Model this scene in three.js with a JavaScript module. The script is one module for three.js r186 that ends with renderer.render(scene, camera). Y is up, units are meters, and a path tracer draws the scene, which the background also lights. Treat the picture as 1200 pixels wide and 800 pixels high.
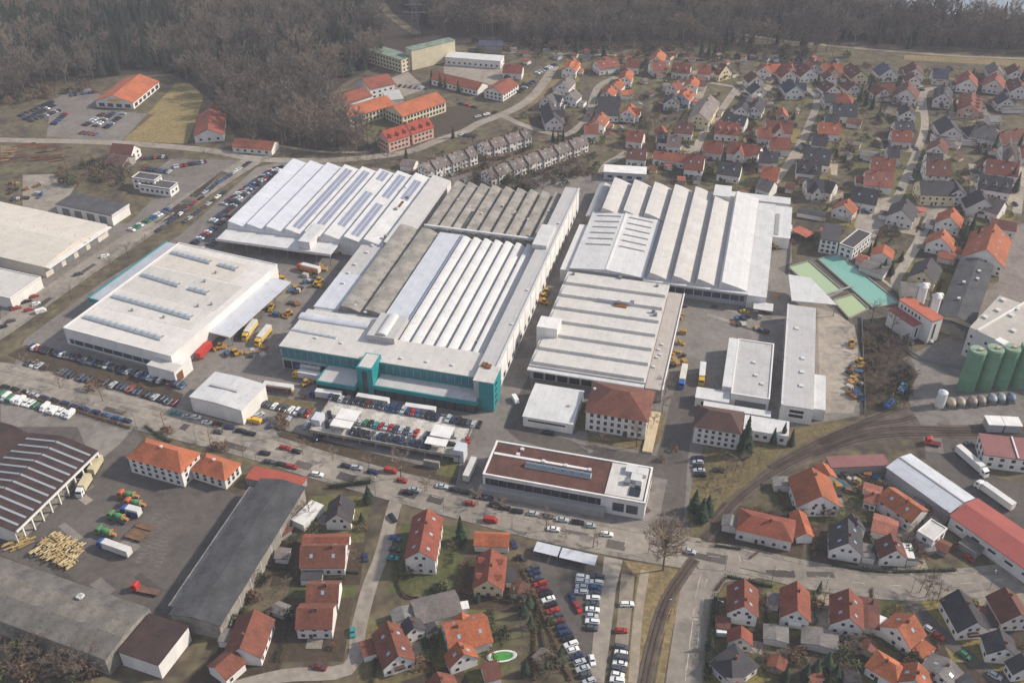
import * as THREE from 'three';
import { mergeGeometries } from 'three/addons/utils/BufferGeometryUtils.js';

// ---------------------------------------------------------------- camera, sky, sun, exposure
const D = Math.PI / 180, FOC = 1167, CX = 600, CY = 400, CAMH = 260, PITCH = 35.06 * D;
const scene = new THREE.Scene();
const camera = new THREE.PerspectiveCamera(2 * Math.atan(400 / FOC) / D, 1.5, 1, 6000);
camera.position.set(0, CAMH, 0); camera.rotation.set(-PITCH, 0, 0);
const SUN = new THREE.Vector3(0.86, 0.60, -0.16).normalize();          // direction towards the sun
const SKYW = 256, SKYH = 128, skyData = new Float32Array(SKYW * SKYH * 4);
for (let j = 0; j < SKYH; j++) for (let i = 0; i < SKYW; i++) {
  const el = (j + 0.5) / SKYH * Math.PI - Math.PI / 2, az = ((i + 0.5) / SKYW - 0.5) * 2 * Math.PI;
  const d = new THREE.Vector3(Math.cos(el) * Math.cos(az), Math.sin(el), Math.cos(el) * Math.sin(az));
  const t = Math.max(0, d.y), c = Math.max(0, d.dot(SUN));
  const g = 0.62 * Math.pow(c, 40) + 0.22 * Math.pow(c, 6);             // hazy air round the sun
  const k = (i + j * SKYW) * 4, S = 0.57;
  skyData[k] = S * (0.79 - 0.24 * t) + g * 1.0;
  skyData[k + 1] = S * (0.84 - 0.16 * t) + g * 0.93;
  skyData[k + 2] = S * (0.99 - 0.06 * t) + g * 0.82;
  skyData[k + 3] = 1;
}
const sky = new THREE.DataTexture(skyData, SKYW, SKYH, THREE.RGBAFormat, THREE.FloatType);
sky.mapping = THREE.EquirectangularReflectionMapping; sky.magFilter = THREE.LinearFilter; sky.minFilter = THREE.LinearFilter; sky.needsUpdate = true;
scene.background = sky; scene.environment = sky;
const sun = new THREE.DirectionalLight(new THREE.Color(1.0, 0.91, 0.79), 4.7);
sun.position.copy(SUN).multiplyScalar(900).add(new THREE.Vector3(0, 0, -420));
sun.target.position.set(0, 0, -420); scene.add(sun, sun.target);
sun.castShadow = true; sun.shadow.radius = 6;
Object.assign(sun.shadow.camera, { left: -700, right: 700, top: 700, bottom: -700, near: 1, far: 2200 }); sun.shadow.mapSize.set(4096, 4096);
scene.fog = new THREE.FogExp2(new THREE.Color(0.86, 0.87, 0.95), 0.00016);
const renderer = new THREE.WebGLRenderer();
renderer.toneMapping = THREE.LinearToneMapping; renderer.toneMappingExposure = 1.17;
renderer.shadowMap.enabled = true;

// ---------------------------------------------------------------- helpers
let seed = 12345;
const rnd = () => { seed = (seed * 1664525 + 1013904223) >>> 0; return seed / 4294967296; };
const rr = (a, b) => a + (b - a) * rnd();
const pick = a => a[Math.floor(rnd() * a.length)];
const sinP = Math.sin(PITCH), cosP = Math.cos(PITCH);
// a point of the photograph (1200 x 800) that lies at height h -> world
function G(px, py, h = 0) {
  const u = (px - CX) / FOC, v = (py - CY) / FOC, t = (CAMH - h) / (sinP + v * cosP);
  return new THREE.Vector3(u * t, h, t * (v * sinP - cosP));
}
function toPx(x, y, z) {
  const dy = y - CAMH, f = -dy * sinP - z * cosP, up = dy * cosP - z * sinP;
  return [CX + FOC * x / f, CY - FOC * up / f];
}
function inside(poly, x, y) {
  let c = false;
  for (let i = 0, j = poly.length - 1; i < poly.length; j = i++) {
    const [xi, yi] = poly[i], [xj, yj] = poly[j];
    if ((yi > y) !== (yj > y) && x < (xj - xi) * (y - yi) / (yj - yi) + xi) c = !c;
  }
  return c;
}
const used = {};
function numbered(n) { const k = used[n] = (used[n] ?? -1) + 1; return k ? n + '_' + String(k).padStart(3, '0') : n; }
function tag(o, label, category, group, kind) {
  if (label) o.userData.label = label;
  if (category) o.userData.category = category;
  if (group) o.userData.group = group;
  if (kind) o.userData.kind = kind;
  return o;
}
// a thing: group at its base; theta turns its front (local +z faces the camera when theta = 0; the right end comes nearer as theta grows)
function thing(name, label, category, theta, px, py, group) {
  const o = new THREE.Group(); o.name = numbered(name); o.position.copy(G(px, py, 0)); o.rotation.y = -theta * D;
  tag(o, label, category, group); scene.add(o); return o;
}
function loc(o, px, py, h) {
  const p = G(px, py, h).sub(o.position), c = Math.cos(-o.rotation.y), s = Math.sin(-o.rotation.y);
  return { x: p.x * c + p.z * s, z: -p.x * s + p.z * c };
}
class Mk {
  constructor() { this.p = []; this.u = []; }
  tri(a, b, c, ua, ub, uc) { this.p.push(...a, ...b, ...c); this.u.push(...(ua || [a[0], a[2]]), ...(ub || [b[0], b[2]]), ...(uc || [c[0], c[2]])); return this; }
  quad(a, b, c, d) {
    const A = new THREE.Vector3(...a), B = new THREE.Vector3(...b).sub(A), Dd = new THREE.Vector3(...d).sub(A), C = new THREE.Vector3(...c).sub(A);
    const e = B.clone().normalize(), n = B.clone().cross(Dd).normalize(), f = n.cross(e);
    const U = q => [q.dot(e) + a[0] * 0.71 + a[2] * 0.37, q.dot(f) + a[1] + a[2] * 0.53];
    const ua = U(new THREE.Vector3()), ub = U(B), uc = U(C), ud = U(Dd);
    return this.tri(a, b, c, ua, ub, uc).tri(a, c, d, ua, uc, ud);
  }
  box(x0, x1, y0, y1, z0, z1) {
    if (x0 > x1) [x0, x1] = [x1, x0]; if (z0 > z1) [z0, z1] = [z1, z0];
    const a = [x0, y0, z1], b = [x1, y0, z1], c = [x1, y1, z1], d = [x0, y1, z1], e = [x0, y0, z0], f = [x1, y0, z0], g = [x1, y1, z0], h = [x0, y1, z0];
    return this.quad(a, b, c, d).quad(f, e, h, g).quad(b, f, g, c).quad(e, a, d, h).quad(d, c, g, h).quad(e, f, b, a);
  }
  // convex polygon in the xy plane (counter-clockwise), drawn out from z0 to z1
  prism(poly, z0, z1) {
    const n = poly.length;
    for (let i = 1; i < n - 1; i++) {
      const A = poly[0], B = poly[i], C = poly[i + 1];
      this.tri([...A, z1], [...B, z1], [...C, z1], A, B, C).tri([...A, z0], [...C, z0], [...B, z0], A, C, B);
    }
    for (let i = 0; i < n; i++) { const A = poly[i], B = poly[(i + 1) % n]; this.quad([...B, z1], [...A, z1], [...A, z0], [...B, z0]); }
    return this;
  }
  cyl(cx, cz, r, y0, y1, n = 12, r1 = r) {
    for (let i = 0; i < n; i++) {
      const a = i / n * 2 * Math.PI, b = (i + 1) / n * 2 * Math.PI;
      const A = [cx + r * Math.cos(a), y0, cz - r * Math.sin(a)], B = [cx + r * Math.cos(b), y0, cz - r * Math.sin(b)];
      const C = [cx + r1 * Math.cos(b), y1, cz - r1 * Math.sin(b)], E = [cx + r1 * Math.cos(a), y1, cz - r1 * Math.sin(a)];
      this.quad(A, B, C, E); this.tri(E, C, [cx, y1, cz]);
    }
    return this;
  }
  geo() {
    const g = new THREE.BufferGeometry();
    g.setAttribute('position', new THREE.Float32BufferAttribute(this.p, 3));
    g.setAttribute('uv', new THREE.Float32BufferAttribute(this.u, 2));
    g.computeVertexNormals(); return g;
  }
  mesh(name, mat, parent = scene) { return put(name, this.geo(), mat, parent); }
}
function put(name, geo, mat, parent = scene) {
  const m = new THREE.Mesh(geo, mat); m.name = parent === scene ? numbered(name) : name;
  m.castShadow = m.receiveShadow = true; parent.add(m); return m;
}
const unitBox = new Mk().box(-0.5, 0.5, -0.5, 0.5, -0.5, 0.5).geo();
function unit(name, mat, parent, x, y, z, sx, sy, sz, ry = 0) {
  const m = put(name, unitBox, mat, parent); m.position.set(x, y, z); m.scale.set(sx, sy, sz); m.rotation.y = ry; return m;
}
const bx = (o, name, mat, x0, x1, y0, y1, z0, z1) => new Mk().box(x0, x1, y0, y1, z0, z1).mesh(name, mat, o);
// rectangle in a thing's frame from three pixels (front left, front right, back) seen at height h
function rect(o, A, B, C, h) {
  const a = loc(o, ...A, h), b = loc(o, ...B, h), c = loc(o, ...C, h);
  return { x0: a.x, x1: b.x, zf: (a.z + b.z) / 2, zb: c.z };
}
function pbox(o, name, mat, A, B, C, h, y0, y1) {
  const r = rect(o, A, B, C, h); r.m = bx(o, name, mat, r.x0, r.x1, y0, y1 ?? h, r.zb, r.zf); return r;
}

// ---------------------------------------------------------------- textures (grain, patches, streaks)
const hash = (x, y, s) => { let h = (x * 374761393 + y * 668265263 + s * 974634777) | 0; h = Math.imul(h ^ (h >>> 13), 1274126177); return ((h ^ (h >>> 16)) >>> 0) / 4294967296; };
function vnoise(x, y, p, s) {     // value noise with period p
  const xi = Math.floor(x), yi = Math.floor(y), fx = x - xi, fy = y - yi, m = q => ((q % p) + p) % p;
  const sx = fx * fx * (3 - 2 * fx), sy = fy * fy * (3 - 2 * fy);
  const a = hash(m(xi), m(yi), s), b = hash(m(xi + 1), m(yi), s), c = hash(m(xi), m(yi + 1), s), d = hash(m(xi + 1), m(yi + 1), s);
  return a + (b - a) * sx + (c - a) * sy + (a - b - c + d) * sx * sy;
}
function fbm(u, v, p, s, oct) { let r = 0, a = 0.5, n = 0; for (let k = 0; k < oct; k++) { r += a * vnoise(u * p, v * p, p, s + k); n += a; a *= 0.55; p *= 2; } return r / n; }
function tex(n, metres, fn) {
  const d = new Uint8Array(n * n * 4);
  for (let j = 0; j < n; j++) for (let i = 0; i < n; i++) {
    const c = fn((i + 0.5) / n, (j + 0.5) / n), k = (i + j * n) * 4;
    for (let q = 0; q < 3; q++) d[k + q] = Math.max(0, Math.min(255, 255 * c[q])); d[k + 3] = 255;
  }
  const t = new THREE.DataTexture(d, n, n); t.colorSpace = THREE.SRGBColorSpace; t.wrapS = t.wrapT = THREE.RepeatWrapping;
  t.magFilter = THREE.LinearFilter; t.minFilter = THREE.LinearMipmapLinearFilter; t.generateMipmaps = true; t.repeat.set(1 / metres, 1 / metres); t.needsUpdate = true; return t;
}
const grey = g => [g, g, g], mixc = (a, b, t) => a.map((x, i) => x + (b[i] - x) * t), st = (a, b, x) => { const t = Math.max(0, Math.min(1, (x - a) / (b - a))); return t * t * (3 - 2 * t); };
// open ground, one copy over 1.6 km: winter grass, straw, bare soil
const groundTex = tex(2048, 1600, (u, v) => {
  const a = fbm(u, v, 24, 1, 5), b = fbm(u, v, 90, 11, 4), c = fbm(u, v, 420, 31, 2), e = fbm(u, v, 800, 41, 1);
  let col = mixc([0.44, 0.40, 0.29], [0.49, 0.43, 0.33], st(0.4, 0.62, a));
  col = mixc(col, [0.40, 0.345, 0.285], st(0.5, 0.68, b));
  col = mixc(col, [0.40, 0.395, 0.25], st(0.55, 0.7, c) * 0.5);
  return col.map(x => x * (0.44 + 0.36 * c + 0.26 * e));
});
const lawnTex = tex(1024, 60, (u, v) => { const a = fbm(u, v, 8, 3, 4), b = fbm(u, v, 64, 7, 3); return mixc([0.80, 0.82, 0.74], [1, 0.95, 0.9], a).map(x => x * (0.72 + 0.45 * b)); });
// asphalt and concrete yards, one copy over 700 m: patches, tyre-dark lanes, pale dust
const yardTex = tex(2048, 700, (u, v) => {
  const a = fbm(u, v, 14, 51, 4), b = fbm(u, v, 60, 61, 4), c = fbm(u, v, 500, 71, 2), s = fbm(u * 1, v * 1, 160, 81, 2);
  let g = 0.86 + 0.20 * (a - 0.5) + 0.16 * (b - 0.5) + 0.16 * (c - 0.5) - 0.07 * st(0.6, 0.74, s);
  return [g * 1.0, g * 0.985, g * 0.965];
});
const roofTex = tex(512, 24, (u, v) => { const a = fbm(u, v, 6, 91, 4), b = fbm(u, v, 60, 95, 2), c = vnoise(u * 8, v * 70, 70, 97); const g = 0.80 + 0.24 * (a - 0.5) + 0.22 * (b - 0.5) + 0.08 * (c - 0.5); return [g + 0.05 * a, g, g - 0.03 * a]; });
const metalTex = tex(512, 30, (u, v) => { const a = fbm(u, v, 5, 101, 4), c = vnoise(u * 60, v * 3, 60, 105), b = fbm(u, v, 50, 107, 2); const q = u * 15, fq = Math.abs(q - Math.round(q)), seam = fq < 0.03 ? 0.05 : 0, pan = (hash(Math.floor(q), Math.floor(v * 3), 7) - 0.5) * 0.02, spot = st(0.66, 0.8, fbm(u, v, 22, 109, 3)) * 0.07; const g = 0.93 + 0.12 * (a - 0.5) + 0.02 * (c - 0.5) + 0.05 * (b - 0.5) - seam + pan - spot; return [g, g * 0.995, g * 0.99]; });
const gritTex = tex(512, 18, (u, v) => { const a = fbm(u, v, 5, 111, 5), b = fbm(u, v, 80, 117, 2), c = st(0.6, 0.75, fbm(u, v, 9, 119, 3)); const g = 0.80 + 0.32 * (a - 0.5) + 0.3 * (b - 0.5) - 0.10 * c; return [g, g * 0.985, g * 0.965]; });
const wallTex = tex(256, 14, (u, v) => { const a = fbm(u, v, 5, 121, 4), b = vnoise(u * 40, v * 2, 40, 123); const g = 0.93 + 0.10 * (a - 0.5) + 0.05 * (b - 0.5); return [g, g * 0.99, g * 0.975]; });

const mats = {};
function M(color, map, rough = 0.85, extra = {}) {
  const key = color + (map ? map.id : '') + rough + JSON.stringify(extra);
  return mats[key] ??= new THREE.MeshStandardMaterial({ color: new THREE.Color(color), map: map || null, roughness: rough, ...extra });
}

// ---------------------------------------------------------------- ground, water, roads
const mGround = M('#ffffff', groundTex, 1), mLawn = M('#686640', lawnTex, 1), mLawn2 = M('#74694b', lawnTex, 1), mSoil = M('#4f4337', lawnTex, 1), mStraw = M('#8e7d5f', lawnTex, 1), mBeet = M('#4d3f35', lawnTex, 1);
const mRoad = M('#9d958b', yardTex, 0.95), mYard = M('#86807b', yardTex, 0.95), mYardDark = M('#645e5a', yardTex, 0.92), mPale = M('#a59c91', yardTex, 0.95), mConc = M('#b3a997', yardTex, 0.95), mPath = M('#a89c8a', yardTex, 1);
const mBallast = M('#6f625a', gritTex, 1), mRail = M('#5d4a40', gritTex, 0.6), mMark = M('#cfcbc2', gritTex, 0.9), mKerb = M('#a39c92', gritTex, 0.95);
const SHEETY = k => 0.02 * k;
function flat(name, mat, pts, level, label, isPx = true) {        // a sheet of ground cover
  const w = isPx ? pts.map(([x, y]) => G(x, y, 0)) : pts;
  const c = w.map(p => new THREE.Vector2(p.x, -p.z));
  if (THREE.ShapeUtils.isClockWise(c)) { c.reverse(); w.reverse(); }
  const mk = new Mk(), y = SHEETY(level);
  for (const t of THREE.ShapeUtils.triangulateShape(c, [])) mk.tri(...t.map(i => [w[i].x, y, w[i].z]));
  return tag(mk.mesh(name, mat), label, null, null, 'structure');
}
function curve(pts, step = 4) {
  const c = new THREE.CatmullRomCurve3(pts.map(([x, y]) => G(x, y, 0)), false, 'centripetal');
  return c.getSpacedPoints(Math.max(2, Math.round(c.getLength() / step)));
}
function ribbonGeo(mk, P, off, width, y0, thick = 0, from = 0, to = 1e9) {
  const L = P.map((p, i) => { const a = P[Math.max(0, i - 1)], b = P[Math.min(P.length - 1, i + 1)], t = b.clone().sub(a).setY(0).normalize(); return [p, new THREE.Vector3(-t.z, 0, t.x)]; });
  const at = (i, o, y) => { const [p, n] = L[i]; return [p.x + n.x * o, y, p.z + n.z * o]; };
  for (let i = Math.max(0, from); i < Math.min(P.length - 1, to); i++) {
    const a = off - width / 2, b = off + width / 2, y = y0 + thick;
    const A = at(i, a, y), B = at(i, b, y), C = at(i + 1, b, y), E = at(i + 1, a, y);
    mk.tri(A, B, C).tri(A, C, E);
    if (thick) { const lo = q => [q[0], y0, q[2]]; mk.quad(lo(A), A, E, lo(E)).quad(B, lo(B), lo(C), C); }
  }
  return mk;
}
function road(name, pts, width, mat = mRoad, level = 3, opt = {}) {
  const P = curve(pts), mk = new Mk(); ribbonGeo(mk, P, 0, width, SHEETY(level));
  tag(mk.mesh(name, mat), opt.label, null, null, 'structure');
  if (opt.walk) for (const s of opt.walk) { const w = new Mk(); ribbonGeo(w, P, s * (width / 2 + 1.1), 2.2, 0.0, 0.16); tag(w.mesh('pavement', mKerb), null, null, null, 'structure'); }
  if (opt.dash) { const w = new Mk(); for (let i = 1; i < P.length - 2; i += 3) ribbonGeo(w, P, opt.dash === true ? 0 : opt.dash, 0.22, SHEETY(level + 1), 0, i, i + 1); tag(w.mesh('lane_marking', mMark), null, null, null, 'structure'); }
  return P;
}
{
  const g = new Mk(); g.quad([-4000, 0, 1200], [4000, 0, 1200], [4000, 0, -5200], [-4000, 0, -5200]);
  g.u = []; for (let i = 0; i < g.p.length; i += 3) g.u.push(g.p[i], g.p[i + 2]);
  tag(g.mesh('ground', mGround), 'winter grass and bare soil between buildings', null, null, 'structure');
}
// forest floor and river
flat('forest_floor', M('#40362f', lawnTex, 1), [[-160, 150], [0, 122], [60, 100], [120, 92], [190, 82], [222, 98], [246, 116], [264, 140], [276, 160], [330, 170], [420, 184], [436, 172], [412, 150], [380, 118], [402, 98], [446, 74], [470, 62], [560, 50], [900, 46], [1320, 64], [1500, 20], [1300, -120], [-100, -120]], 1, 'brown leaf litter under the bare wood');
tag(flat('river', new THREE.MeshStandardMaterial({ color: new THREE.Color('#8f9aa0'), roughness: 0.12 }), [[930, -4], [1000, 3], [1080, 13], [1160, 22], [1280, 32], [1280, -14], [1100, -26], [930, -26]], 2, 'pale still water beyond the bare wood'), null, null, null, 'structure');
// fields, verges
flat('field', M('#94845c', lawnTex, 1), [[206, 97], [222, 98], [238, 112], [230, 140], [219, 168], [142, 166]], 2, 'mown straw coloured field beside the orange roofed market');
flat('meadow', mStraw, [[0, 170], [20, 172], [14, 186], [0, 190]], 2);
flat('meadow', mStraw, [[1060, 70], [1200, 78], [1260, 84], [1260, 74], [1060, 64]], 2, 'dry meadow strip below the embankment path');
flat('building_plot', mSoil, [[506, 128], [548, 122], [576, 136], [560, 150], [520, 157], [480, 170], [470, 166]], 2);
flat('building_plot', M('#8a7556', lawnTex, 1), [[640, 90], [652, 78], [662, 86], [628, 128], [618, 126]], 2);
// industrial yards
flat('factory_yard', mYard, [[28, 398], [120, 330], [210, 276], [300, 196], [345, 186], [470, 200], [690, 206], [705, 202], [770, 222], [905, 228], [925, 262], [930, 320], [1000, 372], [1008, 440], [1012, 486], [968, 494], [880, 510], [835, 512], [815, 600], [800, 648], [740, 640], [690, 628], [560, 596], [300, 525], [120, 480], [10, 440]], 1, 'worn grey asphalt of the factory yard');
flat('factory_road', mYardDark, [[604, 470], [620, 440], [632, 505], [690, 522], [770, 534], [786, 470], [798, 440], [826, 436], [812, 500], [806, 540], [800, 640], [768, 634], [782, 562], [690, 540], [606, 515], [590, 500]], 2, 'dark asphalt drive round the office house');
flat('works_yard', mPale, [[958, 360], [1000, 374], [1014, 440], [1000, 484], [962, 484]], 2, 'pale concrete storage yard beside the long grey hall');
flat('hauliers_yard', mYardDark, [[0, 462], [60, 470], [158, 498], [165, 515], [150, 540], [280, 580], [345, 570], [190, 725], [0, 650]], 2, 'dark stained truck yard');
flat('yard_apron', M('#8d8781', yardTex, 0.95), [[0, 466], [60, 474], [156, 502], [140, 520], [110, 545], [90, 500], [0, 500]], 3);
flat('yard', mPale, [[26, 205], [62, 204], [90, 216], [60, 258], [26, 252]], 2, 'pale gravel pad behind the dark roofed workshop');
flat('yard', mYard, [[0, 240], [60, 256], [150, 262], [190, 222], [160, 214], [200, 186], [290, 188], [240, 214], [120, 300], [0, 375], [0, 312], [60, 308], [115, 285], [60, 256]], 1, 'asphalt yards along the diagonal street');
flat('yard', mYard, [[60, 118], [96, 98], [118, 112], [110, 128], [180, 134], [140, 166], [54, 160]], 2, 'market car park asphalt');
flat('truck_yard', mYardDark, [[1096, 500], [1152, 508], [1152, 556], [1200, 566], [1330, 640], [1330, 690], [1210, 640], [1138, 578], [1086, 540], [1080, 505]], 2, 'dark asphalt truck yard with white lorries');
flat('mill_yard', mYard, [[1058, 420], [1100, 400], [1134, 384], [1150, 345], [1210, 300], [1330, 330], [1330, 520], [1100, 500], [1072, 470], [1080, 440]], 2, 'asphalt yard round the mill and silos');
flat('mill_yard', M('#8a807a', yardTex, 0.95), [[1168, 268], [1200, 262], [1300, 290], [1300, 372], [1172, 352]], 3);
flat('parking_ground', mYardDark, [[618, 640], [640, 634], [706, 664], [700, 800], [684, 800], [668, 770], [640, 690]], 2, 'dark gravel staff car park');
flat('parking_lane', mPale, [[708, 652], [730, 656], [722, 690], [716, 740], [708, 800], [690, 800], [696, 740], [704, 690]], 3, 'pale access lane of the staff car park');
flat('parking_bay_strip', M('#9a8f80', yardTex, 0.95), [[728, 672], [744, 674], [738, 740], [732, 800], [716, 800], [722, 740]], 3);
flat('verge', mStraw, [[730, 656], [800, 668], [796, 690], [772, 760], [764, 800], [733, 800], [740, 740], [746, 676]], 1, 'dry brown verge along the disused siding');
flat('verge', mStraw, [[798, 680], [801, 684], [788, 740], [778, 800], [768, 800], [782, 726]], 1);
flat('plaza', mPale, [[1012, 236], [1050, 230], [1054, 236], [1034, 262], [1022, 290], [1006, 290], [1002, 262]], 2);
flat('plaza', M('#9a9086', yardTex, 0.95), [[1060, 236], [1110, 238], [1112, 252], [1086, 254], [1060, 250]], 2);
flat('school_yard', mPale, [[456, 92], [478, 84], [500, 104], [470, 114]], 2);
flat('school_yard', mPale, [[520, 72], [590, 74], [606, 80], [600, 98], [560, 100], [520, 86]], 2);
flat('school_meadow', mLawn, [[418, 148], [440, 142], [466, 140], [452, 152], [430, 158]], 2);
// verges of the main road
flat('verge', mSoil, [[8, 416], [30, 404], [160, 440], [215, 462], [205, 478], [120, 452], [40, 430]], 2, 'brown strip between two rows of parked cars');
flat('verge', mLawn2, [[36, 430], [120, 456], [200, 477], [290, 500], [286, 506], [190, 484], [110, 463], [30, 438]], 3);
flat('verge', mLawn2, [[220, 480], [285, 492], [283, 500], [215, 484]], 4);
flat('verge', mLawn2, [[304, 462], [370, 472], [366, 484], [306, 474]], 3);
flat('verge', mSoil, [[320, 500], [366, 512], [520, 552], [536, 560], [534, 568], [450, 548], [330, 518]], 3);
flat('verge', mLawn, [[514, 545], [540, 530], [536, 560], [510, 556]], 4);
flat('verge', mLawn2, [[780, 484], [760, 478], [752, 528], [764, 532], [776, 510]], 3, 'brown lawn beside the office house');
flat('verge', mLawn2, [[688, 506], [758, 516], [756, 528], [690, 518]], 3);
flat('verge', mLawn, [[674, 480], [690, 470], [690, 506], [672, 504]], 3);
flat('bank', mLawn2, [[826, 520], [870, 512], [960, 498], [1030, 490], [960, 520], [900, 548], [850, 586], [815, 625], [800, 640], [812, 560]], 2, 'rough grass bank above the railway curve');
flat('verge', mSoil, [[560, 580], [640, 600], [760, 622], [752, 632], [640, 612], [556, 590]], 3);
flat('embankment', mSoil, [[1006, 372], [1060, 400], [1076, 440], [1060, 480], [1014, 490]], 2);
flat('verge', mLawn2, [[40, 345], [110, 300], [180, 256], [186, 262], [112, 316], [36, 374]], 3);
flat('verge', mSoil, [[178, 262], [260, 200], [268, 204], [210, 256]], 4);
flat('concrete_apron', mConc, [[1062, 350], [1056, 346], [1020, 318], [1040, 330]], 3);

road('main_road', [[-60, 430], [0, 446], [100, 472], [200, 497], [300, 522], [375, 545], [450, 566], [600, 606], [675, 624], [750, 638], [820, 650]], 11, mRoad, 4, { walk: [-1, 1], dash: true, label: 'grey main street with worn lane marks before the factory' });
road('main_road', [[816, 650], [870, 656], [900, 663], [950, 674], [1000, 682], [1050, 686], [1125, 684], [1200, 675], [1290, 660]], 8.5, mRoad, 4.2, { walk: [-1, 1], dash: true, label: 'grey main street bending past the lower gable houses' });
road('side_lane', [[-40, 425], [20, 432], [110, 458], [200, 482], [290, 506]], 5, mPale, 5);
road('street', [[822, 640], [820, 672], [812, 725], [802, 800], [796, 860]], 11, mRoad, 3, { dash: true, label: 'wide street running down from the junction' });
flat('junction', mRoad, [[770, 640], [800, 632], [850, 645], [900, 660], [900, 676], [850, 682], [838, 700], [800, 700], [796, 660], [772, 650]], 3.5);
road('street', [[-60, 420], [0, 384], [60, 341], [110, 307], [170, 268], [220, 234], [270, 202], [310, 178]], 11, mRoad, 4, { walk: [1], dash: true, label: 'diagonal street past the left paint hall' });
road('street', [[-60, 160], [0, 164], [100, 166], [175, 170], [250, 177], [300, 186], [375, 188], [437, 184], [481, 177], [512, 165], [544, 154], [562, 144], [581, 137], [606, 126], [625, 112], [650, 78]], 7, mPale, 5, { label: 'pale street below the forest edge' });
road('lane', [[590, 136], [612, 146], [644, 156], [662, 158], [680, 147], [690, 135], [695, 115], [703, 100], [722, 90]], 5, mPale, 3);
road('lane', [[735, 178], [722, 186], [712, 192], [704, 204]], 5, mPale, 3);
road('lane', [[826, 96], [860, 101], [884, 103]], 4, mPale, 3);
road('lane', [[866, 100], [852, 120], [838, 140], [824, 158], [814, 180]], 5, mPale, 3);
road('lane', [[916, 102], [940, 102], [956, 112], [947, 150], [937, 171], [919, 199], [906, 216]], 5, mPale, 3);
road('lane', [[1100, 103], [1086, 105], [1084, 150], [1075, 178], [1062, 208], [1050, 234], [1020, 258], [1000, 300]], 5, mPale, 3, { label: 'pale village lane between gardens' });
road('lane', [[1104, 243], [1091, 255], [1075, 286], [1060, 311], [1050, 332], [1062, 348]], 5, mPale, 3);
road('lane', [[1206, 170], [1198, 210], [1192, 250]], 5, mPale, 3);
road('lane', [[466, 582], [460, 600], [447, 650], [432, 690], [420, 737], [410, 782], [330, 792], [250, 812]], 5, mPale, 4, { label: 'narrow lane between the gardens' });
road('lane', [[1052, 688], [1070, 707], [1100, 740], [1125, 762], [1165, 792], [1220, 830]], 5, mYardDark, 4, { label: 'dark side lane past the dark roofed houses' });
road('yard_road', [[1096, 428], [1082, 450], [1076, 472], [1090, 500], [1096, 530]], 7, mYard, 5);
road('path', [[780, 20], [830, 32], [900, 45], [1000, 56], [1060, 61], [1130, 66], [1240, 70]], 4, mPath, 4, { label: 'pale embankment path at the wood edge' });
road('path', [[560, 60], [620, 62], [700, 64], [760, 66], [850, 70]], 3, mPath, 3);
road('path', [[440, -10], [452, 12], [474, 30], [490, 40]], 8, M('#7d6f5c', lawnTex, 1), 3);
road('path', [[320, 170], [380, 178], [430, 178]], 3, mPath, 4);
road('path', [[756, 668], [748, 720], [742, 800]], 3, mPath, 3);

// railway: ballast bed, sleepers, two rails each
function railway(name, pts, label) {
  const P = curve(pts, 3), o = new THREE.Group(); o.name = numbered(name); tag(o, label, null, null, 'structure'); scene.add(o);
  ribbonGeo(new Mk(), P, 0, 4.2, 0.04, 0.14).mesh('ballast', mBallast, o);
  const c = new THREE.CatmullRomCurve3(P), n = Math.round(c.getLength() / 0.75), sl = new Mk();
  for (let i = 0; i < n; i++) {
    const p = c.getPointAt(i / n), t = c.getTangentAt(i / n), s = new THREE.Vector3(-t.z, 0, t.x), q = (a, b, y) => [p.x + s.x * a + t.x * b, y, p.z + s.z * a + t.z * b];
    sl.quad(q(-1.25, -0.13, 0.24), q(1.25, -0.13, 0.24), q(1.25, 0.13, 0.24), q(-1.25, 0.13, 0.24));
  }
  const S = sl.mesh('sleepers', M('#5a4a40', gritTex, 1), o); S.userData.kind = 'stuff';
  for (const s of [-0.75, 0.75]) ribbonGeo(new Mk(), P, s, 0.14, 0.24, 0.15).mesh('rail', mRail, o);
}
railway('railway_track', [[752, 815], [765, 755], [780, 707], [799, 676], [814, 655]], 'curved railway siding running beside the street');
railway('railway_track', [[826, 632], [850, 602], [868, 583], [909, 553], [963, 526], [1010, 508], [1060, 502], [1110, 503], [1210, 503]], 'railway curve behind the red hipped house');
railway('railway_track', [[903, 548], [955, 520], [1000, 500], [1040, 484], [1062, 476]], 'branch track forking towards the blue containers');
railway('railway_track', [[955, 533], [1010, 515], [1050, 510], [1100, 509], [1210, 510]], 'railway track beside the mauve shed roof');
railway('railway_track', [[960, 520], [1010, 500], [1060, 492], [1072, 488]], 'short stub track fanning towards the mill');
flat('ballast_bed', M('#75675d', gritTex, 1), [[900, 552], [960, 516], [1030, 484], [1062, 474], [1080, 490], [1110, 498], [1210, 498], [1210, 514], [1060, 514], [1000, 522], [930, 552]], 2.5, 'brown ballast under the fanning tracks');

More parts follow.
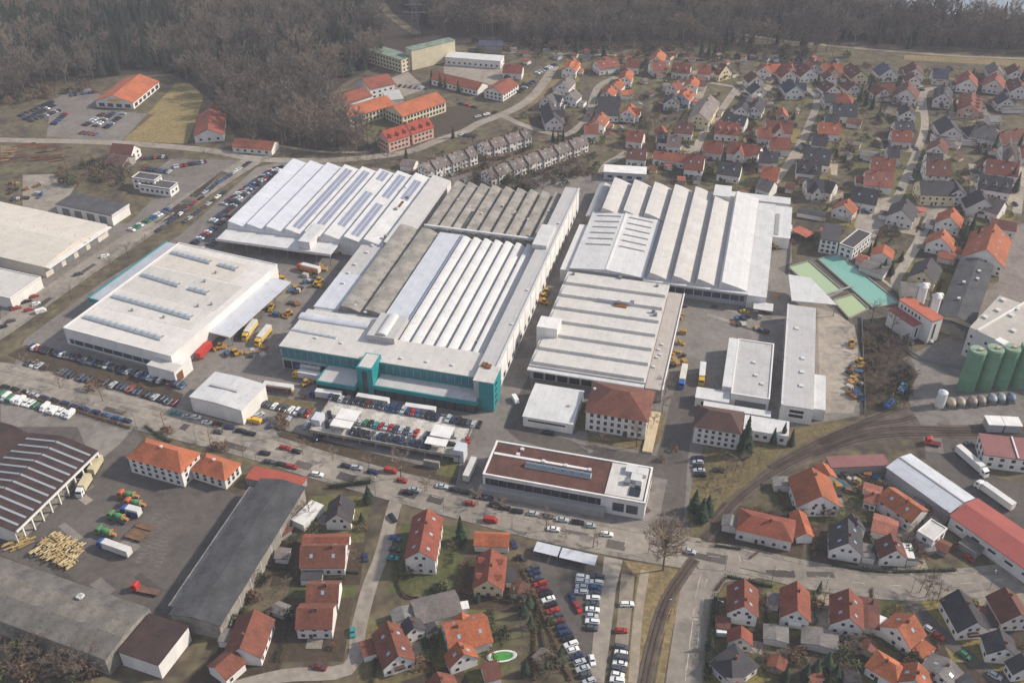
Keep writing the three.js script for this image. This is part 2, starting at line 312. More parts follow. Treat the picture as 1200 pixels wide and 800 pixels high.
// repairs in the asphalt, each its own patch
for (const [A, B, n, sp] of [[[0, 446], [590, 603], 22, 3.5], [[600, 606], [900, 669], 8, 3.5], [[910, 670], [1190, 676], 8, 3], [[0, 384], [300, 184], 14, 3.5], [[640, 500], [800, 620], 6, 8], [[20, 560], [180, 690], 10, 16], [[330, 330], [260, 400], 8, 8], [[800, 350], [900, 380], 8, 9]]) for (let i = 0; i < n; i++) { const t = (i + rnd()) / n, p = G(A[0] + (B[0] - A[0]) * t, A[1] + (B[1] - A[1]) * t), a = Math.atan2(...(() => { const u = G(...A), w = G(...B); return [w.z - u.z, w.x - u.x]; })()), L = rr(1.5, 7), w = rr(0.8, 2.2), o = rr(-sp, sp), c = Math.cos(a), s = Math.sin(a), q = (x, z) => new THREE.Vector3(p.x + x * c - (z + o) * s, 0, p.z + x * s + (z + o) * c); flat('asphalt_patch', pick([mYardDark, M('#544f4c', yardTex, 0.95), mPale, mYard]), [q(-L, -w), q(L, -w), q(L, w), q(-L, w)], 4.6 + (i % 3) * 0.2, null, false); }
// pale slabs laid in rows across the truck yard
{ const m = new Mk(); for (let i = 0; i < 13; i++) for (let j = 0; j < 3; j++) { const p = G(184 - i * 1.6 + j * 9, 602 + i * 4.7 + j * 2.2), L = rr(1.2, 2.2); m.quad([p.x - L, 0.075, p.z + 0.5], [p.x + L, 0.075, p.z + 0.5 + 0.3], [p.x + L, 0.075, p.z - 0.3], [p.x - L, 0.075, p.z - 0.6]); } tag(m.mesh('paving_slabs', M('#77726d', gritTex, 0.95)), 'rows of pale slabs set in the truck yard', null, null, 'structure'); }

// ---------------------------------------------------------------- factory
const W = { white: M('#d2d1d0', metalTex, 0.7), warm: M('#ccc8c2', metalTex, 0.75), cool: M('#cbced5', metalTex, 0.6), plain: M('#e6e5e3', wallTex, 0.8), greyRoof: M('#aaa6a0', gritTex, 0.95), lightGrey: M('#bcbab8', metalTex, 0.75), midGrey: M('#9a9896', metalTex, 0.8), darkGrey: M('#5c5c60', gritTex, 0.9),
  teal: M('#0d8c92', wallTex, 0.5), cladding: M('#a9abb0', metalTex, 0.6), glass: M('#39434c', null, 0.12), blackGlass: M('#23282d', null, 0.15), skyl: M('#b9c2c8', metalTex, 0.35), pv: M('#8c92a8', metalTex, 0.3), redGravel: M('#6f4a42', gritTex, 1), tan: M('#c9b79a', wallTex, 0.9), beige: M('#d4ccbf', metalTex, 0.8), maroon: M('#4a3534', gritTex, 0.9), steel: M('#8c8f92', metalTex, 0.5, { metalness: 0.4 }), gate: M('#74787c', metalTex, 0.7), concrete: M('#aaa69d', gritTex, 0.95), rust: M('#8b5a35', gritTex, 1), greenRoof: M('#8fa393', gritTex, 0.9), cream: M('#d8cfb4', wallTex, 0.9), yellow: M('#e6dfbf', wallTex, 0.9) };
// saw-tooth bays over rectangle r: each bay stands tall at its x0 side and runs down to its x1 side
function sawtooth(o, r, n, yE, rise, mat, opt = {}) {
  const w = (r.x1 - r.x0) / n, out = [], mg = opt.glaze ?? W.blackGlass;
  for (let i = 0; i < n; i++) {
    const xa = r.x0 + i * w, s = opt.steep ?? 0.10, pts = [[xa, yE - 0.3], [xa + w, yE - 0.3], [xa + w, yE]];
    for (let k = 6; k >= 0; k--) { const t = k / 6, b = opt.bulge ?? 0.12; pts.push([xa + w * s + t * w * (1 - s) , yE + rise * (1 - t) + rise * b * 4 * t * (1 - t) * 0.9]); }
    pts.splice(3, 1);
    const m = new Mk().prism(pts, r.zb, r.zf).mesh('roof_bay', typeof mat === 'function' ? mat(i) : mat, o);
    if (mg) { const g = new Mk(), q = (t, e) => [xa + w * s * t - e, yE + rise * t + e * 0.2]; const [ax, ay] = q(0.2, 0.06), [bx_, by] = q(0.85, 0.06); g.quad([ax, ay, r.zb + 1], [ax, ay, r.zf - 1], [bx_, by, r.zf - 1], [bx_, by, r.zb + 1]); g.mesh('glazing', mg, m); }
    out.push({ m, xa, w, s });
  }
  return out;
}
// a low ridge over rectangle r, ridge along z ('z') or x ('x')
function lowRoof(o, name, mat, r, y, rise, along = 'z', t = 0.3, over = 0.3) {
  const x0 = r.x0 - over, x1 = r.x1 + over, zb = r.zb - over, zf = r.zf + over, mk = new Mk();
  if (along === 'z') { const c = (x0 + x1) / 2; mk.prism([[x0, y], [c, y + rise], [x1, y], [x1, y + t], [c, y + rise + t], [x0, y + t]].slice(0, 0).concat([[x0, y], [x1, y], [x1, y + t], [c, y + rise + t], [x0, y + t]]), zb, zf); }
  else { const c = (zb + zf) / 2, A = (x, yy, z) => [x, yy, z]; 
    mk.quad(A(x0, y + t, zf), A(x1, y + t, zf), A(x1, y + rise + t, c), A(x0, y + rise + t, c)).quad(A(x0, y + rise + t, c), A(x1, y + rise + t, c), A(x1, y + t, zb), A(x0, y + t, zb));
    for (const [x, d] of [[x0, -1], [x1, 1]]) { const p = [A(x, y, zf), A(x, y, zb), A(x, y + t, zb), A(x, y + rise + t, c), A(x, y + t, zf)]; if (d > 0) for (let i = 1; i < 4; i++) mk.tri(p[0], p[i], p[i + 1]); else for (let i = 1; i < 4; i++) mk.tri(p[0], p[i + 1], p[i]); }
    mk.quad(A(x0, y, zf), A(x1, y, zf), A(x1, y + t, zf), A(x0, y + t, zf)).quad(A(x1, y, zb), A(x0, y, zb), A(x0, y + t, zb), A(x1, y + t, zb)).quad(A(x0, y, zb), A(x1, y, zb), A(x1, y, zf), A(x0, y, zf)); }
  return mk.mesh(name, mat, o);
}
// a row of windows on a wall: along x at z (side 'z') or along z at x (side 'x')
function winRow(o, mat, a0, a1, step, width, y0, y1, at, side = 'z', name = 'window') {
  const n = Math.max(1, Math.floor(Math.abs(a1 - a0) / step)), s = (a1 - a0) / n;
  for (let i = 0; i < n; i++) { const c = a0 + s * (i + 0.5); side === 'z' ? unit(name, mat, o, c, (y0 + y1) / 2, at, width, y1 - y0, 0.14) : unit(name, mat, o, at, (y0 + y1) / 2, c, 0.14, y1 - y0, width); }
}
// parapet rim round a flat roof
function rim(o, mat, r, y, t = 0.35, h = 0.5) {
  const m = new Mk(); m.box(r.x0 - 0.1, r.x1 + 0.1, y - 0.1, y + h, r.zf - t, r.zf + 0.1).box(r.x0 - 0.1, r.x1 + 0.1, y - 0.1, y + h, r.zb - 0.1, r.zb + t).box(r.x0 - 0.1, r.x0 + t, y - 0.1, y + h, r.zb + t, r.zf - t).box(r.x1 - t, r.x1 + 0.1, y - 0.1, y + h, r.zb + t, r.zf - t);
  return m.mesh('parapet', mat, o);
}
function vents(o, y, list, mat = W.white, s = 1.6, h = 0.7) { for (const [px, py] of list) { const p = loc(o, px, py, y); unit('roof_vent', mat, o, p.x, y + h / 2, p.z, s, h, s); } }
function strip(o, name, mat, A, B, width, y, h = 0.9) {   // long skylight box on a roof from pixel A to pixel B
  const a = loc(o, ...A, y), b = loc(o, ...B, y), L = Math.hypot(b.x - a.x, b.z - a.z);
  const m = new THREE.Group(); m.name = name; o.add(m); m.position.set((a.x + b.x) / 2, y, (a.z + b.z) / 2); m.rotation.y = -Math.atan2(b.z - a.z, b.x - a.x);
  const k = Math.max(2, Math.round(L / 3.5)), g = new Mk();
  g.prism([[-L / 2, 0], [L / 2, 0], [L / 2, h * 0.5], [-L / 2, h * 0.5]], -width / 2, width / 2); g.mesh('upstand', W.lightGrey, m);
  for (let i = 0; i < k; i++) { const c = -L / 2 + L / k * (i + 0.5), q = L / k * 0.44, a = new Mk(); a.quad([c - q, h * 0.5, width / 2], [c + q, h * 0.5, width / 2], [c + q, h, width * 0.18], [c - q, h, width * 0.18]).quad([c - q, h, width * 0.18], [c + q, h, width * 0.18], [c + q, h, -width * 0.18], [c - q, h, -width * 0.18]).quad([c - q, h, -width * 0.18], [c + q, h, -width * 0.18], [c + q, h * 0.5, -width / 2], [c - q, h * 0.5, -width / 2]); a.mesh('pane', mat, m); }
  return m;
}
const TH = 14.7;
{ // teal fronted office block
  const o = thing('office_block', 'long pale office block with teal bands and teal stair tower', 'office building', TH, 440, 450);
  const r = pbox(o, 'wall', W.cladding, [327, 405], [560, 441], [477, 400], 12, 0, 11.6);
  const lb = loc(o, 358, 361, 12).z, lx = loc(o, 434, 392, 12).x; bx(o, 'rear_wall', W.cladding, r.x0, lx, 0, 11.5, lb, r.zb); bx(o, 'rear_roof', W.warm, r.x0 - 0.3, lx, 11.5, 11.9, lb, r.zb);
  bx(o, 'roof', W.warm, r.x0 - 0.3, r.x1 + 0.3, 11.6, 12, r.zb, r.zf + 0.4); 
  bx(o, 'teal_band', W.teal, r.x0 - 0.15, r.x1, 10.6, 11.5, r.zf, r.zf + 0.3); bx(o, 'teal_band', W.teal, r.x0 - 0.15, r.x1, 6.0, 6.8, r.zf, r.zf + 0.25);
  winRow(o, M('#2d6f78', null, 0.15), r.x0 + 0.5, r.x1 - 1, 3, 2.7, 7.0, 10.4, r.zf + 0.05);
  winRow(o, W.blackGlass, r.x0 + 0.5, r.x1 - 1, 4, 3.6, 0.4, 4.4, r.zf + 0.05, 'z', 'glass_front');
  winRow(o, W.glass, lb + 2, r.zf - 1, 4, 3, 7, 10, r.x0 - 0.05, 'x');
  // teal tower and low teal wings
  const t0 = loc(o, 427, 415, 14), t1 = loc(o, 445, 418, 14);
  const tw = bx(o, 'stair_tower', W.teal, t0.x, t1.x, 0, 14, r.zf - 2, r.zf + 9); bx(o, 'tower_roof', W.warm, t0.x + 0.6, t1.x - 0.6, 13.9, 14.05, r.zf - 1.4, r.zf + 8);
  unit('window', W.glass, tw, t0.x - 0.02, 7, r.zf + 6, 0.14, 11, 2.4); unit('window', W.glass, tw, (t0.x + t1.x) / 2, 7, r.zf + 9.02, 2.2, 11, 0.14);
  const wl = loc(o, 377, 440, 5), wr = loc(o, 554, 470, 5);
  for (const [a, b, d] of [[wl.x, t0.x - 0.05, 12], [t1.x + 0.05, wr.x + 2, 9]]) {
    bx(o, 'wing', W.blackGlass, a, b, 0, 4.2, r.zf + 0.3, r.zf + d); bx(o, 'wing_band', W.teal, a - 0.3, b + (d < 10 ? 0.3 : 0), 4.2, 6.0, r.zf + 0.31, r.zf + d + 0.3); bx(o, 'wing_roof', W.lightGrey, a + 0.4, b - 0.4, 6.0, 6.06, r.zf + 0.6, r.zf + d - 0.3);
    winRow(o, W.glass, a + 0.5, b - 0.5, 4, 3.7, 0.3, 3.9, r.zf + d + 0.05);
  }
  // end tower
  const e0 = loc(o, 556, 442, 15), e1 = loc(o, 579, 446, 15);
  const et = bx(o, 'end_tower', W.cladding, e0.x, e1.x, 0, 14.6, r.zf - 5, r.zf + 6); bx(o, 'tower_roof', W.warm, e0.x - 0.2, e1.x + 0.2, 14.6, 14.9, r.zf - 5.2, r.zf + 6.2);
  bx(o, 'teal_panel', W.teal, e1.x - 6, e1.x + 0.2, 0.3, 14.3, r.zf + 6, r.zf + 6.25); bx(o, 'teal_panel', W.teal, e1.x, e1.x + 0.2, 0.3, 14.3, r.zf - 4.8, r.zf + 6);
  for (const y of [3, 6, 9, 12]) unit('window', W.blackGlass, et, e1.x + 0.25, y, r.zf + 2.5, 0.14, 1.3, 2.4);
  vents(o, 14.9, [[572, 430], [568, 428]], W.rust, 2.4, 0.8);
  const b1 = pbox(o, 'roof_plant_room', W.lightGrey, [430, 391], [461, 398], [447, 366], 15, 11.9, 15);
  const br = new Mk(), cxm = (b1.x0 + b1.x1) / 2, pr = []; for (let k = 0; k <= 8; k++) { const a = k / 8 * Math.PI; pr.push([cxm + 2.4 * Math.cos(a), 15 + 1.3 * Math.sin(a)]); } br.prism(pr, b1.zb + 1, b1.zf - 1).mesh('barrel_skylight', W.white, o);
  const ba = new Mk(), q0 = loc(o, 352, 370, 12), q1 = loc(o, 430, 384, 12), pz = []; for (let k = 0; k <= 8; k++) { const a = k / 8 * Math.PI; pz.push([2.6 * Math.cos(a), 1.2 * Math.sin(a)]); }
  const bm = ba.prism(pz, 0, q1.x - q0.x).mesh('barrel_skylight', W.cool, o); bm.rotation.y = Math.PI / 2; bm.position.set(q0.x, 12, q0.z);
  strip(o, 'roof_light', W.skyl, [341, 386], [394, 396], 1.6, 12, 0.7);
  for (const [px, py] of [[470, 420], [500, 424], [530, 428], [400, 402], [370, 396]]) vents(o, 12, [[px, py]], W.white, 1.2, 0.6);
}
{ // central production hall
  const o = thing('production_hall', 'wide production hall of white curved roof bays beside two dark grey bays', 'factory hall', TH, 500, 400);
  const all = rect(o, [367, 360], [575, 400], [425, 283], 9), zf2 = loc(o, 477, 400, 12).z - 0.2;
  const back = rect(o, [397, 363], [450, 371], [470, 264], 10);
  bx(o, 'wall', W.cladding, all.x0, all.x1, 0, 7.8, all.zb, all.zf);
  const a = rect(o, [367, 360], [396, 363], [424, 283], 8); bx(o, 'flat_roof', W.lightGrey, a.x0 - 0.3, a.x1, 7.8, 8.1, a.zb, a.zf);
  bx(o, 'flat_roof', W.cool, a.x0 - 0.2, a.x1, 8.1, 8.16, (a.zb + a.zf) / 2, a.zf - 0.5); vents(o, 8.2, [[408, 320], [416, 310], [430, 296], [402, 332], [436, 288]], W.white, 1.3, 0.7);
  const bArea = { x0: a.x1, x1: back.x1, zb: back.zb, zf: a.zf }; sawtooth(o, bArea, 2, 8.2, 2.6, W.greyRoof, { steep: 0.14, bulge: 0.35, glaze: W.blackGlass });
  vents(o, 9.6, [[416, 358], [432, 362], [436, 358], [440, 351], [428, 366]], W.white, 1.3, 0.6);
  const d = rect(o, [477, 383], [575, 400], [542, 278], 10);
  bx(o, 'flat_roof', W.cool, bArea.x1, d.x0, 0, 10.2, bArea.zb + 2, zf2); bx(o, 'roof_edge', W.pv, d.x0 - 0.7, d.x0, 10.2, 11.1, bArea.zb + 3, zf2 - 0.5); bx(o, 'wall', W.cladding, d.x0, d.x1, 0, 8.3, a.zf, zf2);
  const w0 = { ...d, zf: zf2 }; sawtooth(o, w0, 7, 8.6, 2.6, W.white, { steep: 0.12, bulge: 0.32, glaze: W.midGrey });
  vents(o, 9.6, [[520, 408], [548, 412], [560, 400], [590, 330], [606, 310]], W.lightGrey, 1.6, 0.6);
}
{ // tall narrow spine
  const o = thing('spine_building', 'long narrow pale building with bright white wall running along the works street', 'factory hall', TH, 610, 380);
  const r = rect(o, [556, 436], [578, 440], [670, 220], 14); r.zf -= 4.5; r.x0 += 0.5;
  bx(o, 'wall', W.plain, r.x0, r.x1, 0, 13.6, r.zb, r.zf); bx(o, 'roof', W.lightGrey, r.x0 - 0.2, r.x1 + 0.3, 13.6, 14, r.zb - 0.3, r.zf);
  bx(o, 'roof_edge', W.white, r.x1 - 0.6, r.x1 + 0.35, 14, 14.4, r.zb, r.zf); winRow(o, W.glass, r.zb + 2, r.zf - 2, 7, 3, 1, 3.4, r.x1 + 0.05, 'x');
  winRow(o, W.cool, r.zb + 2, r.zf - 2, 10, 0.5, 4, 13, r.x1 + 0.05, 'x', 'wall_rib');
  pbox(o, 'plant_room', W.white, [624, 285], [640, 289], [633, 262], 16, 13.9, 16);
  for (const [x, y] of [[655, 262], [618, 340], [600, 380]]) vents(o, 14, [[x, y]], W.white, 1.2, 0.5);
}
{ // grey saw-tooth hall behind
  const o = thing('sawtooth_hall', 'weathered grey saw-tooth hall behind the white curved bays', 'factory hall', TH, 570, 260);
  const r = rect(o, [497, 267], [636, 288], [537, 214], 10); r.zf -= 0.5;
  bx(o, 'wall', W.concrete, r.x0, r.x1, 0, 8, r.zb, r.zf);
  sawtooth(o, r, 9, 8.2, 3.2, W.greyRoof, { steep: 0.10, bulge: 0.2, glaze: W.blackGlass });
  const pipe = bx(o, 'duct', W.white, r.x0, r.x1 - 4, 10.6, 11.9, r.zf - 2, r.zf - 0.6);
  bx(o, 'roof_pit', M('#5b625c', gritTex, 0.9), ...(() => { const q = rect(o, [538, 268], [552, 270], [558, 249], 9.6); return [q.x0, q.x1, 9, 10.2, q.zb, q.zf]; })());
  for (let k = 0; k < 7; k++) unit('roof_vent', W.white, o, r.x0 + 8 + k * 8.5, 10.8, (r.zb + r.zf) / 2 + (k % 3 - 1) * 6, 1.0, 1.2, 1.0);
}
{ // white hall with solar arrays
  const o = thing('solar_hall', 'white saw-tooth hall with blue solar arrays on its bays', 'factory hall', TH, 380, 260);
  const r = rect(o, [268, 258], [470, 290], [355, 188], 10);
  bx(o, 'wall', W.plain, r.x0, r.x1, 0, 7.8, r.zb, r.zf);
  const lastB = sawtooth(o, r, 9, 8, 2.8, i => i < 3 ? W.cool : i > 7 ? W.lightGrey : W.white, { steep: 0.06, bulge: 0.03, glaze: W.midGrey });
  lastB.forEach(({ m, xa, w, s }, i) => {
    if (i < 3 || i > 7) return;
    const L = r.zf - r.zb, sp = { 3: [[0.05, 0.95]], 4: [[0.05, 0.9]], 5: [[0.35, 0.85], [0.02, 0.16]], 6: [[0.5, 0.95], [0.05, 0.4]], 7: [[0.1, 0.4]] }[i];
    for (const [za, zb] of sp) for (const row of [0, 1]) { // two strings per bay
      const t0 = 0.22 + row * 0.22, t1 = t0 + 0.18, P = t => [xa + w * s + t * w * (1 - s), 8 + 2.8 * (1 - t) + 2.8 * 0.03 * 3.6 * t * (1 - t) + 0.14], [x0, y0] = P(t0), [x1, y1] = P(t1);
      new Mk().quad([x0, y0, r.zb + L * zb], [x1, y1, r.zb + L * zb], [x1, y1, r.zb + L * za], [x0, y0, r.zb + L * za]).mesh('solar_array', W.pv, m);
    }
  });
  const p = loc(o, 466, 240, 9); unit('rust_patch', W.rust, o, p.x, 9.6, p.z, 5, 0.5, 7); vents(o, 9.4, [[474, 222], [478, 232], [464, 246], [452, 278]], W.midGrey, 1.6, 1.4);
}
{ // loading canopy in front of it
  const o = thing('loading_canopy', 'flat white loading canopy with a white plant box on top', 'canopy', TH, 330, 300);
  const r = pbox(o, 'roof', W.white, [254, 279], [386, 299], [272, 262], 6.5, 5.8, 6.5);
  for (let k = 0; k <= 8; k++) unit('post', W.steel, o, r.x0 + 0.5 + (r.x1 - r.x0 - 1) * k / 8, 2.9, r.zf - 0.6, 0.3, 5.8, 0.3);
  pbox(o, 'plant_box', W.white, [349, 282], [362, 284], [361, 261], 11, 6.5, 11); bx(o, 'dock_wall', W.concrete, r.x0, r.x1, 0, 5.7, r.zb, r.zb + 2);
  bx(o, 'roof_edge', W.white, r.x0 - 0.3, r.x1 + 0.3, 5.5, 6.9, r.zf, r.zf + 0.4);
}
{ // left paint hall
  const o = thing('assembly_hall', 'broad pale flat roofed hall with ridge skylights and teal trimmed side', 'factory hall', 21.8, 150, 390);
  const r = pbox(o, 'wall', W.plain, [73, 384], [200, 417], [213, 285], 10, 0, 9.4);
  bx(o, 'roof', M('#dbd5cf', metalTex, 0.8), r.x0, r.x1, 9.4, 9.8, r.zb, r.zf); const rm = rim(o, W.plain, r, 9.8, 0.4, 0.35);
  // patched decks
  for (const [A, B, C, m] of [[[141, 337], [250, 365], [178, 311], M('#c9c4bd', metalTex, 0.8)], [[115, 357], [222, 387], [139, 338], M('#d2cdc6', metalTex, 0.8)], [[182, 308], [268, 332], [204, 291], M('#d0c8bd', metalTex, 0.8)]]) { const q = rect(o, A, B, C, 10); bx(o, 'roof_deck', m, q.x0, q.x1, 9.8, 9.86, q.zb, q.zf); }
  for (const [A, B] of [[[133, 347], [225, 373]], [[167, 322], [210, 335]], [[202, 296], [247, 308]], [[100, 371], [190, 397]], [[222, 338], [244, 344]], [[257, 310], [278, 316]]]) strip(o, 'roof_light', W.skyl, A, B, 3.0, 9.86, 1.3);
  for (const [x, y] of [[253, 320], [240, 330], [248, 357], [232, 359], [192, 372], [155, 364]]) vents(o, 9.86, [[x, y]], W.midGrey, 0.9, 1.2);
  bx(o, 'window_band', W.glass, r.x0 + 2, r.x1 - 3, 2.2, 4.6, r.zf, r.zf + 0.12); bx(o, 'plinth', W.midGrey, r.x0 - 0.1, r.x1, 0, 1.4, r.zf, r.zf + 0.25);
  winRow(o, W.lightGrey, r.x0 + 2, r.x1 - 3, 5, 0.4, 2, 4.8, r.zf + 0.18, 'z', 'mullion');
  // teal side wing
  const s = rect(o, [88, 346], [110, 353], [191, 274], 8), x0 = s.x0, x1 = Math.min(s.x1, r.x0 - 0.1);
  const wing = bx(o, 'side_wing', W.cladding, r.x0 - 8, r.x0 - 0.05, 0, 8.6, r.zb, s.zf); bx(o, 'side_wing_roof', M('#b2b6bd', metalTex, 0.6), r.x0 - 7.6, r.x0 - 0.05, 8.6, 8.8, r.zb, s.zf - 0.4);
  bx(o, 'teal_band', W.teal, r.x0 - 8.3, r.x0 - 7.6, 6.6, 9.2, r.zb - 0.2, s.zf + 0.3); bx(o, 'teal_band', W.teal, r.x0 - 7.6, r.x0 - 0.1, 7, 9.0, s.zf - 0.1, s.zf + 0.3); winRow(o, W.glass, r.zb + 2, s.zf - 2, 5, 4, 2, 5, r.x0 - 8.05, 'x'); winRow(o, M('#4a5a86', null, 0.3), r.x0 - 7.5, r.x0 - 0.5, 3, 2.6, 1, 6, s.zf + 0.02, 'z');
  // front right annex and canopy
  bx(o, 'annex', W.plain, r.x1 - 9, r.x1 + 5, 0, 6.6, r.zf - 6, r.zf + 5.5); bx(o, 'annex_roof', W.warm, r.x1 - 9.2, r.x1 + 5.2, 6.6, 6.9, r.zf + 0.3, r.zf + 5.7); unit('gate', W.rust, o, r.x1 + 5.05, 2.5, r.zf + 2.5, 0.14, 4.4, 4);
  bx(o, 'canopy', W.cool, r.x1 + 0.1, r.x1 + 11, 5.4, 6, r.zb + 6, r.zf - 26); for (let k = 0; k < 5; k++) unit('post', W.steel, o, r.x1 + 10.4, 2.7, r.zb + 8 + k * (r.zf - r.zb - 36) / 4, 0.3, 5.4, 0.3);
}
{ // right hall: gabled white bay, saw-tooth bays, wide white end bay
  const o = thing('machine_hall', 'broad pale saw-tooth hall with a white slotted gable bay', 'factory hall', 14.7, 780, 330);
  const r = rect(o, [753, 323], [875, 340], [716, 210], 9), l = rect(o, [668, 311], [754, 321], [699, 246], 10);
  const full = rect(o, [716, 318], [876, 341], [718, 212], 9);
  bx(o, 'wall', W.cladding, l.x0, full.x1, 0, 7.6, l.zb, l.zf); bx(o, 'wall', W.cladding, l.x1 - 20, full.x1, 0, 7.5, full.zb, l.zb);
  lowRoof(o, 'gable_roof', W.white, l, 8, 1.8, 'z', 0.4);
  const mx = (l.x0 + l.x1) / 2, hw = (l.x1 - l.x0) / 2;
  for (let k = 0; k < 6; k++) for (const s of [-1, 1]) { const z = l.zb + 4 + k * (l.zf - l.zb) * 0.105, y = 10.05 - 1.8 * 0.48 + 0.2; const m = unit('roof_slot', W.midGrey, o, mx + s * hw * 0.48, y + 0.18, z, hw * 0.72, 0.3, 0.7); m.rotation.z = -s * Math.atan2(1.8, hw); }
  bx(o, 'ridge_cap', W.plain, mx - 0.5, mx + 0.5, 10.1, 10.45, l.zb, l.zf); bx(o, 'side_aisle', W.white, l.x0 - 5, l.x0 - 0.1, 0, 6.8, l.zb + 12, l.zf);
  // six bays; the three behind the gable are short
  const fr = l.zf - 0.2, q = rect(o, [755, 318], [846, 330], [836, 225], 10), n = 6, w = (loc(o, 860, 231, 10).x - loc(o, 716, 210, 12).x) / n, x0 = loc(o, 716, 210, 12).x;
  for (let i = 0; i < n; i++) { const xa = x0 + i * w; const zf = xa + w * 0.4 < l.x1 ? l.zb - 0.4 : fr; sawtooth(o, { x0: xa, x1: xa + w, zb: full.zb, zf }, 1, 8, 3.6, M('#c6c2bd', metalTex, 0.8), { steep: 0.13, bulge: 0.14, glaze: W.midGrey }); }
  const e = { x0: x0 + n * w, x1: full.x1, zb: full.zb, zf: fr }; const eb = new Mk(); eb.prism([[e.x0, 7.7], [e.x1, 7.7], [e.x1, 8.2], [e.x0 + (e.x1 - e.x0) * 0.7, 9.6], [e.x0 + 1.4, 11.6]], e.zb, e.zf).mesh('end_bay', W.white, o);
  bx(o, 'front_gutter', W.white, l.x1 + 0.2, full.x1 + 0.5, 7.2, 8.0, fr, fr + 2.2); bx(o, 'window_band', W.glass, l.x1 + 1, full.x1 - 1, 2.6, 5.4, l.zf, l.zf + 0.12);
  winRow(o, W.lightGrey, l.x1 + 1, full.x1 - 1, 4, 0.35, 2.6, 5.4, l.zf + 0.16, 'z', 'mullion'); bx(o, 'gate', W.gate, l.x0 + 2, l.x1 - 3, 0.2, 6.4, l.zf, l.zf + 0.12);
  // flat white side strip
  bx(o, 'side_strip', W.plain, full.x1 + 0.2, full.x1 + 9, 0, 6.6, full.zb + 2, fr + 1); bx(o, 'side_roof', W.white, full.x1 + 0.1, full.x1 + 9.3, 6.6, 7, full.zb + 2, fr + 1.2);
  bx(o, 'side_strip', W.plain, full.x1 + 9.4, full.x1 + 18, 0, 6, full.zb + 2, full.zb + 38); bx(o, 'side_roof', W.white, full.x1 + 9.4, full.x1 + 18.3, 6, 6.4, full.zb + 1.8, full.zb + 38.2); bx(o, 'roof_slot', W.midGrey, full.x1 + 10, full.x1 + 12, 6.4, 6.7, full.zb + 12, full.zb + 36);
  pbox(o, 'plant_box', W.white, [836, 228], [856, 231], [839, 216], 12, 7, 12); bx(o, 'back_roof', W.white, full.x1 - 20, full.x1 + 17, 6.4, 7.1, full.zb - 8, full.zb - 0.2); bx(o, 'back_wall', W.plain, full.x1 - 19.6, full.x1 + 16.6, 0, 6.4, full.zb - 7.6, full.zb - 0.3);
}
{ // grey sheds squeezed between spine and machine hall
  const o = thing('lean_to_shed', 'small grey lean-to shed between spine and machine hall', 'shed', TH, 695, 245);
  const r = pbox(o, 'wall', W.midGrey, [687, 252], [700, 254], [697, 214], 6, 0, 5.4); lowRoof(o, 'roof', W.lightGrey, r, 5.4, 1.2, 'z', 0.25);
}
{ // middle hall
  const o = thing('workshop_hall', 'pale stepped roof workshop hall with stained vents', 'factory hall', TH, 700, 430);
  const r = pbox(o, 'wall', W.cladding, [622, 424], [756, 447], [664, 318], 8, 0, 7.4);
  bx(o, 'roof', W.warm, r.x0 - 0.3, r.x1 + 0.3, 7.4, 8, r.zb - 0.3, r.zf + 1.5); const L = r.zf - r.zb;
  for (let k = 0; k < 7; k++) { const z0 = r.zb + 1 + k * L / 7, m = new Mk(); const z1 = z0 + L / 7 - 0.3; m.quad([r.x0 + 1, 8.02, z1], [r.x1 - 0.5, 8.02, z1], [r.x1 - 0.5, 9.3, z1 - 0.5], [r.x0 + 1, 9.3, z1 - 0.5]).quad([r.x0 + 1, 9.3, z1 - 0.5], [r.x1 - 0.5, 9.3, z1 - 0.5], [r.x1 - 0.5, 8.02, z0], [r.x0 + 1, 8.02, z0]); m.tri([r.x0 + 1, 8.02, z0], [r.x0 + 1, 8.02, z1], [r.x0 + 1, 9.3, z1 - 0.5]).tri([r.x1 - 0.5, 8.02, z1], [r.x1 - 0.5, 8.02, z0], [r.x1 - 0.5, 9.3, z1 - 0.5]); m.mesh('roof_step', W.warm, o); }
  bx(o, 'eave', W.white, r.x0 - 0.5, r.x1, 6.6, 7.3, r.zf + 0.05, r.zf + 4); winRow(o, W.blackGlass, r.x0 + 1, r.x1 - 1, 5, 4.4, 0.4, 4.6, r.zf + 0.05, 'z', 'gate');
  const an = rect(o, [753, 449], [777, 453], [781, 338], 6.5); const A = bx(o, 'side_aisle', W.midGrey, r.x1 + 0.4, an.x1, 0, 6.4, r.zb + 4, r.zf + 3); bx(o, 'side_roof', M('#b8aea5', metalTex, 0.85), r.x1 + 0.4, an.x1 + 0.2, 6.4, 6.7, r.zb + 4, r.zf + 3.2); bx(o, 'roof_edge', W.plain, an.x1, an.x1 + 0.5, 6.2, 7.2, r.zb + 4, r.zf + 3.2);
  pbox(o, 'plant_tower', W.plain, [629, 382], [653, 386], [636, 370], 13, 0, 13);
  vents(o, 8.6, [[725, 356], [741, 356], [766, 366], [768, 370]], W.steel, 1.6, 1.6); const p1 = loc(o, 712, 352, 8.8); bx(o, 'duct', W.white, p1.x - 4, p1.x + 12, 8.6, 9.9, p1.z - 0.8, p1.z + 0.8);
  const p2 = loc(o, 728, 355, 8.8); unit('rust_patch', W.rust, o, p2.x, 8.6, p2.z + 2, 6, 0.5, 2.4);
  vents(o, 6.7, [[772, 410], [770, 419], [766, 430], [776, 404], [774, 416]], W.white, 1.2, 0.6);
  vents(o, 8, [[672, 322], [727, 326], [770, 336]], W.steel, 1.4, 1.2);
}
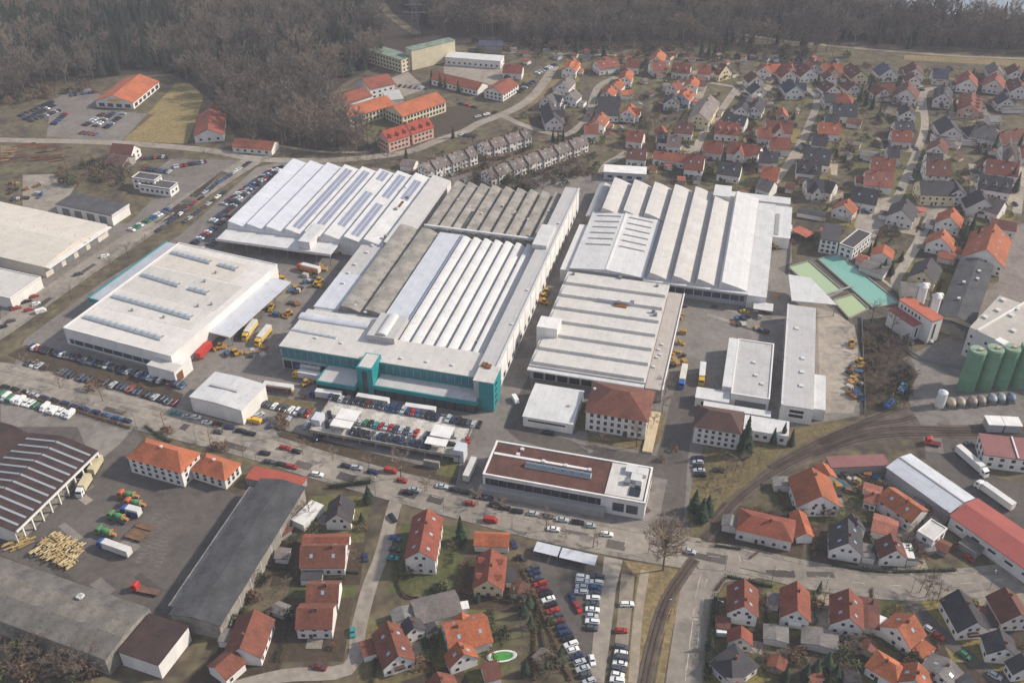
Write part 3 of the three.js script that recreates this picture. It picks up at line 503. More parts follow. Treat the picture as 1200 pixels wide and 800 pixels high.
{ const o = thing('storage_tent', 'plain white flat storage box beside the office house', 'storage building', TH, 646, 495);
  const r = pbox(o, 'wall', W.plain, [613, 487], [671, 497], [627, 449], 5.2, 0, 4.9); lowRoof(o, 'roof', W.white, r, 4.9, 0.7, 'x', 0.3); bx(o, 'window_band', W.glass, r.x0 + 2, r.x1 - 3, 3, 3.8, r.zf, r.zf + 0.12); }
{ const o = thing('storage_tent', 'plain white windowless storage box beside the loading ramps', 'storage building', 21, 262, 480);
  const r = pbox(o, 'wall', W.plain, [222, 464], [282, 480], [246, 434], 8, 0, 7.6); lowRoof(o, 'roof', W.white, r, 7.6, 0.6, 'z', 0.3); const q = rect(o, [244, 453], [279, 458], [245, 449], 8.5); bx(o, 'roof_hatch', W.lightGrey, q.x0, q.x1, 8.3, 8.9, q.zb, q.zf); }
// flat red-gravel building
{ const o = thing('canteen_building', 'long flat roofed building with red gravel roof and white rim', 'office building', TH, 660, 600);
  const r = pbox(o, 'wall', W.plain, [566, 555], [756, 591], [584, 517], 8, 0, 7.6); bx(o, 'roof', W.redGravel, r.x0, r.x1, 7.6, 7.9, r.zb, r.zf); rim(o, W.plain, r, 7.9, 0.6, 0.5);
  const w = r.x1 - r.x0; bx(o, 'roof_walk', W.plain, r.x0 + 1, r.x0 + w * 0.62, 7.9, 8.3, r.zb + 6.5, r.zb + 7.6); bx(o, 'roof_deck', W.warm, r.x1 - 15, r.x1 - 1.1, 7.9, 8.3, r.zb + 1.1, r.zf - 1.1);
  strip(o, 'roof_light', M('#5f6f7c', null, 0.2), [616, 545], [693, 559], 2.6, 7.9, 1.6); vents(o, 7.9, [[637, 541], [663, 546], [691, 551], [607, 533], [612, 527]], W.white, 1.3, 0.7);
  vents(o, 8.3, [[740, 552], [752, 555], [746, 562]], W.white, 4, 1.5); vents(o, 8.3, [[744, 577]], W.blackGlass, 4, 0.5); vents(o, 8.3, [[735, 566], [748, 570]], W.steel, 2.2, 1.6);
  bx(o, 'window_band', W.blackGlass, r.x0 + 1, r.x1 - 16, 3.6, 6.6, r.zf, r.zf + 0.15); winRow(o, W.steel, r.x0 + 1, r.x1 - 16, 3.2, 0.2, 3.6, 6.6, r.zf + 0.2, 'z', 'mullion'); winRow(o, W.glass, r.x0 + 2, r.x1 - 18, 3.2, 2.6, 0.4, 2.8, r.zf + 0.05); winRow(o, W.glass, r.x1 - 12, r.x1 - 2, 5, 4.2, 2, 6, r.zf + 0.05); winRow(o, W.glass, r.zb + 2, r.zf - 2, 3, 2.4, 4, 6.4, r.x1 + 0.05, 'x'); bx(o, 'terrace', W.midGrey, r.x0 - 1, r.x1 - 14, 0, 3.3, r.zf + 0.25, r.zf + 3); }
// right group
{ const o = thing('small_hall', 'light grey roofed hall with white side strip beside the long grey hall', 'factory hall', TH, 870, 470);
  const r = pbox(o, 'wall', W.plain, [857, 461], [902, 469], [868, 398], 6.5, 0, 6.2); bx(o, 'roof', W.lightGrey, r.x0, r.x1, 6.2, 6.6, r.zb, r.zf); rim(o, W.plain, r, 6.6, 0.5, 0.4); bx(o, 'side_strip', W.white, r.x0 - 4, r.x0 - 0.1, 0, 6.9, r.zb, r.zf - 4); bx(o, 'gate', W.gate, r.x0 + 2, r.x1 - 1, 0.3, 4, r.zf, r.zf + 0.12);
  bx(o, 'low_annex', W.plain, r.x0 - 14, r.x0 - 0.2, 0, 4.4, r.zf - 3.9, r.zf + 3.5); bx(o, 'annex_roof', W.white, r.x0 - 14.2, r.x0 - 0.2, 4.4, 4.7, r.zf - 3.9, r.zf + 3.7); vents(o, 6.6, [[884, 425], [886, 440], [893, 450]], W.white, 1.4, 0.6); unit('window', W.glass, o, r.x0 - 10, 2, r.zf + 3.55, 3, 2, 0.14);
  const c = rect(o, [824, 476], [892, 484], [826, 469], 4); bx(o, 'canopy', W.white, c.x0, c.x1 + 4, 3.7, 4.1, r.zf + 4.2, r.zf + 8); for (let k = 0; k < 4; k++) unit('post', W.steel, o, c.x0 + 1 + k * 8, 1.85, r.zf + 7.6, 0.2, 3.7, 0.2); }
{ const o = thing('long_hall', 'long narrow light grey hall with white lean-to and slot windows', 'factory hall', TH, 940, 480);
  const r = pbox(o, 'wall', W.plain, [916, 474], [954, 480], [929, 357], 8, 0, 7.6); bx(o, 'roof', W.lightGrey, r.x0, r.x1, 7.6, 8, r.zb, r.zf); bx(o, 'roof_edge', W.white, r.x0 - 0.2, r.x0 + 0.5, 8, 8.4, r.zb, r.zf); bx(o, 'lean_to', W.white, r.x1 + 0.1, r.x1 + 5, 0, 5.6, r.zf - 28, r.zf - 4);
  for (const y of [3.4, 5.6]) winRow(o, W.blackGlass, r.x0 + 1, r.x1 - 1, 7, 5.6, y - 0.7, y + 0.7, r.zf + 0.05); vents(o, 8, [[941, 420], [940, 436], [939, 452], [934, 385]], W.white, 1.8, 0.5); winRow(o, W.glass, r.zb + 2, r.zf - 2, 6, 4.5, 3, 5.5, r.x0 - 0.05, 'x'); }
{ const o = thing('sail_canopy', 'white wedge shaped canopy roof above the green basins', 'canopy', 6, 945, 345);
  const a = loc(o, 924, 323, 7), b = loc(o, 981, 357, 7), c = loc(o, 928, 352, 7), d = loc(o, 950, 327, 7); const m = new Mk(), h = 7; m.quad([c.x, h, c.z], [b.x, h, b.z], [d.x, h + 0.8, d.z], [a.x, h + 0.8, a.z]).quad([a.x, h + 0.5, a.z], [d.x, h + 0.5, d.z], [b.x, h - 0.3, b.z], [c.x, h - 0.3, c.z]).quad([c.x, h - 0.3, c.z], [b.x, h - 0.3, b.z], [b.x, h, b.z], [c.x, h, c.z]).quad([b.x, h - 0.3, b.z], [d.x, h + 0.5, d.z], [d.x, h + 0.8, d.z], [b.x, h, b.z]); m.mesh('roof', W.white, o);
  for (const p of [c, b, d]) unit('post', W.steel, o, p.x * 0.97, 3.4, p.z * 0.97 - 0.3, 0.3, 6.8, 0.3); }
{ const o = thing('shelter', 'small white open shelter between the grey halls', 'shelter', TH, 895, 362); const r = pbox(o, 'roof', W.white, [883, 361], [906, 365], [885, 353], 4, 3.7, 4); for (const x of [r.x0 + 0.5, r.x1 - 0.5]) for (const z of [r.zb + 0.5, r.zf - 0.5]) unit('post', W.steel, o, x, 1.85, z, 0.2, 3.7, 0.2); }
{ const o = thing('back_store', 'long low white roofed store behind the machine hall', 'warehouse', 8, 730, 210); const r = pbox(o, 'wall', W.cool, [708, 199], [757, 206], [711, 193], 5, 0, 4.7); bx(o, 'roof', W.plain, r.x0 - 0.3, r.x1 + 0.3, 4.7, 5.1, r.zb - 0.3, r.zf + 0.3); winRow(o, W.glass, r.x0 + 1, r.x1 - 1, 5, 3, 1.4, 3, r.zf + 0.05); }
// settling basins
function basin(label, color, pts) {
  const o = new THREE.Group(); o.name = numbered('settling_basin'); const w = pts.map(p => G(...p, 0)), c = w.reduce((a, b) => a.add(b), new THREE.Vector3()).multiplyScalar(1 / 4); o.position.copy(c); scene.add(o); tag(o, label, 'basin', 'settling basins');
  const l = w.map(p => [p.x - c.x, p.z - c.z]);
  for (let i = 0; i < 4; i++) { const a = l[i], b = l[(i + 1) % 4], L = Math.hypot(b[0] - a[0], b[1] - a[1]); const m = unit('rim', W.concrete, o, (a[0] + b[0]) / 2, 0.5, (a[1] + b[1]) / 2, L + 0.6, 1.0, 0.6); m.rotation.y = -Math.atan2(b[1] - a[1], b[0] - a[0]); }
  const k = new Mk().quad(...[0, 1, 2, 3].map(i => [l[i][0], 0.55, l[i][1]])); k.mesh('water', new THREE.MeshStandardMaterial({ color: new THREE.Color(color), roughness: 0.08 }), o);
}
basin('large turquoise settling basin with concrete rim', '#76a597', [[1023, 362], [1054, 356], [982, 298], [959, 305]]);
basin('pale green settling basin beside the walkway', '#9db089', [[966, 351], [988, 342], [948, 307], [924, 314]]);
basin('yellow green settling basin next to the white sail canopy', '#a0b084', [[995, 374], [1018, 363], [1000, 346], [976, 353]]);
{ const o = thing('basin_walkway', 'grey metal walkway crossing between the green basins', 'walkway', 0, 990, 342); const a = loc(o, 969, 347, 0), b = loc(o, 1000, 337, 0); const m = unit('deck', W.midGrey, o, (a.x + b.x) / 2, 1.2, (a.z + b.z) / 2, Math.hypot(b.x - a.x, b.z - a.z), 0.15, 1.2, -Math.atan2(b.z - a.z, b.x - a.x)); for (const p of [a, b]) unit('post', W.steel, o, p.x, 0.6, p.z, 0.2, 1.2, 0.2); }
flat('basin_surround', M('#6e675e', gritTex, 1), [[912, 314], [955, 297], [986, 293], [1064, 357], [1042, 370], [1000, 381], [962, 352]], 3, 'dark earth and concrete surround of the settling basins');

// ---------------------------------------------------------------- houses
const ROOF = { o: ['orange', M('#c0714c', roofTex, 0.9)], r: ['red', M('#985743', roofTex, 0.9)], m: ['dark red', M('#774c40', roofTex, 0.9)], b: ['brown', M('#865341', roofTex, 0.9)], d: ['dark grey', M('#48474d', roofTex, 0.85)], g: ['grey', M('#858280', roofTex, 0.9)], u: ['blue grey', M('#3f4d66', roofTex, 0.5)], p: ['pale red', M('#ab6c5c', roofTex, 0.9)], t: ['taupe', M('#8b807b', roofTex, 0.9)], s: ['salmon', M('#c0705c', roofTex, 0.9)] };
const WALL = { w: ['white', M('#f0efed', wallTex, 0.9)], c: ['cream', M('#e6d9b8', wallTex, 0.9)], g: ['grey', M('#a9a8a6', wallTex, 0.9)], k: ['pink', M('#d9b3a4', wallTex, 0.9)], b: ['pale blue', M('#b9c6d4', wallTex, 0.9)], y: ['pale yellow', M('#d6cd9e', wallTex, 0.9)] };
const mPane = M('#363c44', null, 0.15), mSkyl = M('#8fa0b0', null, 0.1), mChim = M('#8a5b4c', gritTex, 0.95), mDoor = M('#5a463a', wallTex, 0.7), mFrame = M('#d8d6d2', null, 0.7);
// n, f: near and far end of the ridge in pixels; w: width across the ridge; he, hr: eaves and ridge height; feat: d dormers, s roof windows, h hipped, x no chimney, a = cross gable
let lawnK = 0;
const tint = (m, map, f) => f.map(k => { const c = m.color.clone().multiplyScalar(k[0]); c.r *= k[1]; return new THREE.MeshStandardMaterial({ color: c, map, roughness: 0.9 }); });
const ROOFS = {}, WALLS = {}; for (const k in ROOF) ROOFS[k] = [ROOF[k][1], ...tint(ROOF[k][1], roofTex, [[0.82, 0.96], [1.12, 0.95], [0.92, 1.05]])]; for (const k in WALL) WALLS[k] = [WALL[k][1], ...tint(WALL[k][1], wallTex, [[0.9, 1.02], [0.8, 1.03]])];
function gableGeo(w, L, he, hr, over, t = 0.22) {      // roof slabs round the ridge along z
  const m = new Mk(), sl = (hr - he) / (w / 2), ex = w / 2 + over, ey = he - over * sl, z0 = -L / 2, z1 = L / 2;
  m.quad([0, hr + t, z1], [ex, ey + t, z1], [ex, ey + t, z0], [0, hr + t, z0]).quad([0, hr + t, z0], [-ex, ey + t, z0], [-ex, ey + t, z1], [0, hr + t, z1]);
  m.quad([0, hr, z0], [ex, ey, z0], [ex, ey, z1], [0, hr, z1]).quad([0, hr, z1], [-ex, ey, z1], [-ex, ey, z0], [0, hr, z0]);
  for (const s of [1, -1]) { m.quad([s * ex, ey, s > 0 ? z1 : z0], [s * ex, ey, s > 0 ? z0 : z1], [s * ex, ey + t, s > 0 ? z0 : z1], [s * ex, ey + t, s > 0 ? z1 : z0]); m.quad([0, hr, z1], [s * ex, ey, z1], [s * ex, ey + t, z1], [0, hr + t, z1]); m.quad([s * ex, ey, z0], [0, hr, z0], [0, hr + t, z0], [s * ex, ey + t, z0]); }
  return m;
}
function hipGeo(w, L, he, hr, over, rl) {
  const m = new Mk(), x = w / 2 + over, z = L / 2 + over, y = he - 0.1, a = Math.max(0.3, rl / 2), Y = hr;
  m.quad([x, y, z], [x, y, -z], [0, Y, -a], [0, Y, a]).quad([-x, y, -z], [-x, y, z], [0, Y, a], [0, Y, -a]);
  m.tri([-x, y, z], [x, y, z], [0, Y, a], [0, 0], [2 * x, 0], [x, 5]).tri([x, y, -z], [-x, y, -z], [0, Y, -a], [0, 0], [2 * x, 0], [x, 5]);
  m.quad([-x, y, -z], [x, y, -z], [x, y, z], [-x, y, z]);
  return m;
}
function house(N, F, w, he, hr, rc, wc, feat, label, group, name = 'house', lawn = true) {
  const n = G(...N, hr), f = G(...F, hr), o = new THREE.Group(); o.name = numbered(name);
  let L = Math.hypot(n.x - f.x, n.z - f.z); const hip = feat.includes('h'), rl = L; if (hip) L += w * 0.8; L = Math.max(L, 5);
  o.position.set((n.x + f.x) / 2, 0, (n.z + f.z) / 2); o.rotation.y = Math.atan2(n.x - f.x, n.z - f.z);
  scene.add(o); tag(o, label, name === 'house' || name === 'terraced_house' ? 'house' : name.replace(/_/g, ' ').split(' ').slice(-1)[0], group);
  const rm = pick(ROOFS[rc]), wm = name === 'terraced_house' ? WALL[wc][1] : pick(WALLS[wc]), Lw = L - (hip ? 0 : 0.7), hw = w / 2;
  const wl = new Mk(); hip ? wl.box(-hw, hw, 0, he, -Lw / 2, Lw / 2) : wl.prism([[-hw, 0], [hw, 0], [hw, he], [0, hr - 0.02], [-hw, he]], -Lw / 2, Lw / 2); wl.mesh('wall', wm, o);
  const rf = (hip ? hipGeo(w, L, he, hr, 0.5, rl) : gableGeo(w, L, he, hr, 0.5)).mesh('roof', rm, o);
  const big = name !== 'garden_shed', rows = big ? Math.max(1, Math.round((he - 0.6) / 2.8)) : 0;
  const ww = 1.15, wh = 1.3;
  for (let r = 0; r < rows; r++) {
    const y = 1.6 + r * 2.75; if (y + 0.8 > he) continue;
    for (const s of [-1, 1]) { const k = Math.max(2, Math.floor(Lw / 3.4)); for (let i = 0; i < k; i++) if (rnd() > 0.12) unit('window', mPane, o, s * (hw + 0.02), y, -Lw / 2 + Lw * (i + 0.5) / k, 0.12, wh, ww); }
    const k = Math.max(2, Math.floor(w / 3.2)); for (let i = 0; i < k; i++) if (rnd() > 0.12) unit('window', mPane, o, -hw + w * (i + 0.5) / k, y, Lw / 2 + 0.02, ww, wh, 0.12);
  }
  if (big && !hip && hr - he > 2.2) for (const x of w > 8 ? [-1.3, 1.3] : [0]) unit('window', mPane, o, x, he + 0.5, Lw / 2 + 0.02, 1.1, 1.2, 0.12);
  if (big) unit('door', mDoor, o, hw + 0.02, 1.05, Lw * 0.12, 0.14, 2.1, 1.1);
  const sl = Math.atan2(hr - he, hw), onRoof = (s, t, z) => [s * hw * t, hr - (hr - he) * t + 0.24, z];
  if (!feat.includes('x') && big) { const z = rr(-0.25, 0.25) * rl; const c = unit('chimney', mChim, rf, 0.5, hr + 0.3, z, 0.7, 1.6, 0.7); }
  if (feat.includes('s')) for (const s of [-1, 1]) { const k = Math.max(1, Math.round(Lw / 7)); for (let i = 0; i < k; i++) { const [x, y, z] = onRoof(s, 0.5, -Lw / 2 + Lw * (i + 0.5) / k + rr(-0.6, 0.6)); const m = unit('roof_window', mSkyl, rf, x, y, z, 1.3, 0.12, 1.0); m.rotation.z = -s * sl; } }
  if (feat.includes('d')) for (const s of [-1, 1]) { const k = Math.max(1, Math.round(Lw / 6)); for (let i = 0; i < k; i++) {
    const t = 0.55, [x, y, z] = onRoof(s, t, -Lw / 2 + Lw * (i + 0.5) / k), d = new THREE.Group(); d.name = 'dormer'; rf.add(d); d.position.set(s * hw * 0.62, he + 0.2, z); d.rotation.y = s * Math.PI / 2;
    const top = (hr - he) * 0.62; new Mk().prism([[-1.1, 0], [1.1, 0], [1.1, top * 0.8], [0, top * 1.05], [-1.1, top * 0.8]], -hw * 0.55, 0.6).mesh('cheek', wm, d); const g = gableGeo(2.2, hw * 0.75, top * 0.8, top * 1.1, 0.2, 0.12).mesh('dormer_roof', rm, d); g.position.z = -hw * 0.1; unit('window', mPane, d, 0, top * 0.45, 0.62, 1.2, 1.1, 0.1); } }
  if (feat.includes('a')) { const d = new THREE.Group(); d.name = 'cross_gable'; o.add(d); d.position.set(hw * 0.2, 0, 0); d.rotation.y = Math.PI / 2; const cw = Math.min(6, L * 0.5); const H = hr - 0.5; new Mk().prism([[-cw / 2, 0], [cw / 2, 0], [cw / 2, he + 0.3], [0, H - 0.05], [-cw / 2, he + 0.3]], 0, hw + 1.2).mesh('wall', wm, d); const g = gableGeo(cw, hw + 1.8, he + 0.3, H, 0.4).mesh('roof', rm, d); g.position.z = (hw + 1.8) / 2; for (const y of [1.6, 4.4]) if (y < he) unit('window', mPane, d, 0, y, hw + 1.22, 1.3, 1.3, 0.12); }
  if (lawn && big && !hip) {
    if (rnd() < 0.5) { const sd = rnd() < 0.5 ? -1 : 1, gw = rr(3, 4.2), gl = rr(5, 7), gz = rr(-1, 1) * (Lw - gl) / 2, gx = sd * (hw + gw / 2 + 0.55), gh = rr(2.4, 2.8); const ga = bx(o, 'garage', wm, gx - gw / 2, gx + gw / 2, 0, gh, gz - gl / 2, gz + gl / 2); bx(o, 'garage_roof', pick([rm, ROOF.g[1], ROOF.d[1]]), gx - gw / 2 - 0.2, gx + gw / 2 + 0.2, gh, gh + 0.18, gz - gl / 2 - 0.2, gz + gl / 2 + 0.2); unit('garage_door', mFrame, ga, gx, 1.1, gz + gl / 2 + 0.03, gw * 0.7, 2, 0.1); }
    if (rnd() < 0.4 && he > 4) { const bw = rr(2.5, 4); bx(o, 'balcony', rnd() < 0.5 ? mDoor : mFrame, -bw / 2, bw / 2, 2.7, 3.6, Lw / 2 + 0.1, Lw / 2 + 1.3); }
    if (rnd() < 0.35) { const sd = rnd() < 0.5 ? -1 : 1; bx(o, 'terrace', mKerb, sd > 0 ? hw + 0.1 : -hw - 4, sd > 0 ? hw + 4 : -hw - 0.1, 0, 0.18, -2.5, 2.5); }
  }
  if (lawn && big) { const lw = w + rr(8, 16), ll = L + rr(8, 16), c = Math.cos(o.rotation.y), s = Math.sin(o.rotation.y), ox = rr(-2.5, 2.5), oz = rr(-2.5, 2.5), q = (x, z) => new THREE.Vector3(o.position.x + (x + ox) * c + (z + oz) * s, 0, o.position.z - (x + ox) * s + (z + oz) * c);
    flat('garden', pick([mLawn, mLawn2, mSoil, M('#857a48', lawnTex, 1), mPath, mBeet, mLawn, M('#5a5e3a', lawnTex, 1)]), [q(-lw / 2, -ll / 2), q(lw / 2, -ll / 2), q(lw / 2, ll / 2), q(-lw / 2, ll / 2)], 0.3 + (lawnK++ % 24) * 0.028, null, false); }
  return o;
}
const housePlace = [];
function houses(ox, oy, k, place, rows) {
  for (const [x1, y1, x2, y2, w_, rc, ft = '', he_ = 4.9, hr_ = he_ + w_ * 0.42, wc = 'w'] of rows) {
    const small = he_ <= 3.4, far = oy < 400, w = w_ * (far ? 1.14 : 0.88), he = small ? he_ : he_ * (far ? 1.02 : 0.86), hr = small ? hr_ : hr_ * (far ? 1.02 : 0.86);
        const f = ft.includes('d') ? ' with dormers' : ft.includes('s') ? ' with roof windows' : ft.includes('a') ? ' with a cross gable' : '';
    const size = w * Math.hypot(...(() => { const a = G(ox + x1 / k, oy + y1 / k, hr), b = G(ox + x2 / k, oy + y2 / k, hr); return [a.x - b.x, a.z - b.z]; })());
    const sz = size > 190 ? 'long ' : size < 75 ? 'small ' : '';
    const kind = small ? 'shed' : ft.includes('h') ? 'hip roofed house' : 'gabled house';
    const name = small ? 'garden_shed' : 'house';
    const lab = `${sz}${wc === 'w' && sz ? '' : WALL[wc][0] + ' '}${kind}, ${ROOF[rc][0]} roof${f ? ',' + f.replace(' with', '') : ''}, ${place}`;
    if (!small) { const q = G(ox + (x1 + x2) / 2 / k, oy + (y1 + y2) / 2 / k, hr); housePlace.push([q.x, q.z, place, ROOF[rc][0]]); }
    const ex = far && !small ? 0.06 : 0; house([ox + (x1 - (x2 - x1) * ex) / k, oy + (y1 - (y2 - y1) * ex) / k], [ox + (x2 + (x2 - x1) * ex) / k, oy + (y2 + (y2 - y1) * ex) / k], w, he, hr, rc, wc, ft, lab, (name === 'house' ? 'houses ' : 'sheds ') + place, name);
  }
}
houses(600, 50, 8, 'by the curving lane near the terraces', [[535, 215, 578, 145, 9, 'o', 'd'], [470, 375, 530, 310, 9, 'g'], [540, 480, 590, 435, 9, 'g'], [330, 500, 420, 440, 10, 'g', 'a'], [395, 690, 345, 565, 10, 'd', 'a'], [-70, 205, 95, 215, 9, 'r'], [800, 165, 975, 140, 10, 'r', 's'], [1080, 150, 1195, 155, 10, 'r'], [1060, 312, 1085, 240, 8, 'o'], [955, 392, 1005, 338, 8, 'o'], [895, 452, 925, 402, 8, 'o'], [815, 505, 1005, 505, 11, 'd', 'x', 5], [800, 590, 995, 592, 10, 'd', 'x', 4.6], [1085, 625, 1120, 572, 9, 'o', 'a'], [795, 722, 845, 650, 9, 'o', 's'], [1010, 450, 1130, 440, 7, 'o', 'x', 3.2, 5]]);
houses(750, 50, 8, 'between wood path and allotments', [[155, 125, 185, 65, 9, 'o'], [110, 180, 230, 170, 10, 'r', 's'], [320, 185, 475, 200, 11, 'r', 'd'], [550, 210, 665, 215, 10, 'r'], [815, 208, 772, 190, 11, 'b', 's', 5, 11, 'c'], [1100, 312, 1050, 265, 10, 'm'], [1130, 412, 1075, 372, 10, 'd'], [960, 595, 1020, 500, 9, 'd', 'a'], [1080, 590, 1120, 510, 9, 'd', ''], [478, 375, 505, 315, 8, 'o'], [530, 355, 620, 360, 8, 'm', 'x', 3.2, 5.4], [400, 480, 450, 420, 9, 'o', 'd', 5, 9, 'b'], [300, 388, 360, 355, 8, 'r'], [300, 520, 312, 470, 9, 'd', 's'], [560, 650, 655, 495, 12, 't', 's', 6.5, 11, 'c'], [800, 655, 1000, 690, 10, 'd', 's'], [1165, 230, 1195, 190, 9, 'r'], [215, 390, 290, 395, 7, 'g', 'x', 3, 3.6]]);
houses(900, 50, 8, 'under the embankment meadow', [[-10, 205, 110, 200, 9, 'o'], [205, 265, 140, 205, 10, 'r'], [400, 240, 300, 168, 12, 'm', 's'], [230, 230, 205, 175, 8, 'r'], [440, 200, 385, 165, 8, 'o'], [515, 195, 690, 195, 11, 'o', 'a'], [600, 300, 570, 255, 8, 'm'], [875, 265, 780, 190, 11, 'm', 's', 5, 9.5, 'c'], [1150, 240, 1090, 182, 12, 'u'], [265, 405, 215, 338, 11, 'u', 'a'], [620, 400, 545, 348, 10, 'm', 's'], [820, 390, 760, 350, 9, 'm'], [1095, 430, 1010, 378, 9, 'r'], [1190, 382, 1080, 378, 10, 'b', ''], [660, 470, 740, 480, 10, 'r', 'h'], [620, 568, 830, 578, 13, 'd', 's'], [530, 470, 625, 470, 10, 'd'], [550, 662, 670, 672, 11, 'd'], [490, 745, 680, 760, 11, 'o', 's'], [150, 660, 135, 600, 6, 'o', 'x', 3.2, 6], [750, 700, 890, 722, 8, 'm', 'x', 3.2, 5]]);
houses(1050, 50, 8, 'at the far end of the village lane', [[195, 238, 170, 178, 11, 'm'], [180, 312, 150, 275, 9, 'm'], [108, 430, 125, 360, 14, 'm', 's', 5.4, 11.5], [360, 240, 495, 250, 11, 'u', ''], [375, 318, 500, 318, 6, 'r', 'x', 3.3, 5], [690, 335, 685, 262, 12, 'r', ''], [455, 470, 465, 385, 10, 'd', 's', 6, 10.5], [935, 345, 950, 278, 12, 'r', 's'], [962, 250, 930, 182, 9, 't'], [1150, 250, 1120, 195, 10, 'm'], [1182, 400, 1150, 330, 11, 'm', 's'], [705, 575, 720, 460, 12, 'b', 'd', 5, 9.5, 'k'], [1060, 520, 1015, 470, 10, 'd'], [545, 785, 478, 685, 12, 'd', ''], [865, 690, 990, 690, 9, 'g', 'x', 3.2, 5], [128, 630, 108, 572, 9, 'd', ''], [0, 735, 165, 740, 10, 'd', 's'], [640, 605, 740, 605, 6, 'p', 'x', 3, 4.6], [990, 590, 1190, 590, 7, 'g', 'x', 3, 3.8], [760, 770, 900, 770, 12, 'd', 'h']]);
houses(600, 140, 8, 'near the pale turning place', [[685, 38, 802, 38, 10, 'r'], [1095, 100, 1235, 118, 10, 'r', 's'], [1092, 265, 1260, 280, 10, 'm', 's']]);
houses(750, 140, 8, 'just behind the machine hall', [[175, 115, 265, 122, 10, 'd', 'd'], [268, 140, 390, 150, 11, 't', 's'], [345, 20, 500, 34, 11, 'm', 's'], [725, 15, 935, 35, 12, 'r', 'd'], [620, 195, 780, 215, 11, 'r'], [850, 205, 1065, 235, 11, 'r', 'a'], [1075, 240, 1140, 255, 8, 'r', 'x'], [445, 320, 605, 338, 14, 'r', 's', 5.5], [150, 295, 425, 330, 8, 's', '', 4.2, 7], [755, 395, 950, 422, 11, 'd', 's'], [1110, 75, 1230, 78, 10, 'r'], [1130, 300, 1235, 310, 10, 'd'], [200, 55, 230, 110, 7, 'o', 'x', 4, 7]]);
houses(900, 140, 8, 'along the lane with big dark roofs', [[0, 5, 225, 18, 12, 'r', 'a'], [30, 165, 205, 172, 11, 'r', ''], [-10, 300, 92, 304, 10, 'd', 's'], [430, 130, 560, 142, 11, 'd'], [360, 255, 590, 282, 15, 'd', 's'], [290, 375, 500, 395, 12, 'd', 'd'], [370, 560, 520, 562, 11, 'd', 'a'], [540, 565, 640, 592, 10, 'd'], [990, 350, 1195, 372, 12, 'r', 's'], [930, 478, 1172, 500, 13, 'p', 's'], [830, 530, 905, 536, 7, 'r', 'x', 3.2, 5], [815, 625, 1040, 662, 13, 'd', 's'], [870, 300, 1055, 322, 7, 'g', 'x', 3, 3.8], [1130, 250, 1235, 256, 10, 'd'], [-40, 432, 108, 452, 12, 'o', ''], [-60, 545, 62, 580, 10, 'g', ''], [180, 590, 250, 600, 7, 'm', 'x', 3, 4.6], [720, 690, 800, 700, 8, 'd', 'x', 3.4, 6]]);
houses(1050, 140, 8, 'on the slope side of the village lane', [[-25, 95, 148, 105, 11, 'r', 's'], [395, 240, 425, 172, 10, 'm'], [300, 375, 510, 390, 14, 'm', 's', 5.4], [300, 310, 440, 320, 10, 'd', ''], [240, 572, 530, 582, 13, 'd', '', 6.6, 11.5, 'c'], [600, 650, 545, 560, 9, 'd', 'x', 6.6, 10.5], [835, 742, 790, 655, 14, 'd', '', 5, 11], [885, 722, 1025, 765, 12, 't', ''], [810, 510, 1090, 552, 13, 'd', 'd'], [870, 368, 1150, 402, 13, 'r', 's'], [1010, 232, 1140, 242, 14, 't', 'a'], [955, 112, 1068, 126, 10, 'p'], [1075, 92, 1215, 86, 11, 'b', ''], [830, 60, 935, 82, 13, 'g', 'h'], [610, 165, 755, 175, 8, 'g', 'x', 3, 3.6], [330, 150, 560, 175, 6, 'g', 'x', 3, 3.4], [1170, 250, 1270, 250, 11, 'm', '']]);
houses(900, 230, 8, 'beside the settling basins', [[715, 78, 760, 22, 10, 'o', ''], [850, 545, 950, 575, 6, 's', 'x', 3, 4.4], [890, 610, 1130, 690, 8, 'g', 'x', 3.3, 4], [1075, 530, 1100, 450, 9, 'o', 'x', 3.4, 6], [280, 120, 560, 170, 5, 'd', 'x', 2.8, 3.2]]);
houses(1050, 230, 8, 'on the lane down to the mill', [[60, 125, 105, 25, 12, 'd', ''], [512, 190, 540, 108, 11, 'o', '', 5, 10], [430, 382, 455, 308, 11, 'o', '', 5, 10], [400, 520, 572, 552, 6, 'r', 'x', 3, 4.2], [265, 700, 330, 580, 11, 'd', '', 5, 9.8, 'c'], [855, 485, 930, 268, 17, 'o', 's', 6, 13], [910, 210, 1130, 245, 10, 'm', 'x', 4.2, 6.5], [170, 755, 340, 790, 5, 'r', 'x', 3, 4]]);
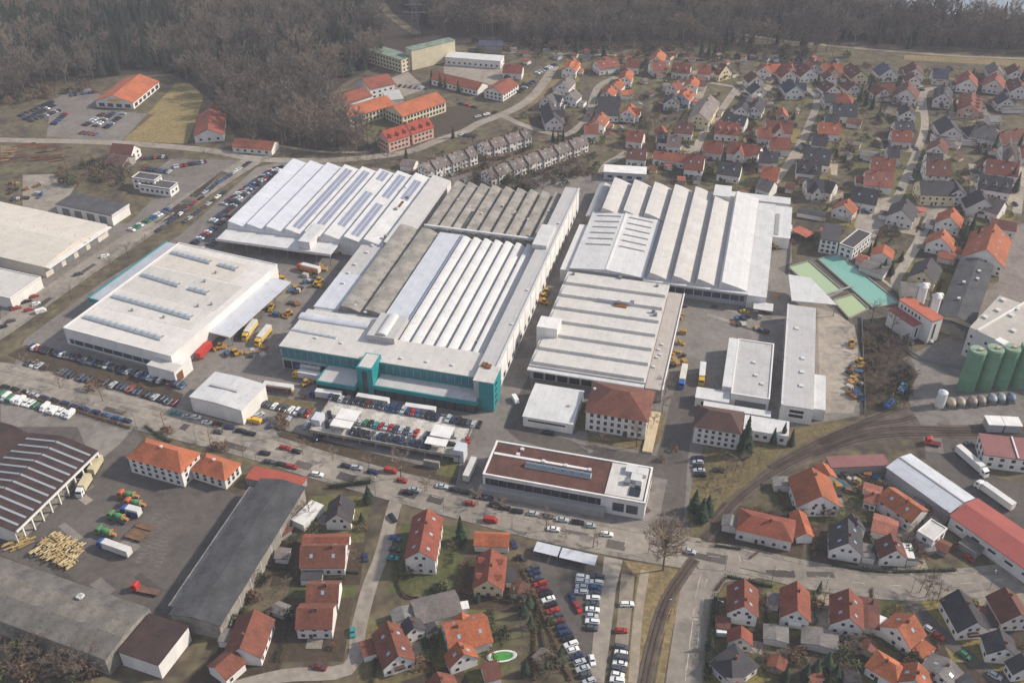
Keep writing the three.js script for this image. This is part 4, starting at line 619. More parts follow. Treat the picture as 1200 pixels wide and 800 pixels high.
// nearer houses
houses(300, 600, 4, 'along the lower garden lane', [[765, 186, 804, -16, 11.5, 'r', 's', 8.4, 13], [205, 160, 420, 158, 12, 'b', 's'], [215, 118, 438, 118, 7, 'r', 'x', 3.4, 5.2], [235, 338, 390, 338, 10, 'b', 's', 4.6, 8.6], [188, 452, 362, 452, 11, 'b', '', 6, 10], [667, 676, 613, 510, 11, 'b', 's', 4.8, 9.6], [740, 540, 714, 490, 8, 'd', '', 4.6, 8], [735, 452, 950, 398, 11, 'g', 'x', 3, 5], [882, 545, 1086, 492, 13, 'o', 's', 4.8, 10], [975, 668, 945, 606, 10, 'o', 's', 4.6, 9.2], [970, 515, 965, 478, 6, 'o', 'x', 4.4, 7], [378, 12, 398, -84, 10, 'd', '', 4.6, 9.2], [1022, 100, 1190, 108, 7, 'o', 'x', 3.4, 5.6], [1086, 322, 1105, 168, 11, 'r', 'd', 5, 10, 'c'], [868, 800, 850, 756, 11, 'b', ''], [1060, 740, 1140, 720, 7, 'm', 'x', 3, 4.4], [680, 440, 700, 500, 8, 'g', 'x', 3.2, 4], [-8, 455, -78, 640, 13, 'b', '', 4.8, 9.5], [-98, 645, -196, 730, 9, 'b', 'x', 4.4, 7.5], [100, 188, 145, 192, 5, 'g', 'x', 2.6, 3], [70, 850, 130, 850, 10, 'o', '']]);
houses(600, 600, 4, 'right by the wide street', [[1090, 442, 1090, 312, 10.5, 'r', 's', 6, 10.8], [1075, 590, 1075, 530, 8, 'r', 'x', 4.2, 7.6], [1030, 690, 1065, 665, 11, 'd', 'h', 4.4, 8.5], [975, 508, 1005, 512, 5, 'm', 'x', 2.6, 3.2], [1040, 800, 1080, 800, 9, 'g', '']]);
houses(900, 600, 4, 'below the bend of the main street', [[140, 462, 138, 322, 10, 'r', '', 5.4, 10.4], [385, 497, 380, 358, 11, 'r', 's', 5.4, 10.4], [245, 625, 248, 540, 12, 'g', 'x', 2.7, 3.6], [40, 600, 40, 525, 8, 'g', 'x', 2.7, 3.4], [610, 545, 688, 478, 12, 'o', 's', 5, 10], [545, 682, 600, 715, 9, 'o', 'h', 4.4, 8], [692, 790, 705, 702, 11, 'o', 's', 4.8, 9], [800, 760, 860, 690, 12, 'g', 's', 4.4, 7], [985, 518, 895, 360, 11, 'd', '', 5, 10], [1190, 480, 1112, 350, 11, 'm', '', 5, 9.6], [1120, 642, 1088, 548, 10, 'd', '', 4.8, 8.6], [472, 540, 472, 400, 7, 'm', 'x', 3, 3.4], [900, 800, 960, 770, 8, 'd', 'x', 3.4, 5], [1230, 720, 1190, 660, 9, 'd', '']]);
houses(900, 600, 4, 'between railway and main street', [[380, 146, 376, 30, 12, 'd', 's', 5.2, 10.5], [606, 180, 576, 98, 10, 'm', 's', 4.8, 9.4], [425, 60, 392, 5, 8, 'd', '', 4.6, 8.6]]);
houses(820, 520, 6.3, 'inside the railway curve', [[388, 528, 612, 578, 12, 'r', 'h', 5.8, 9.2], [790, 662, 728, 480, 6, 'o', 'x', 3.4, 5.2], [905, 388, 826, 172, 17, 'o', '', 6, 12], [965, 230, 905, 135, 7, 'o', 'x', 3.4, 5.4], [240, 520, 225, 600, 6, 'g', 'x', 3, 4], [620, 240, 640, 310, 9, 'g', 'x', 3, 3.4]]);
houses(1000, 500, 6, 'behind the long grey and red shed', [[245, 425, 490, 590, 11, 'o', 's', 6, 9.4], [90, 450, 190, 480, 8, 'p', '', 4.4, 6.4], [140, 650, 320, 700, 10, 'p', 'x', 3.4, 4.6]]);
// terraces of stepped units
function terrace(A, B, n, place) {
  for (let i = 0; i < n; i++) { const t0 = i / n + 0.03 / n, t1 = (i + 1) / n - 0.03 / n, up = (i % 2) * 0.5, P = t => [A[0] + (B[0] - A[0]) * t, A[1] + (B[1] - A[1]) * t];
    house(P(t0), P(t1), 10.5, 5.4 + up, 9.2 + up, 't', 'w', i % 3 ? 's' : 's', `taupe roofed terraced house in the stepped row ${place}`, `terraced houses in the row ${place}`, 'terraced_house', false); }
}
terrace([494, 191], [554, 171], 6, 'closest to the solar hall'); terrace([564, 166], [618, 150], 6, 'above the courtyard gardens'); terrace([569, 198], [684, 158], 13, 'along the planted back gardens');
houses(450, 130, 8, 'beside the stepped terraces', [[165, 455, 300, 470, 8, 't', 'x', 3.2, 5]]);

// ---------------------------------------------------------------- other buildings
const R2 = { orange: ROOF.o[1], red: ROOF.r[1], maroon: ROOF.m[1], salmon: ROOF.s[1], dark: ROOF.d[1], grey: M('#7e7b77', gritTex, 0.95), slate: M('#55575c', gritTex, 0.9), mauve: M('#8a5a58', metalTex, 0.8), brown: M('#4a3634', gritTex, 0.9) };
// a long building by its ridge ends; roof in given material
function hall(name, label, cat, N, F, w, he, hr, roofM, wallM, opt = {}) {
  const n = G(...N, hr), f = G(...F, hr), o = new THREE.Group(); o.name = numbered(name); scene.add(o); tag(o, label, cat, opt.group);
  const L = Math.hypot(n.x - f.x, n.z - f.z), hw = w / 2; o.position.set((n.x + f.x) / 2, 0, (n.z + f.z) / 2); o.rotation.y = Math.atan2(n.x - f.x, n.z - f.z);
  if (opt.hip) { new Mk().box(-hw, hw, 0, he, -(L + w * 0.8) / 2, (L + w * 0.8) / 2).mesh('wall', wallM, o); hipGeo(w, L + w * 0.8, he, hr, 0.5, L).mesh('roof', roofM, o); }
  else { if (opt.open) { const w = new Mk(), e = L / 2 - 0.4, P = [[-hw, 0], [hw, 0], [hw, he], [0, hr - 0.02], [-hw, he]]; w.prism(P, e - 0.3, e).prism(P, -e, -e + 0.3).box(-hw, -hw + 0.3, 0, he, -e + 0.3, e - 0.3); w.mesh('wall', wallM, o); bx(o, 'floor', W.concrete, -hw + 0.3, hw, 0, 0.12, -e + 0.3, e - 0.3); } else new Mk().prism([[-hw, 0], [hw, 0], [hw, he], [0, hr - 0.02], [-hw, he]], -L / 2 + 0.4, L / 2 - 0.4).mesh('wall', wallM, o); gableGeo(w, L, he, hr, 0.6, 0.25).mesh('roof', roofM, o); }
  const LL = L + (opt.hip ? w * 0.8 : -0.8);
  for (let k = 0; k < (opt.rows ?? 1); k++) { const y = (opt.y0 ?? 2) + k * (opt.dy ?? 3), st_ = opt.step ?? 4, ww = opt.ww ?? 1.6, wh = opt.wh ?? 1.4; for (const s of [-1, 1]) winRow(o, mPane, -LL / 2 + 1, LL / 2 - 1, st_, ww, y - wh / 2, y + wh / 2, s * (hw + 0.03), 'x'); winRow(o, mPane, -hw + 1, hw - 1, st_, ww, y - wh / 2, y + wh / 2, LL / 2 + 0.03, 'z'); }
  if (opt.dormers) for (const s of [-1, 1]) for (let k = 0; k < opt.dormers; k++) { const z = -L / 2 + L * (k + 0.5) / opt.dormers, m = new THREE.Group(); m.name = 'dormer'; o.add(m); m.position.set(s * hw * 0.6, he + 0.2, z); m.rotation.y = s * Math.PI / 2; new Mk().prism([[-1.2, 0], [1.2, 0], [1.2, 1.7], [0, 2.8], [-1.2, 1.7]], -hw * 0.5, 1).mesh('cheek', wallM, m); const g = gableGeo(2.4, hw * 0.7, 1.7, 2.9, 0.2, 0.12).mesh('roof', roofM, m); unit('window', mPane, m, 0, 0.9, 1.03, 1.2, 1.2, 0.1); }
  o.hall = { L, LL, hw }; return o;
}
// open shelter: roof on posts with a boarded back
function openShed(name, label, cat, th, A, B, C, h, roofM) {
  const o = thing(name, label, cat, th, ...A), r = rect(o, A, B, C, h); bx(o, 'roof', roofM, r.x0, r.x1, h - 0.25, h, r.zb, r.zf); bx(o, 'back_wall', M('#8a7864', gritTex, 0.95), r.x0 + 0.2, r.x1 - 0.2, 0, h - 0.26, r.zb + 0.1, r.zb + 0.25);
  const n = Math.max(2, Math.round((r.x1 - r.x0) / 4)); for (let i = 0; i <= n; i++) unit('post', W.steel, o, r.x0 + 0.2 + (r.x1 - r.x0 - 0.4) * i / n, (h - 0.25) / 2, r.zf - 0.25, 0.16, h - 0.25, 0.16); return o;
}
// flat block given by three roof pixels
function block(name, label, cat, th, A, B, C, h, roofM, wallM, opt = {}) {
  const o = thing(name, label, cat, th, ...A, opt.group), r = rect(o, A, B, C, h); bx(o, 'wall', wallM, r.x0, r.x1, 0, h - 0.35, r.zb, r.zf); bx(o, 'roof', roofM, r.x0 - 0.25, r.x1 + 0.25, h - 0.35, h, r.zb - 0.25, r.zf + 0.25);
  if (opt.rim) rim(o, opt.rim, r, h, 0.3, 0.4);
  for (const y of opt.rows ?? []) { winRow(o, mPane, r.x0 + 0.6, r.x1 - 0.6, opt.step ?? 3, opt.ww ?? 1.5, y - 0.7, y + 0.7, r.zf + 0.04); for (const s of ['x0', 'x1']) winRow(o, mPane, r.zb + 0.6, r.zf - 0.6, opt.step ?? 3, opt.ww ?? 1.5, y - 0.7, y + 0.7, r[s] + (s === 'x0' ? -0.04 : 0.04), 'x'); }
  o.r = r; return o;
}
const ang = (A, B, h = 0) => { const a = G(...A, h), b = G(...B, h); return Math.atan2(b.z - a.z, b.x - a.x) / D; };
// office houses in the works
{ const o = thing('office_house', 'three storey white office house with brown hipped roof, beside the storage box', 'house', TH, 720, 500); const r = rect(o, [687, 482], [758, 493], [699, 448], 9.6);
  const cx = (r.x0 + r.x1) / 2, cz = (r.zb + r.zf) / 2, w = r.x1 - r.x0, d = r.zf - r.zb; bx(o, 'wall', W.plain, r.x0, r.x1, 0, 9.6, r.zb, r.zf); const rf = hipGeo(d, w, 9.6, 15, 0.7, w - d * 0.9).mesh('roof', M('#7d4f41', roofTex, 0.9), o); rf.position.set(cx, 0, cz); rf.rotation.y = Math.PI / 2;
  for (const y of [1.9, 5, 8.1]) { winRow(o, mPane, r.x0 + 1, r.x1 - 1, 2.5, 1.3, y - 0.85, y + 0.85, r.zf + 0.04); winRow(o, mPane, r.zb + 1, r.zf - 1, 3, 1.3, y - 0.85, y + 0.85, r.x1 + 0.04, 'x'); } bx(o, 'side_porch', W.tan, r.x1 + 0.1, r.x1 + 4, 0, 1.0, r.zb + 2, r.zf + 8); unit('door', mDoor, o, cx + 4, 1.2, r.zf + 0.06, 1.8, 2.4, 0.14); vents(o, 13, [[697, 456]], W.cool, 1, 0.6); }
{ const o = thing('office_house', 'three storey white office house with brown hipped roof, behind the conifer', 'house', TH, 840, 525); const r = rect(o, [814, 500], [868, 507], [826, 476], 8.6);
  const w = r.x1 - r.x0, d = r.zf - r.zb; bx(o, 'wall', W.plain, r.x0, r.x1, 0, 8.6, r.zb, r.zf); const rf = hipGeo(d, w, 8.6, 12.5, 0.6, w - d * 0.7).mesh('roof', M('#5d453f', roofTex, 0.9), o); rf.position.set((r.x0 + r.x1) / 2, 0, (r.zb + r.zf) / 2); rf.rotation.y = Math.PI / 2; for (const y of [1.8, 4.4, 7.0]) { winRow(o, mPane, r.x0 + 1, r.x1 - 1, 2.6, 1.2, y - 0.7, y + 0.7, r.zf + 0.04); winRow(o, mPane, r.zb + 1, r.zf - 1, 3, 1.2, y - 0.7, y + 0.7, r.x1 + 0.04, 'x'); } 
  const b = block('low_annex', 'white low annex attached between office house and grey halls', 'annex', TH, [872, 503], [924, 510], [874, 486], 5, W.white, W.plain, { rows: [2.4] }); }
// works car deck
{ const o = thing('car_deck', 'pale concrete parking deck with white canopies over its ramps', 'parking deck', TH, 460, 510); const h = 3.0, A = [364, 503], B = [520, 535], C = [384, 464], r = rect(o, A, B, C, h);
  bx(o, 'deck', M('#e0dcd4', gritTex, 0.95), r.x0, r.x1 + 6, h - 0.5, h, r.zb, r.zf); rim(o, W.concrete, { ...r, x1: r.x1 + 6 }, h, 0.25, 0.7); for (let i = 0; i <= 9; i++) for (const z of [r.zf - 0.6, r.zf - 12, r.zb + 0.6]) unit('column', W.concrete, o, r.x0 + 0.6 + i * (r.x1 - r.x0 + 4.8) / 9, 1.25, z, 0.5, 2.5, 0.5);
  bx(o, 'back_wall', W.concrete, r.x0, r.x1 + 6, 0, 2.5, r.zb, r.zb + 0.3);
  for (const [a, b, c] of [[[392, 490], [416, 493], [396, 477]], [[386, 498], [410, 502], [391, 490]], [[503, 510], [527, 513], [506, 496]], [[497, 519], [522, 523], [501, 511]]]) { const q = rect(o, a, b, c, 6); bx(o, 'canopy', W.plain, q.x0, q.x1, 5.7, 6, q.zb, q.zf); for (const x of [q.x0 + 0.5, q.x1 - 0.5]) for (const z of [q.zb + 0.5, q.zf - 0.5]) unit('post', W.steel, o, x, 4.35, z, 0.2, 2.7, 0.2); }
  pbox(o, 'stair_tower', W.cool, [364, 491], [374, 493], [370, 482], 6, 0, 6); pbox(o, 'stair_tower', W.cool, [531, 527], [543, 529], [535, 517], 6, 0, 6); pbox(o, 'ramp_wall', W.concrete, [496, 539], [514, 543], [497, 537], 3, 0, 3); }
// bottom left haulier's premises
{ const o = hall('striped_hall', 'dark brown roofed vehicle hall with pale roof light stripes and open bays', 'hall', [-30, 604], [72, 511], 31, 6.4, 9.2, R2.brown, W.plain, { rows: 0, open: true }); const { L, hw } = o.hall, sl = Math.atan2(2.8, hw);
  for (let k = 0; k < 11; k++) for (const s of [-1, 1]) { const z = L / 2 - 3 - k * (L - 5) / 10.4, m = unit('roof_light', M('#98a0a6', metalTex, 0.5), o, s * hw * 0.5, 7.8 + 0.32, z, hw / Math.cos(sl) * 0.96, 0.14, 0.9); m.rotation.z = -s * sl; }
  for (const s of [1]) { for (let k = 0; k < 10; k++) unit('pillar', W.plain, o, s * (hw + 0.5), 3, -L / 2 + 0.8 + k * (L - 6) / 8.6, 0.8, 6, 0.5); bx(o, 'fascia', W.plain, hw - 0.2, hw + 1.2, 5.7, 6.3, -L / 2 + 0.6, L / 2 - 0.6); } }
{ const o = hall('side_hall', 'plain brown roofed hall adjoining the striped vehicle hall', 'hall', [-50, 545], [16, 499], 26, 6, 8, R2.brown, W.midGrey, { rows: 0 }); }
function hipBlock(name, label, cat, th, A, B, C, he, hr, roofM, rows, k = 0.9) { const o = thing(name, label, cat, th, ...A), r = rect(o, A, B, C, he), w = r.x1 - r.x0, d = r.zf - r.zb; bx(o, 'wall', W.plain, r.x0, r.x1, 0, he, r.zb, r.zf); const rf = hipGeo(d, w, he, hr, 0.6, Math.max(2, w - d * k)).mesh('roof', roofM, o); rf.position.set((r.x0 + r.x1) / 2, 0, (r.zb + r.zf) / 2); rf.rotation.y = Math.PI / 2; for (const y of rows) { winRow(o, mPane, r.x0 + 0.8, r.x1 - 0.8, 2.9, 1.3, y - 0.7, y + 0.7, r.zf + 0.04); winRow(o, mPane, r.zb + 0.8, r.zf - 0.8, 2.6, 1.3, y - 0.7, y + 0.7, r.x1 + 0.04, 'x'); } unit('chimney', W.white, o, r.x0 + w * 0.5, hr - 0.4, (r.zb + r.zf) / 2, 1, 1.4, 1); return o; }
hipBlock('hauliers_office', 'white three storey house with bright orange hipped roof beside the truck yard', 'house', ang([148, 535], [212, 553], 7.4), [149, 536], [212, 553], [171, 514], 7.6, 12, R2.orange, [1.8, 4.4, 6.6], 0.8);
hipBlock('hauliers_house', 'lower white house with bright orange hipped roof next to the haulier office', 'house', ang([222, 549], [262, 562], 5), [223, 550], [263, 562], [238, 530], 4.8, 8.4, R2.orange, [1.8, 3.6], 0.8);
{ const o = hall('long_shed', 'very long grey corrugated shed along the truck yard', 'shed', [226, 724], [331, 562], 17, 7, 8.4, R2.slate, W.concrete, { rows: 0 }); const { L, hw } = o.hall; bx(o, 'loading_ledge', W.concrete, -hw - 3.5, -hw - 0.1, 0, 1.2, -L / 2 + 4, L / 2 - 6); bx(o, 'ledge_roof', W.greyRoof, -hw - 4, -hw - 0.7, 4.6, 4.9, -L / 2 + 3, L / 2 - 5); winRow(o, W.lightGrey, -L / 2 + 2, L / 2 - 2, 7, 0.4, 0.5, 6.5, hw + 0.05, 'x', 'wall_rib'); }
{ const th = ang([0, 727], [122, 772], 8), o = thing('grey_warehouse', 'large grey felt roofed warehouse below the log pile', 'warehouse', th, 60, 780); const r = rect(o, [-60, 705], [122, 772], [188, 716], 8); const L = r.zf - r.zb; bx(o, 'wall', W.concrete, r.x0, r.x1, 0, 7.4, r.zb, r.zf); const m = new Mk(), t = [[0, 7.6], [0.28, 8.6], [0.62, 8.9], [1, 7.6]]; for (let i = 0; i < 3; i++) { const [a, ya] = t[i], [b, yb] = t[i + 1]; const q = new Mk().quad([r.x0 - 0.4, yb, r.zb + L * b], [r.x1 + 0.4, yb, r.zb + L * b], [r.x1 + 0.4, ya, r.zb + L * a], [r.x0 - 0.4, ya, r.zb + L * a]); q.mesh('roof', [R2.grey, M('#8b877f', gritTex, 0.95), R2.grey][i], o); } const e = new Mk().tri([r.x1, 7.4, r.zf], [r.x1, 7.4, r.zb], [r.x1, 8.85, r.zb + L * 0.62]).tri([r.x1, 7.4, r.zb], [r.x1, 8.5, r.zb + L * 0.28], [r.x1, 8.85, r.zb + L * 0.62]); e.mesh('gable_end', W.concrete, o); vents(o, 8.8, [[93, 700], [95, 699]], W.white, 1.6, 0.8); }
block('store_block', 'white block with flat dark maroon roof beside the grey warehouse', 'store building', ang([138, 762], [185, 778], 7), [138, 763], [185, 778], [172, 718], 7, W.maroon, W.plain);
block('red_shed', 'low red sheet roofed shed behind the orange hipped house', 'shed', 17, [289, 558], [348, 575], [298, 546], 3.6, M('#a8503f', metalTex, 0.8), W.midGrey);
block('white_tent', 'small white canvas tent beside the long grey shed', 'tent', 30, [340, 610], [357, 613], [354, 581], 3.4, W.plain, W.plain);
openShed('carport', 'open grey roofed carport at the staff car park, longer one', 'carport', ang([655, 652], [698, 662], 2.6), [655, 653], [697, 662], [658, 641], 2.8, W.cool);
openShed('carport', 'open grey roofed carport at the staff car park, shorter one', 'carport', ang([625, 645], [654, 652], 2.6), [625, 645], [653, 652], [629, 634], 2.8, W.cool);
block('caravan', 'white caravan beside the grey lean-to', 'caravan', -12, [530, 716], [549, 711], [530, 707], 2.8, W.plain, W.plain);
// right: mill and silos
{ const o = hall('mill_shed', 'long dark slate roofed shed leading to the orange gabled barn', 'shed', [1122, 372], [1147, 303], 15, 6.5, 8.4, R2.slate, W.tan, { rows: 1, y0: 3, step: 5 }); vents(o, 8.5, [[1130, 331], [1146, 327], [1124, 350], [1148, 318]], W.white, 1.4, 0.7);
  const p = hall('mill_annex', 'low dark slate annex in front of the long shed', 'annex', [1113, 380], [1122, 364], 15, 4.6, 5.6, R2.slate, W.concrete, { rows: 0 }); }
{ const o = thing('mill_building', 'large white mill with pale grey flat roof behind green silos', 'mill', -33, 1150, 420); const h = 15, r = rect(o, [1122, 424], [1137, 383], [1230, 430], h);
  const mk = new Mk(), top = [[1137, 383], [1172, 346], [1300, 392], [1270, 424], [1168, 398]].map(p => loc(o, ...p, h)), base = top; const sh = top.map(p => [p.x, p.z]);
  const g = new Mk(); for (let i = 1; i < sh.length - 1; i++) g.tri([sh[0][0], h, sh[0][1]], [sh[i + 1][0], h, sh[i + 1][1]], [sh[i][0], h, sh[i][1]]); g.mesh('roof', M('#b9b2a8', metalTex, 0.85), o);
  const w = new Mk(); for (let i = 0; i < sh.length; i++) { const a = sh[i], b = sh[(i + 1) % sh.length]; w.quad([a[0], 0, a[1]], [b[0], 0, b[1]], [b[0], h - 0.05, b[1]], [a[0], h - 0.05, a[1]]); } w.mesh('wall', W.plain, o);
  vents(o, h, [[1155, 372], [1170, 364], [1186, 370], [1176, 352], [1192, 362], [1188, 388]], W.white, 2.2, 0.8); const a = loc(o, 1146, 388, h), b = loc(o, 1210, 350, h); const m = unit('roof_step', W.plain, o, (a.x + b.x) / 2, h + 0.4, (a.z + b.z) / 2, Math.hypot(b.x - a.x, b.z - a.z), 0.8, 0.8); m.rotation.y = -Math.atan2(b.z - a.z, b.x - a.x);
  { const A = top[4], B = top[0], ry = -Math.atan2(B.z - A.z, B.x - A.x); for (const y of [3, 7, 11]) for (const t of [0.3, 0.85]) unit('window', mPane, o, A.x + (B.x - A.x) * t, y, A.z + (B.z - A.z) * t, 1.0, 1.2, 0.3, ry); }
  pbox(o, 'head_house', W.plain, [1174, 402], [1186, 402], [1178, 392], 21, 15, 21); }
for (const [x, y, s] of [[1128, 459, 0], [1148, 457, 1], [1167, 456, 2], [1188, 454, 3]]) { const o = thing('green_silo', 'tall green painted silo in the row behind the tank wagons', 'silo', 0, x + 4, y - 4, 'green silos'); new Mk().cyl(0, 0, 3.6, 0, 20, 28).mesh('shell', M(s % 2 ? '#6f9b7c' : '#67967a', wallTex, 0.6), o); new Mk().cyl(0, 0, 3.65, 19.6, 20.4, 28, 3.2).mesh('top', M('#9db99c', gritTex, 0.8), o); unit('hatch', W.tan, o, 0.8, 20.8, 0.6, 1.6, 0.9, 1.2); bx(o, 'walkway', W.steel, -3.4, 3.4, 20.4, 20.5, -0.4, 0.4); for (const yy of [5, 11, 17]) new Mk().cyl(0, 0, 3.66, yy, yy + 0.2, 28).mesh('hoop', M('#5c8a70', wallTex, 0.6), o); }
for (const [x, y, h, r] of [[1073, 371, 17, 2.2], [1089, 381, 16, 2.2]]) { const o = thing('white_silo', 'white cylindrical grain silo beside the orange topped tower', 'silo', 0, x, y, 'white grain silos'); new Mk().cyl(0, 0, r, 0, h, 20).mesh('shell', W.plain, o); new Mk().cyl(0, 0, r * 1.1, h, h + 1.6, 20, 0.6).mesh('cap', W.white, o); unit('head_box', W.plain, o, 1.6, h - 0.5, -1, 3, 2.2, 2.2); unit('ladder', W.steel, o, -r - 0.1, h / 2, 0.3, 0.2, h, 0.5); }
for (const [x, y, k] of [[1114, 476, 0], [1125, 475, 0], [1139, 474, 1], [1149, 473, 1], [1162, 471, 2], [1172, 470, 2], [1184, 470, 3]]) { const o = thing('storage_tank', ['sand coloured', 'taupe', 'pale blue', 'slate blue'][k] + ' rounded storage tank below the green silos', 'tank', 0, x, y, 'rounded tanks below the silos'); const s = put('shell', new THREE.SphereGeometry(1.75, 18, 12), M(['#b3aa9a', '#a0948a', '#a3adb5', '#71849a'][k], gritTex, 0.6), o); s.position.y = 2.2; s.scale.set(1, 1, 1.5); unit('cradle', W.steel, o, 0, 0.6, 0, 2.8, 1.2, 4); }
{ const o = thing('standing_tank', 'white standing tank beside the rounded tanks', 'tank', 0, 1101, 476); new Mk().cyl(0, 0, 2.0, 0.4, 7.5, 18).mesh('shell', W.plain, o); new Mk().cyl(0, 0, 2.0, 7.5, 8.3, 18, 0.6).mesh('cap', W.cool, o); bx(o, 'plinth', W.concrete, -2.4, 2.4, 0, 0.4, -2.4, 2.4); }
{ const th = ang([1048, 362], [1078, 382], 12), o = thing('feed_tower', 'white tower block with bright orange roof strip and slot windows', 'tower', th, 1060, 390); const t = rect(o, [1050, 372], [1067, 385], [1058, 362], 13); 
  const a = G(1044, 362, 12), b = G(1078, 384, 12), L = a.distanceTo(b); bx(o, 'wall', W.plain, -9, 11, 0, 12, -9, -2.5); bx(o, 'roof', M('#b8634a', metalTex, 0.8), -9.3, 11.3, 12, 12.4, -9.3, -2.2); bx(o, 'front_wing', W.plain, -9, 6, 0, 8, -2.4, 3); bx(o, 'front_roof', M('#a05248', metalTex, 0.8), -9.2, 6.2, 8, 8.3, -2.3, 3.2); winRow(o, mPane, -8, 5, 2, 0.9, 9.2, 10.6, -2.42); unit('slot_window', mPane, o, 11.05, 6, -5, 0.14, 8, 0.9); unit('slot_window', mPane, o, 6.05, 4, 0, 0.14, 5, 0.9); }
block('grey_workshop', 'flat grey roofed workshop behind the white silos', 'workshop', ang([1058, 348], [1090, 352], 5), [1058, 347], [1090, 352], [1068, 331], 5, R2.grey, W.tan);
// flats by the basins
block('flat_house', 'white stepped terrace house with flat dark roof beside the basins', 'house', ang([983, 281], [1000, 287], 7), [984, 286], [1001, 291], [992, 264], 7, R2.dark, W.plain, { rows: [1.8, 4.6], rim: W.plain });
block('flat_house', 'dark flat roofed white house above the turquoise basin', 'house', ang([961, 280], [984, 284], 7.5), [962, 279], [983, 284], [975, 262], 8, R2.dark, W.plain, { rows: [1.6, 4.2, 6.6], step: 2.2 });
openShed('salmon_shed', 'salmon roofed open shed at the basin corner', 'shed', ang([927, 269], [945, 278], 4), [927, 269], [945, 278], [935, 263], 4, ROOF.s[1]);
openShed('carport', 'small salmon roofed carport at the lane junction', 'carport', 6, [1071, 247], [1087, 249], [1072, 242], 3.2, ROOF.s[1]);
// right bottom works
{ const o = hall('panel_shed', 'long pale grey metal roofed shed beside the truck yard', 'shed', [1130, 589], [1054, 536], 13, 5.4, 6.8, W.cool, W.cladding, { rows: 0 }); const { L, hw } = o.hall; bx(o, 'ridge_gap', W.midGrey, -0.3, 0.3, 7.0, 7.2, -L / 2, L / 2);
  const p = hall('red_warehouse', 'long red metal roofed warehouse with pale base, continuing the grey shed', 'warehouse', [1238, 664], [1131, 590], 15, 6, 7.6, M('#a15148', metalTex, 0.8), W.plain, { rows: 1, y0: 3.4, step: 6, ww: 3, wh: 1 }); }
block('mauve_shed', 'long low mauve roofed shed along the railway', 'shed', ang([975, 546], [1042, 543], 4), [975, 548], [1042, 544], [973, 535], 4, R2.mauve, W.midGrey);
{ const o = block('depot_house', 'white depot with dull red flat roof beside the parked lorries', 'depot', ang([1156, 532], [1196, 537], 6), [1155, 532], [1212, 540], [1152, 508], 6.5, R2.mauve, W.plain, { rows: [2, 4.8], step: 3.5 }); const r = o.r; bx(o, 'parapet', W.plain, r.x1 * 0.6, r.x1 * 0.6 + 0.5, 6.5, 7, r.zb, r.zf); }
for (const [a, b, c, k] of [[[1160, 497], [1178, 498], [1160, 487], 'nearest the crossing'], [[1180, 498], [1199, 499], [1180, 488], 'further along the track']]) block('silo_container', 'white box container beside the railway tracks, ' + k, 'container', 4, a, b, c, 4.2, W.plain, W.cladding);
block('white_annex', 'white flat roofed annex with walled roof terrace below the orange long house', 'annex', ang([1074, 621], [1092, 632], 6), [1076, 622], [1094, 634], [1086, 605], 6, W.warm, W.plain, { rim: W.plain, rows: [2, 4.4] });
block('grey_carport', 'weathered grey slatted carport near the red warehouse', 'carport', ang([1124, 634], [1146, 648], 3), [1124, 636], [1146, 648], [1134, 626], 3, R2.grey, W.midGrey);
block('white_garage', 'white flat roofed garage attached to the dark brown roofed house', 'garage', 8, [1059, 652], [1072, 654], [1056, 636], 3, W.plain, W.plain);
block('garage', 'white garage between the two red roofed gable houses', 'garage', 30, [1026, 735], [1038, 742], [1034, 722], 3, W.plain, W.plain);
// top left
{ const o = hall('market_hall', 'large orange roofed market hall with white walls at the forest edge', 'market', [131, 112], [163, 87], 27, 4.6, 9, R2.orange, W.plain, { rows: 1, y0: 2, step: 6, ww: 4, wh: 2.4 }); const { L, hw } = o.hall; unit('sign', M('#d9a92a', null, 0.7), o, 0, 5.6, L / 2, 8, 1.8, 0.3); }
hall('red_barn', 'dark red roofed barn at the field edge', 'barn', [243, 152], [246, 128], 18, 4.6, 8.4, R2.red, W.plain, { rows: 1, step: 5 });
hall('red_barn', 'small dark red roofed barn tucked under the trees', 'barn', [246, 126], [250, 121], 9, 4, 6.5, R2.red, W.plain, { rows: 0 });
hall('red_barn', 'long low red roofed stable beside the pale street', 'barn', [275, 162], [322, 166], 12, 3.8, 6.6, R2.red, W.plain, { rows: 1, step: 4, y0: 1.8 });
hall('farm_house', 'white house with dark red roof at the corner of the pale street', 'house', [157, 170], [131, 168], 12, 5, 9.5, R2.maroon, W.plain, { rows: 2, y0: 1.6, dy: 2.6, step: 3.5 });
hall('farm_shed', 'mauve roofed low shed in front of the corner house', 'shed', [128, 181], [150, 184], 13, 4, 6.5, M('#6f5650', roofTex, 0.9), W.midGrey, { rows: 0 });
{ const o = hall('beige_hall', 'wide beige low pitched warehouse roof beside the diagonal street', 'warehouse', [88, 283], [-60, 250], 46, 6.4, 8.6, W.beige, W.beige, { rows: 0 }); const { L, hw } = o.hall; for (let k = 0; k < 10; k++) unit('roof_vent', W.white, o, hw * 0.25, 8.3, -L / 2 + 8 + k * 9, 0.8, 0.6, 0.8); for (let k = 0; k < 4; k++) unit('gate', W.gate, o, -hw + 8 + k * 9, 2.4, L / 2 - 0.36, 6, 4.6, 0.14); bx(o, 'canopy', W.plain, -hw, hw, 5.6, 6.2, L / 2, L / 2 + 3); }
block('corner_store', 'small pale flat roofed store by the diagonal street', 'store', ang([0, 352], [31, 327], 6), [-40, 352], [-6, 348], [-20, 318], 6, W.warm, W.plain);
block('corner_store', 'pale flat roofed shop with white parapet wall beside the street cars', 'shop', 20, [-40, 335], [8, 352], [-20, 310], 6, W.warm, W.plain, { rim: W.plain });
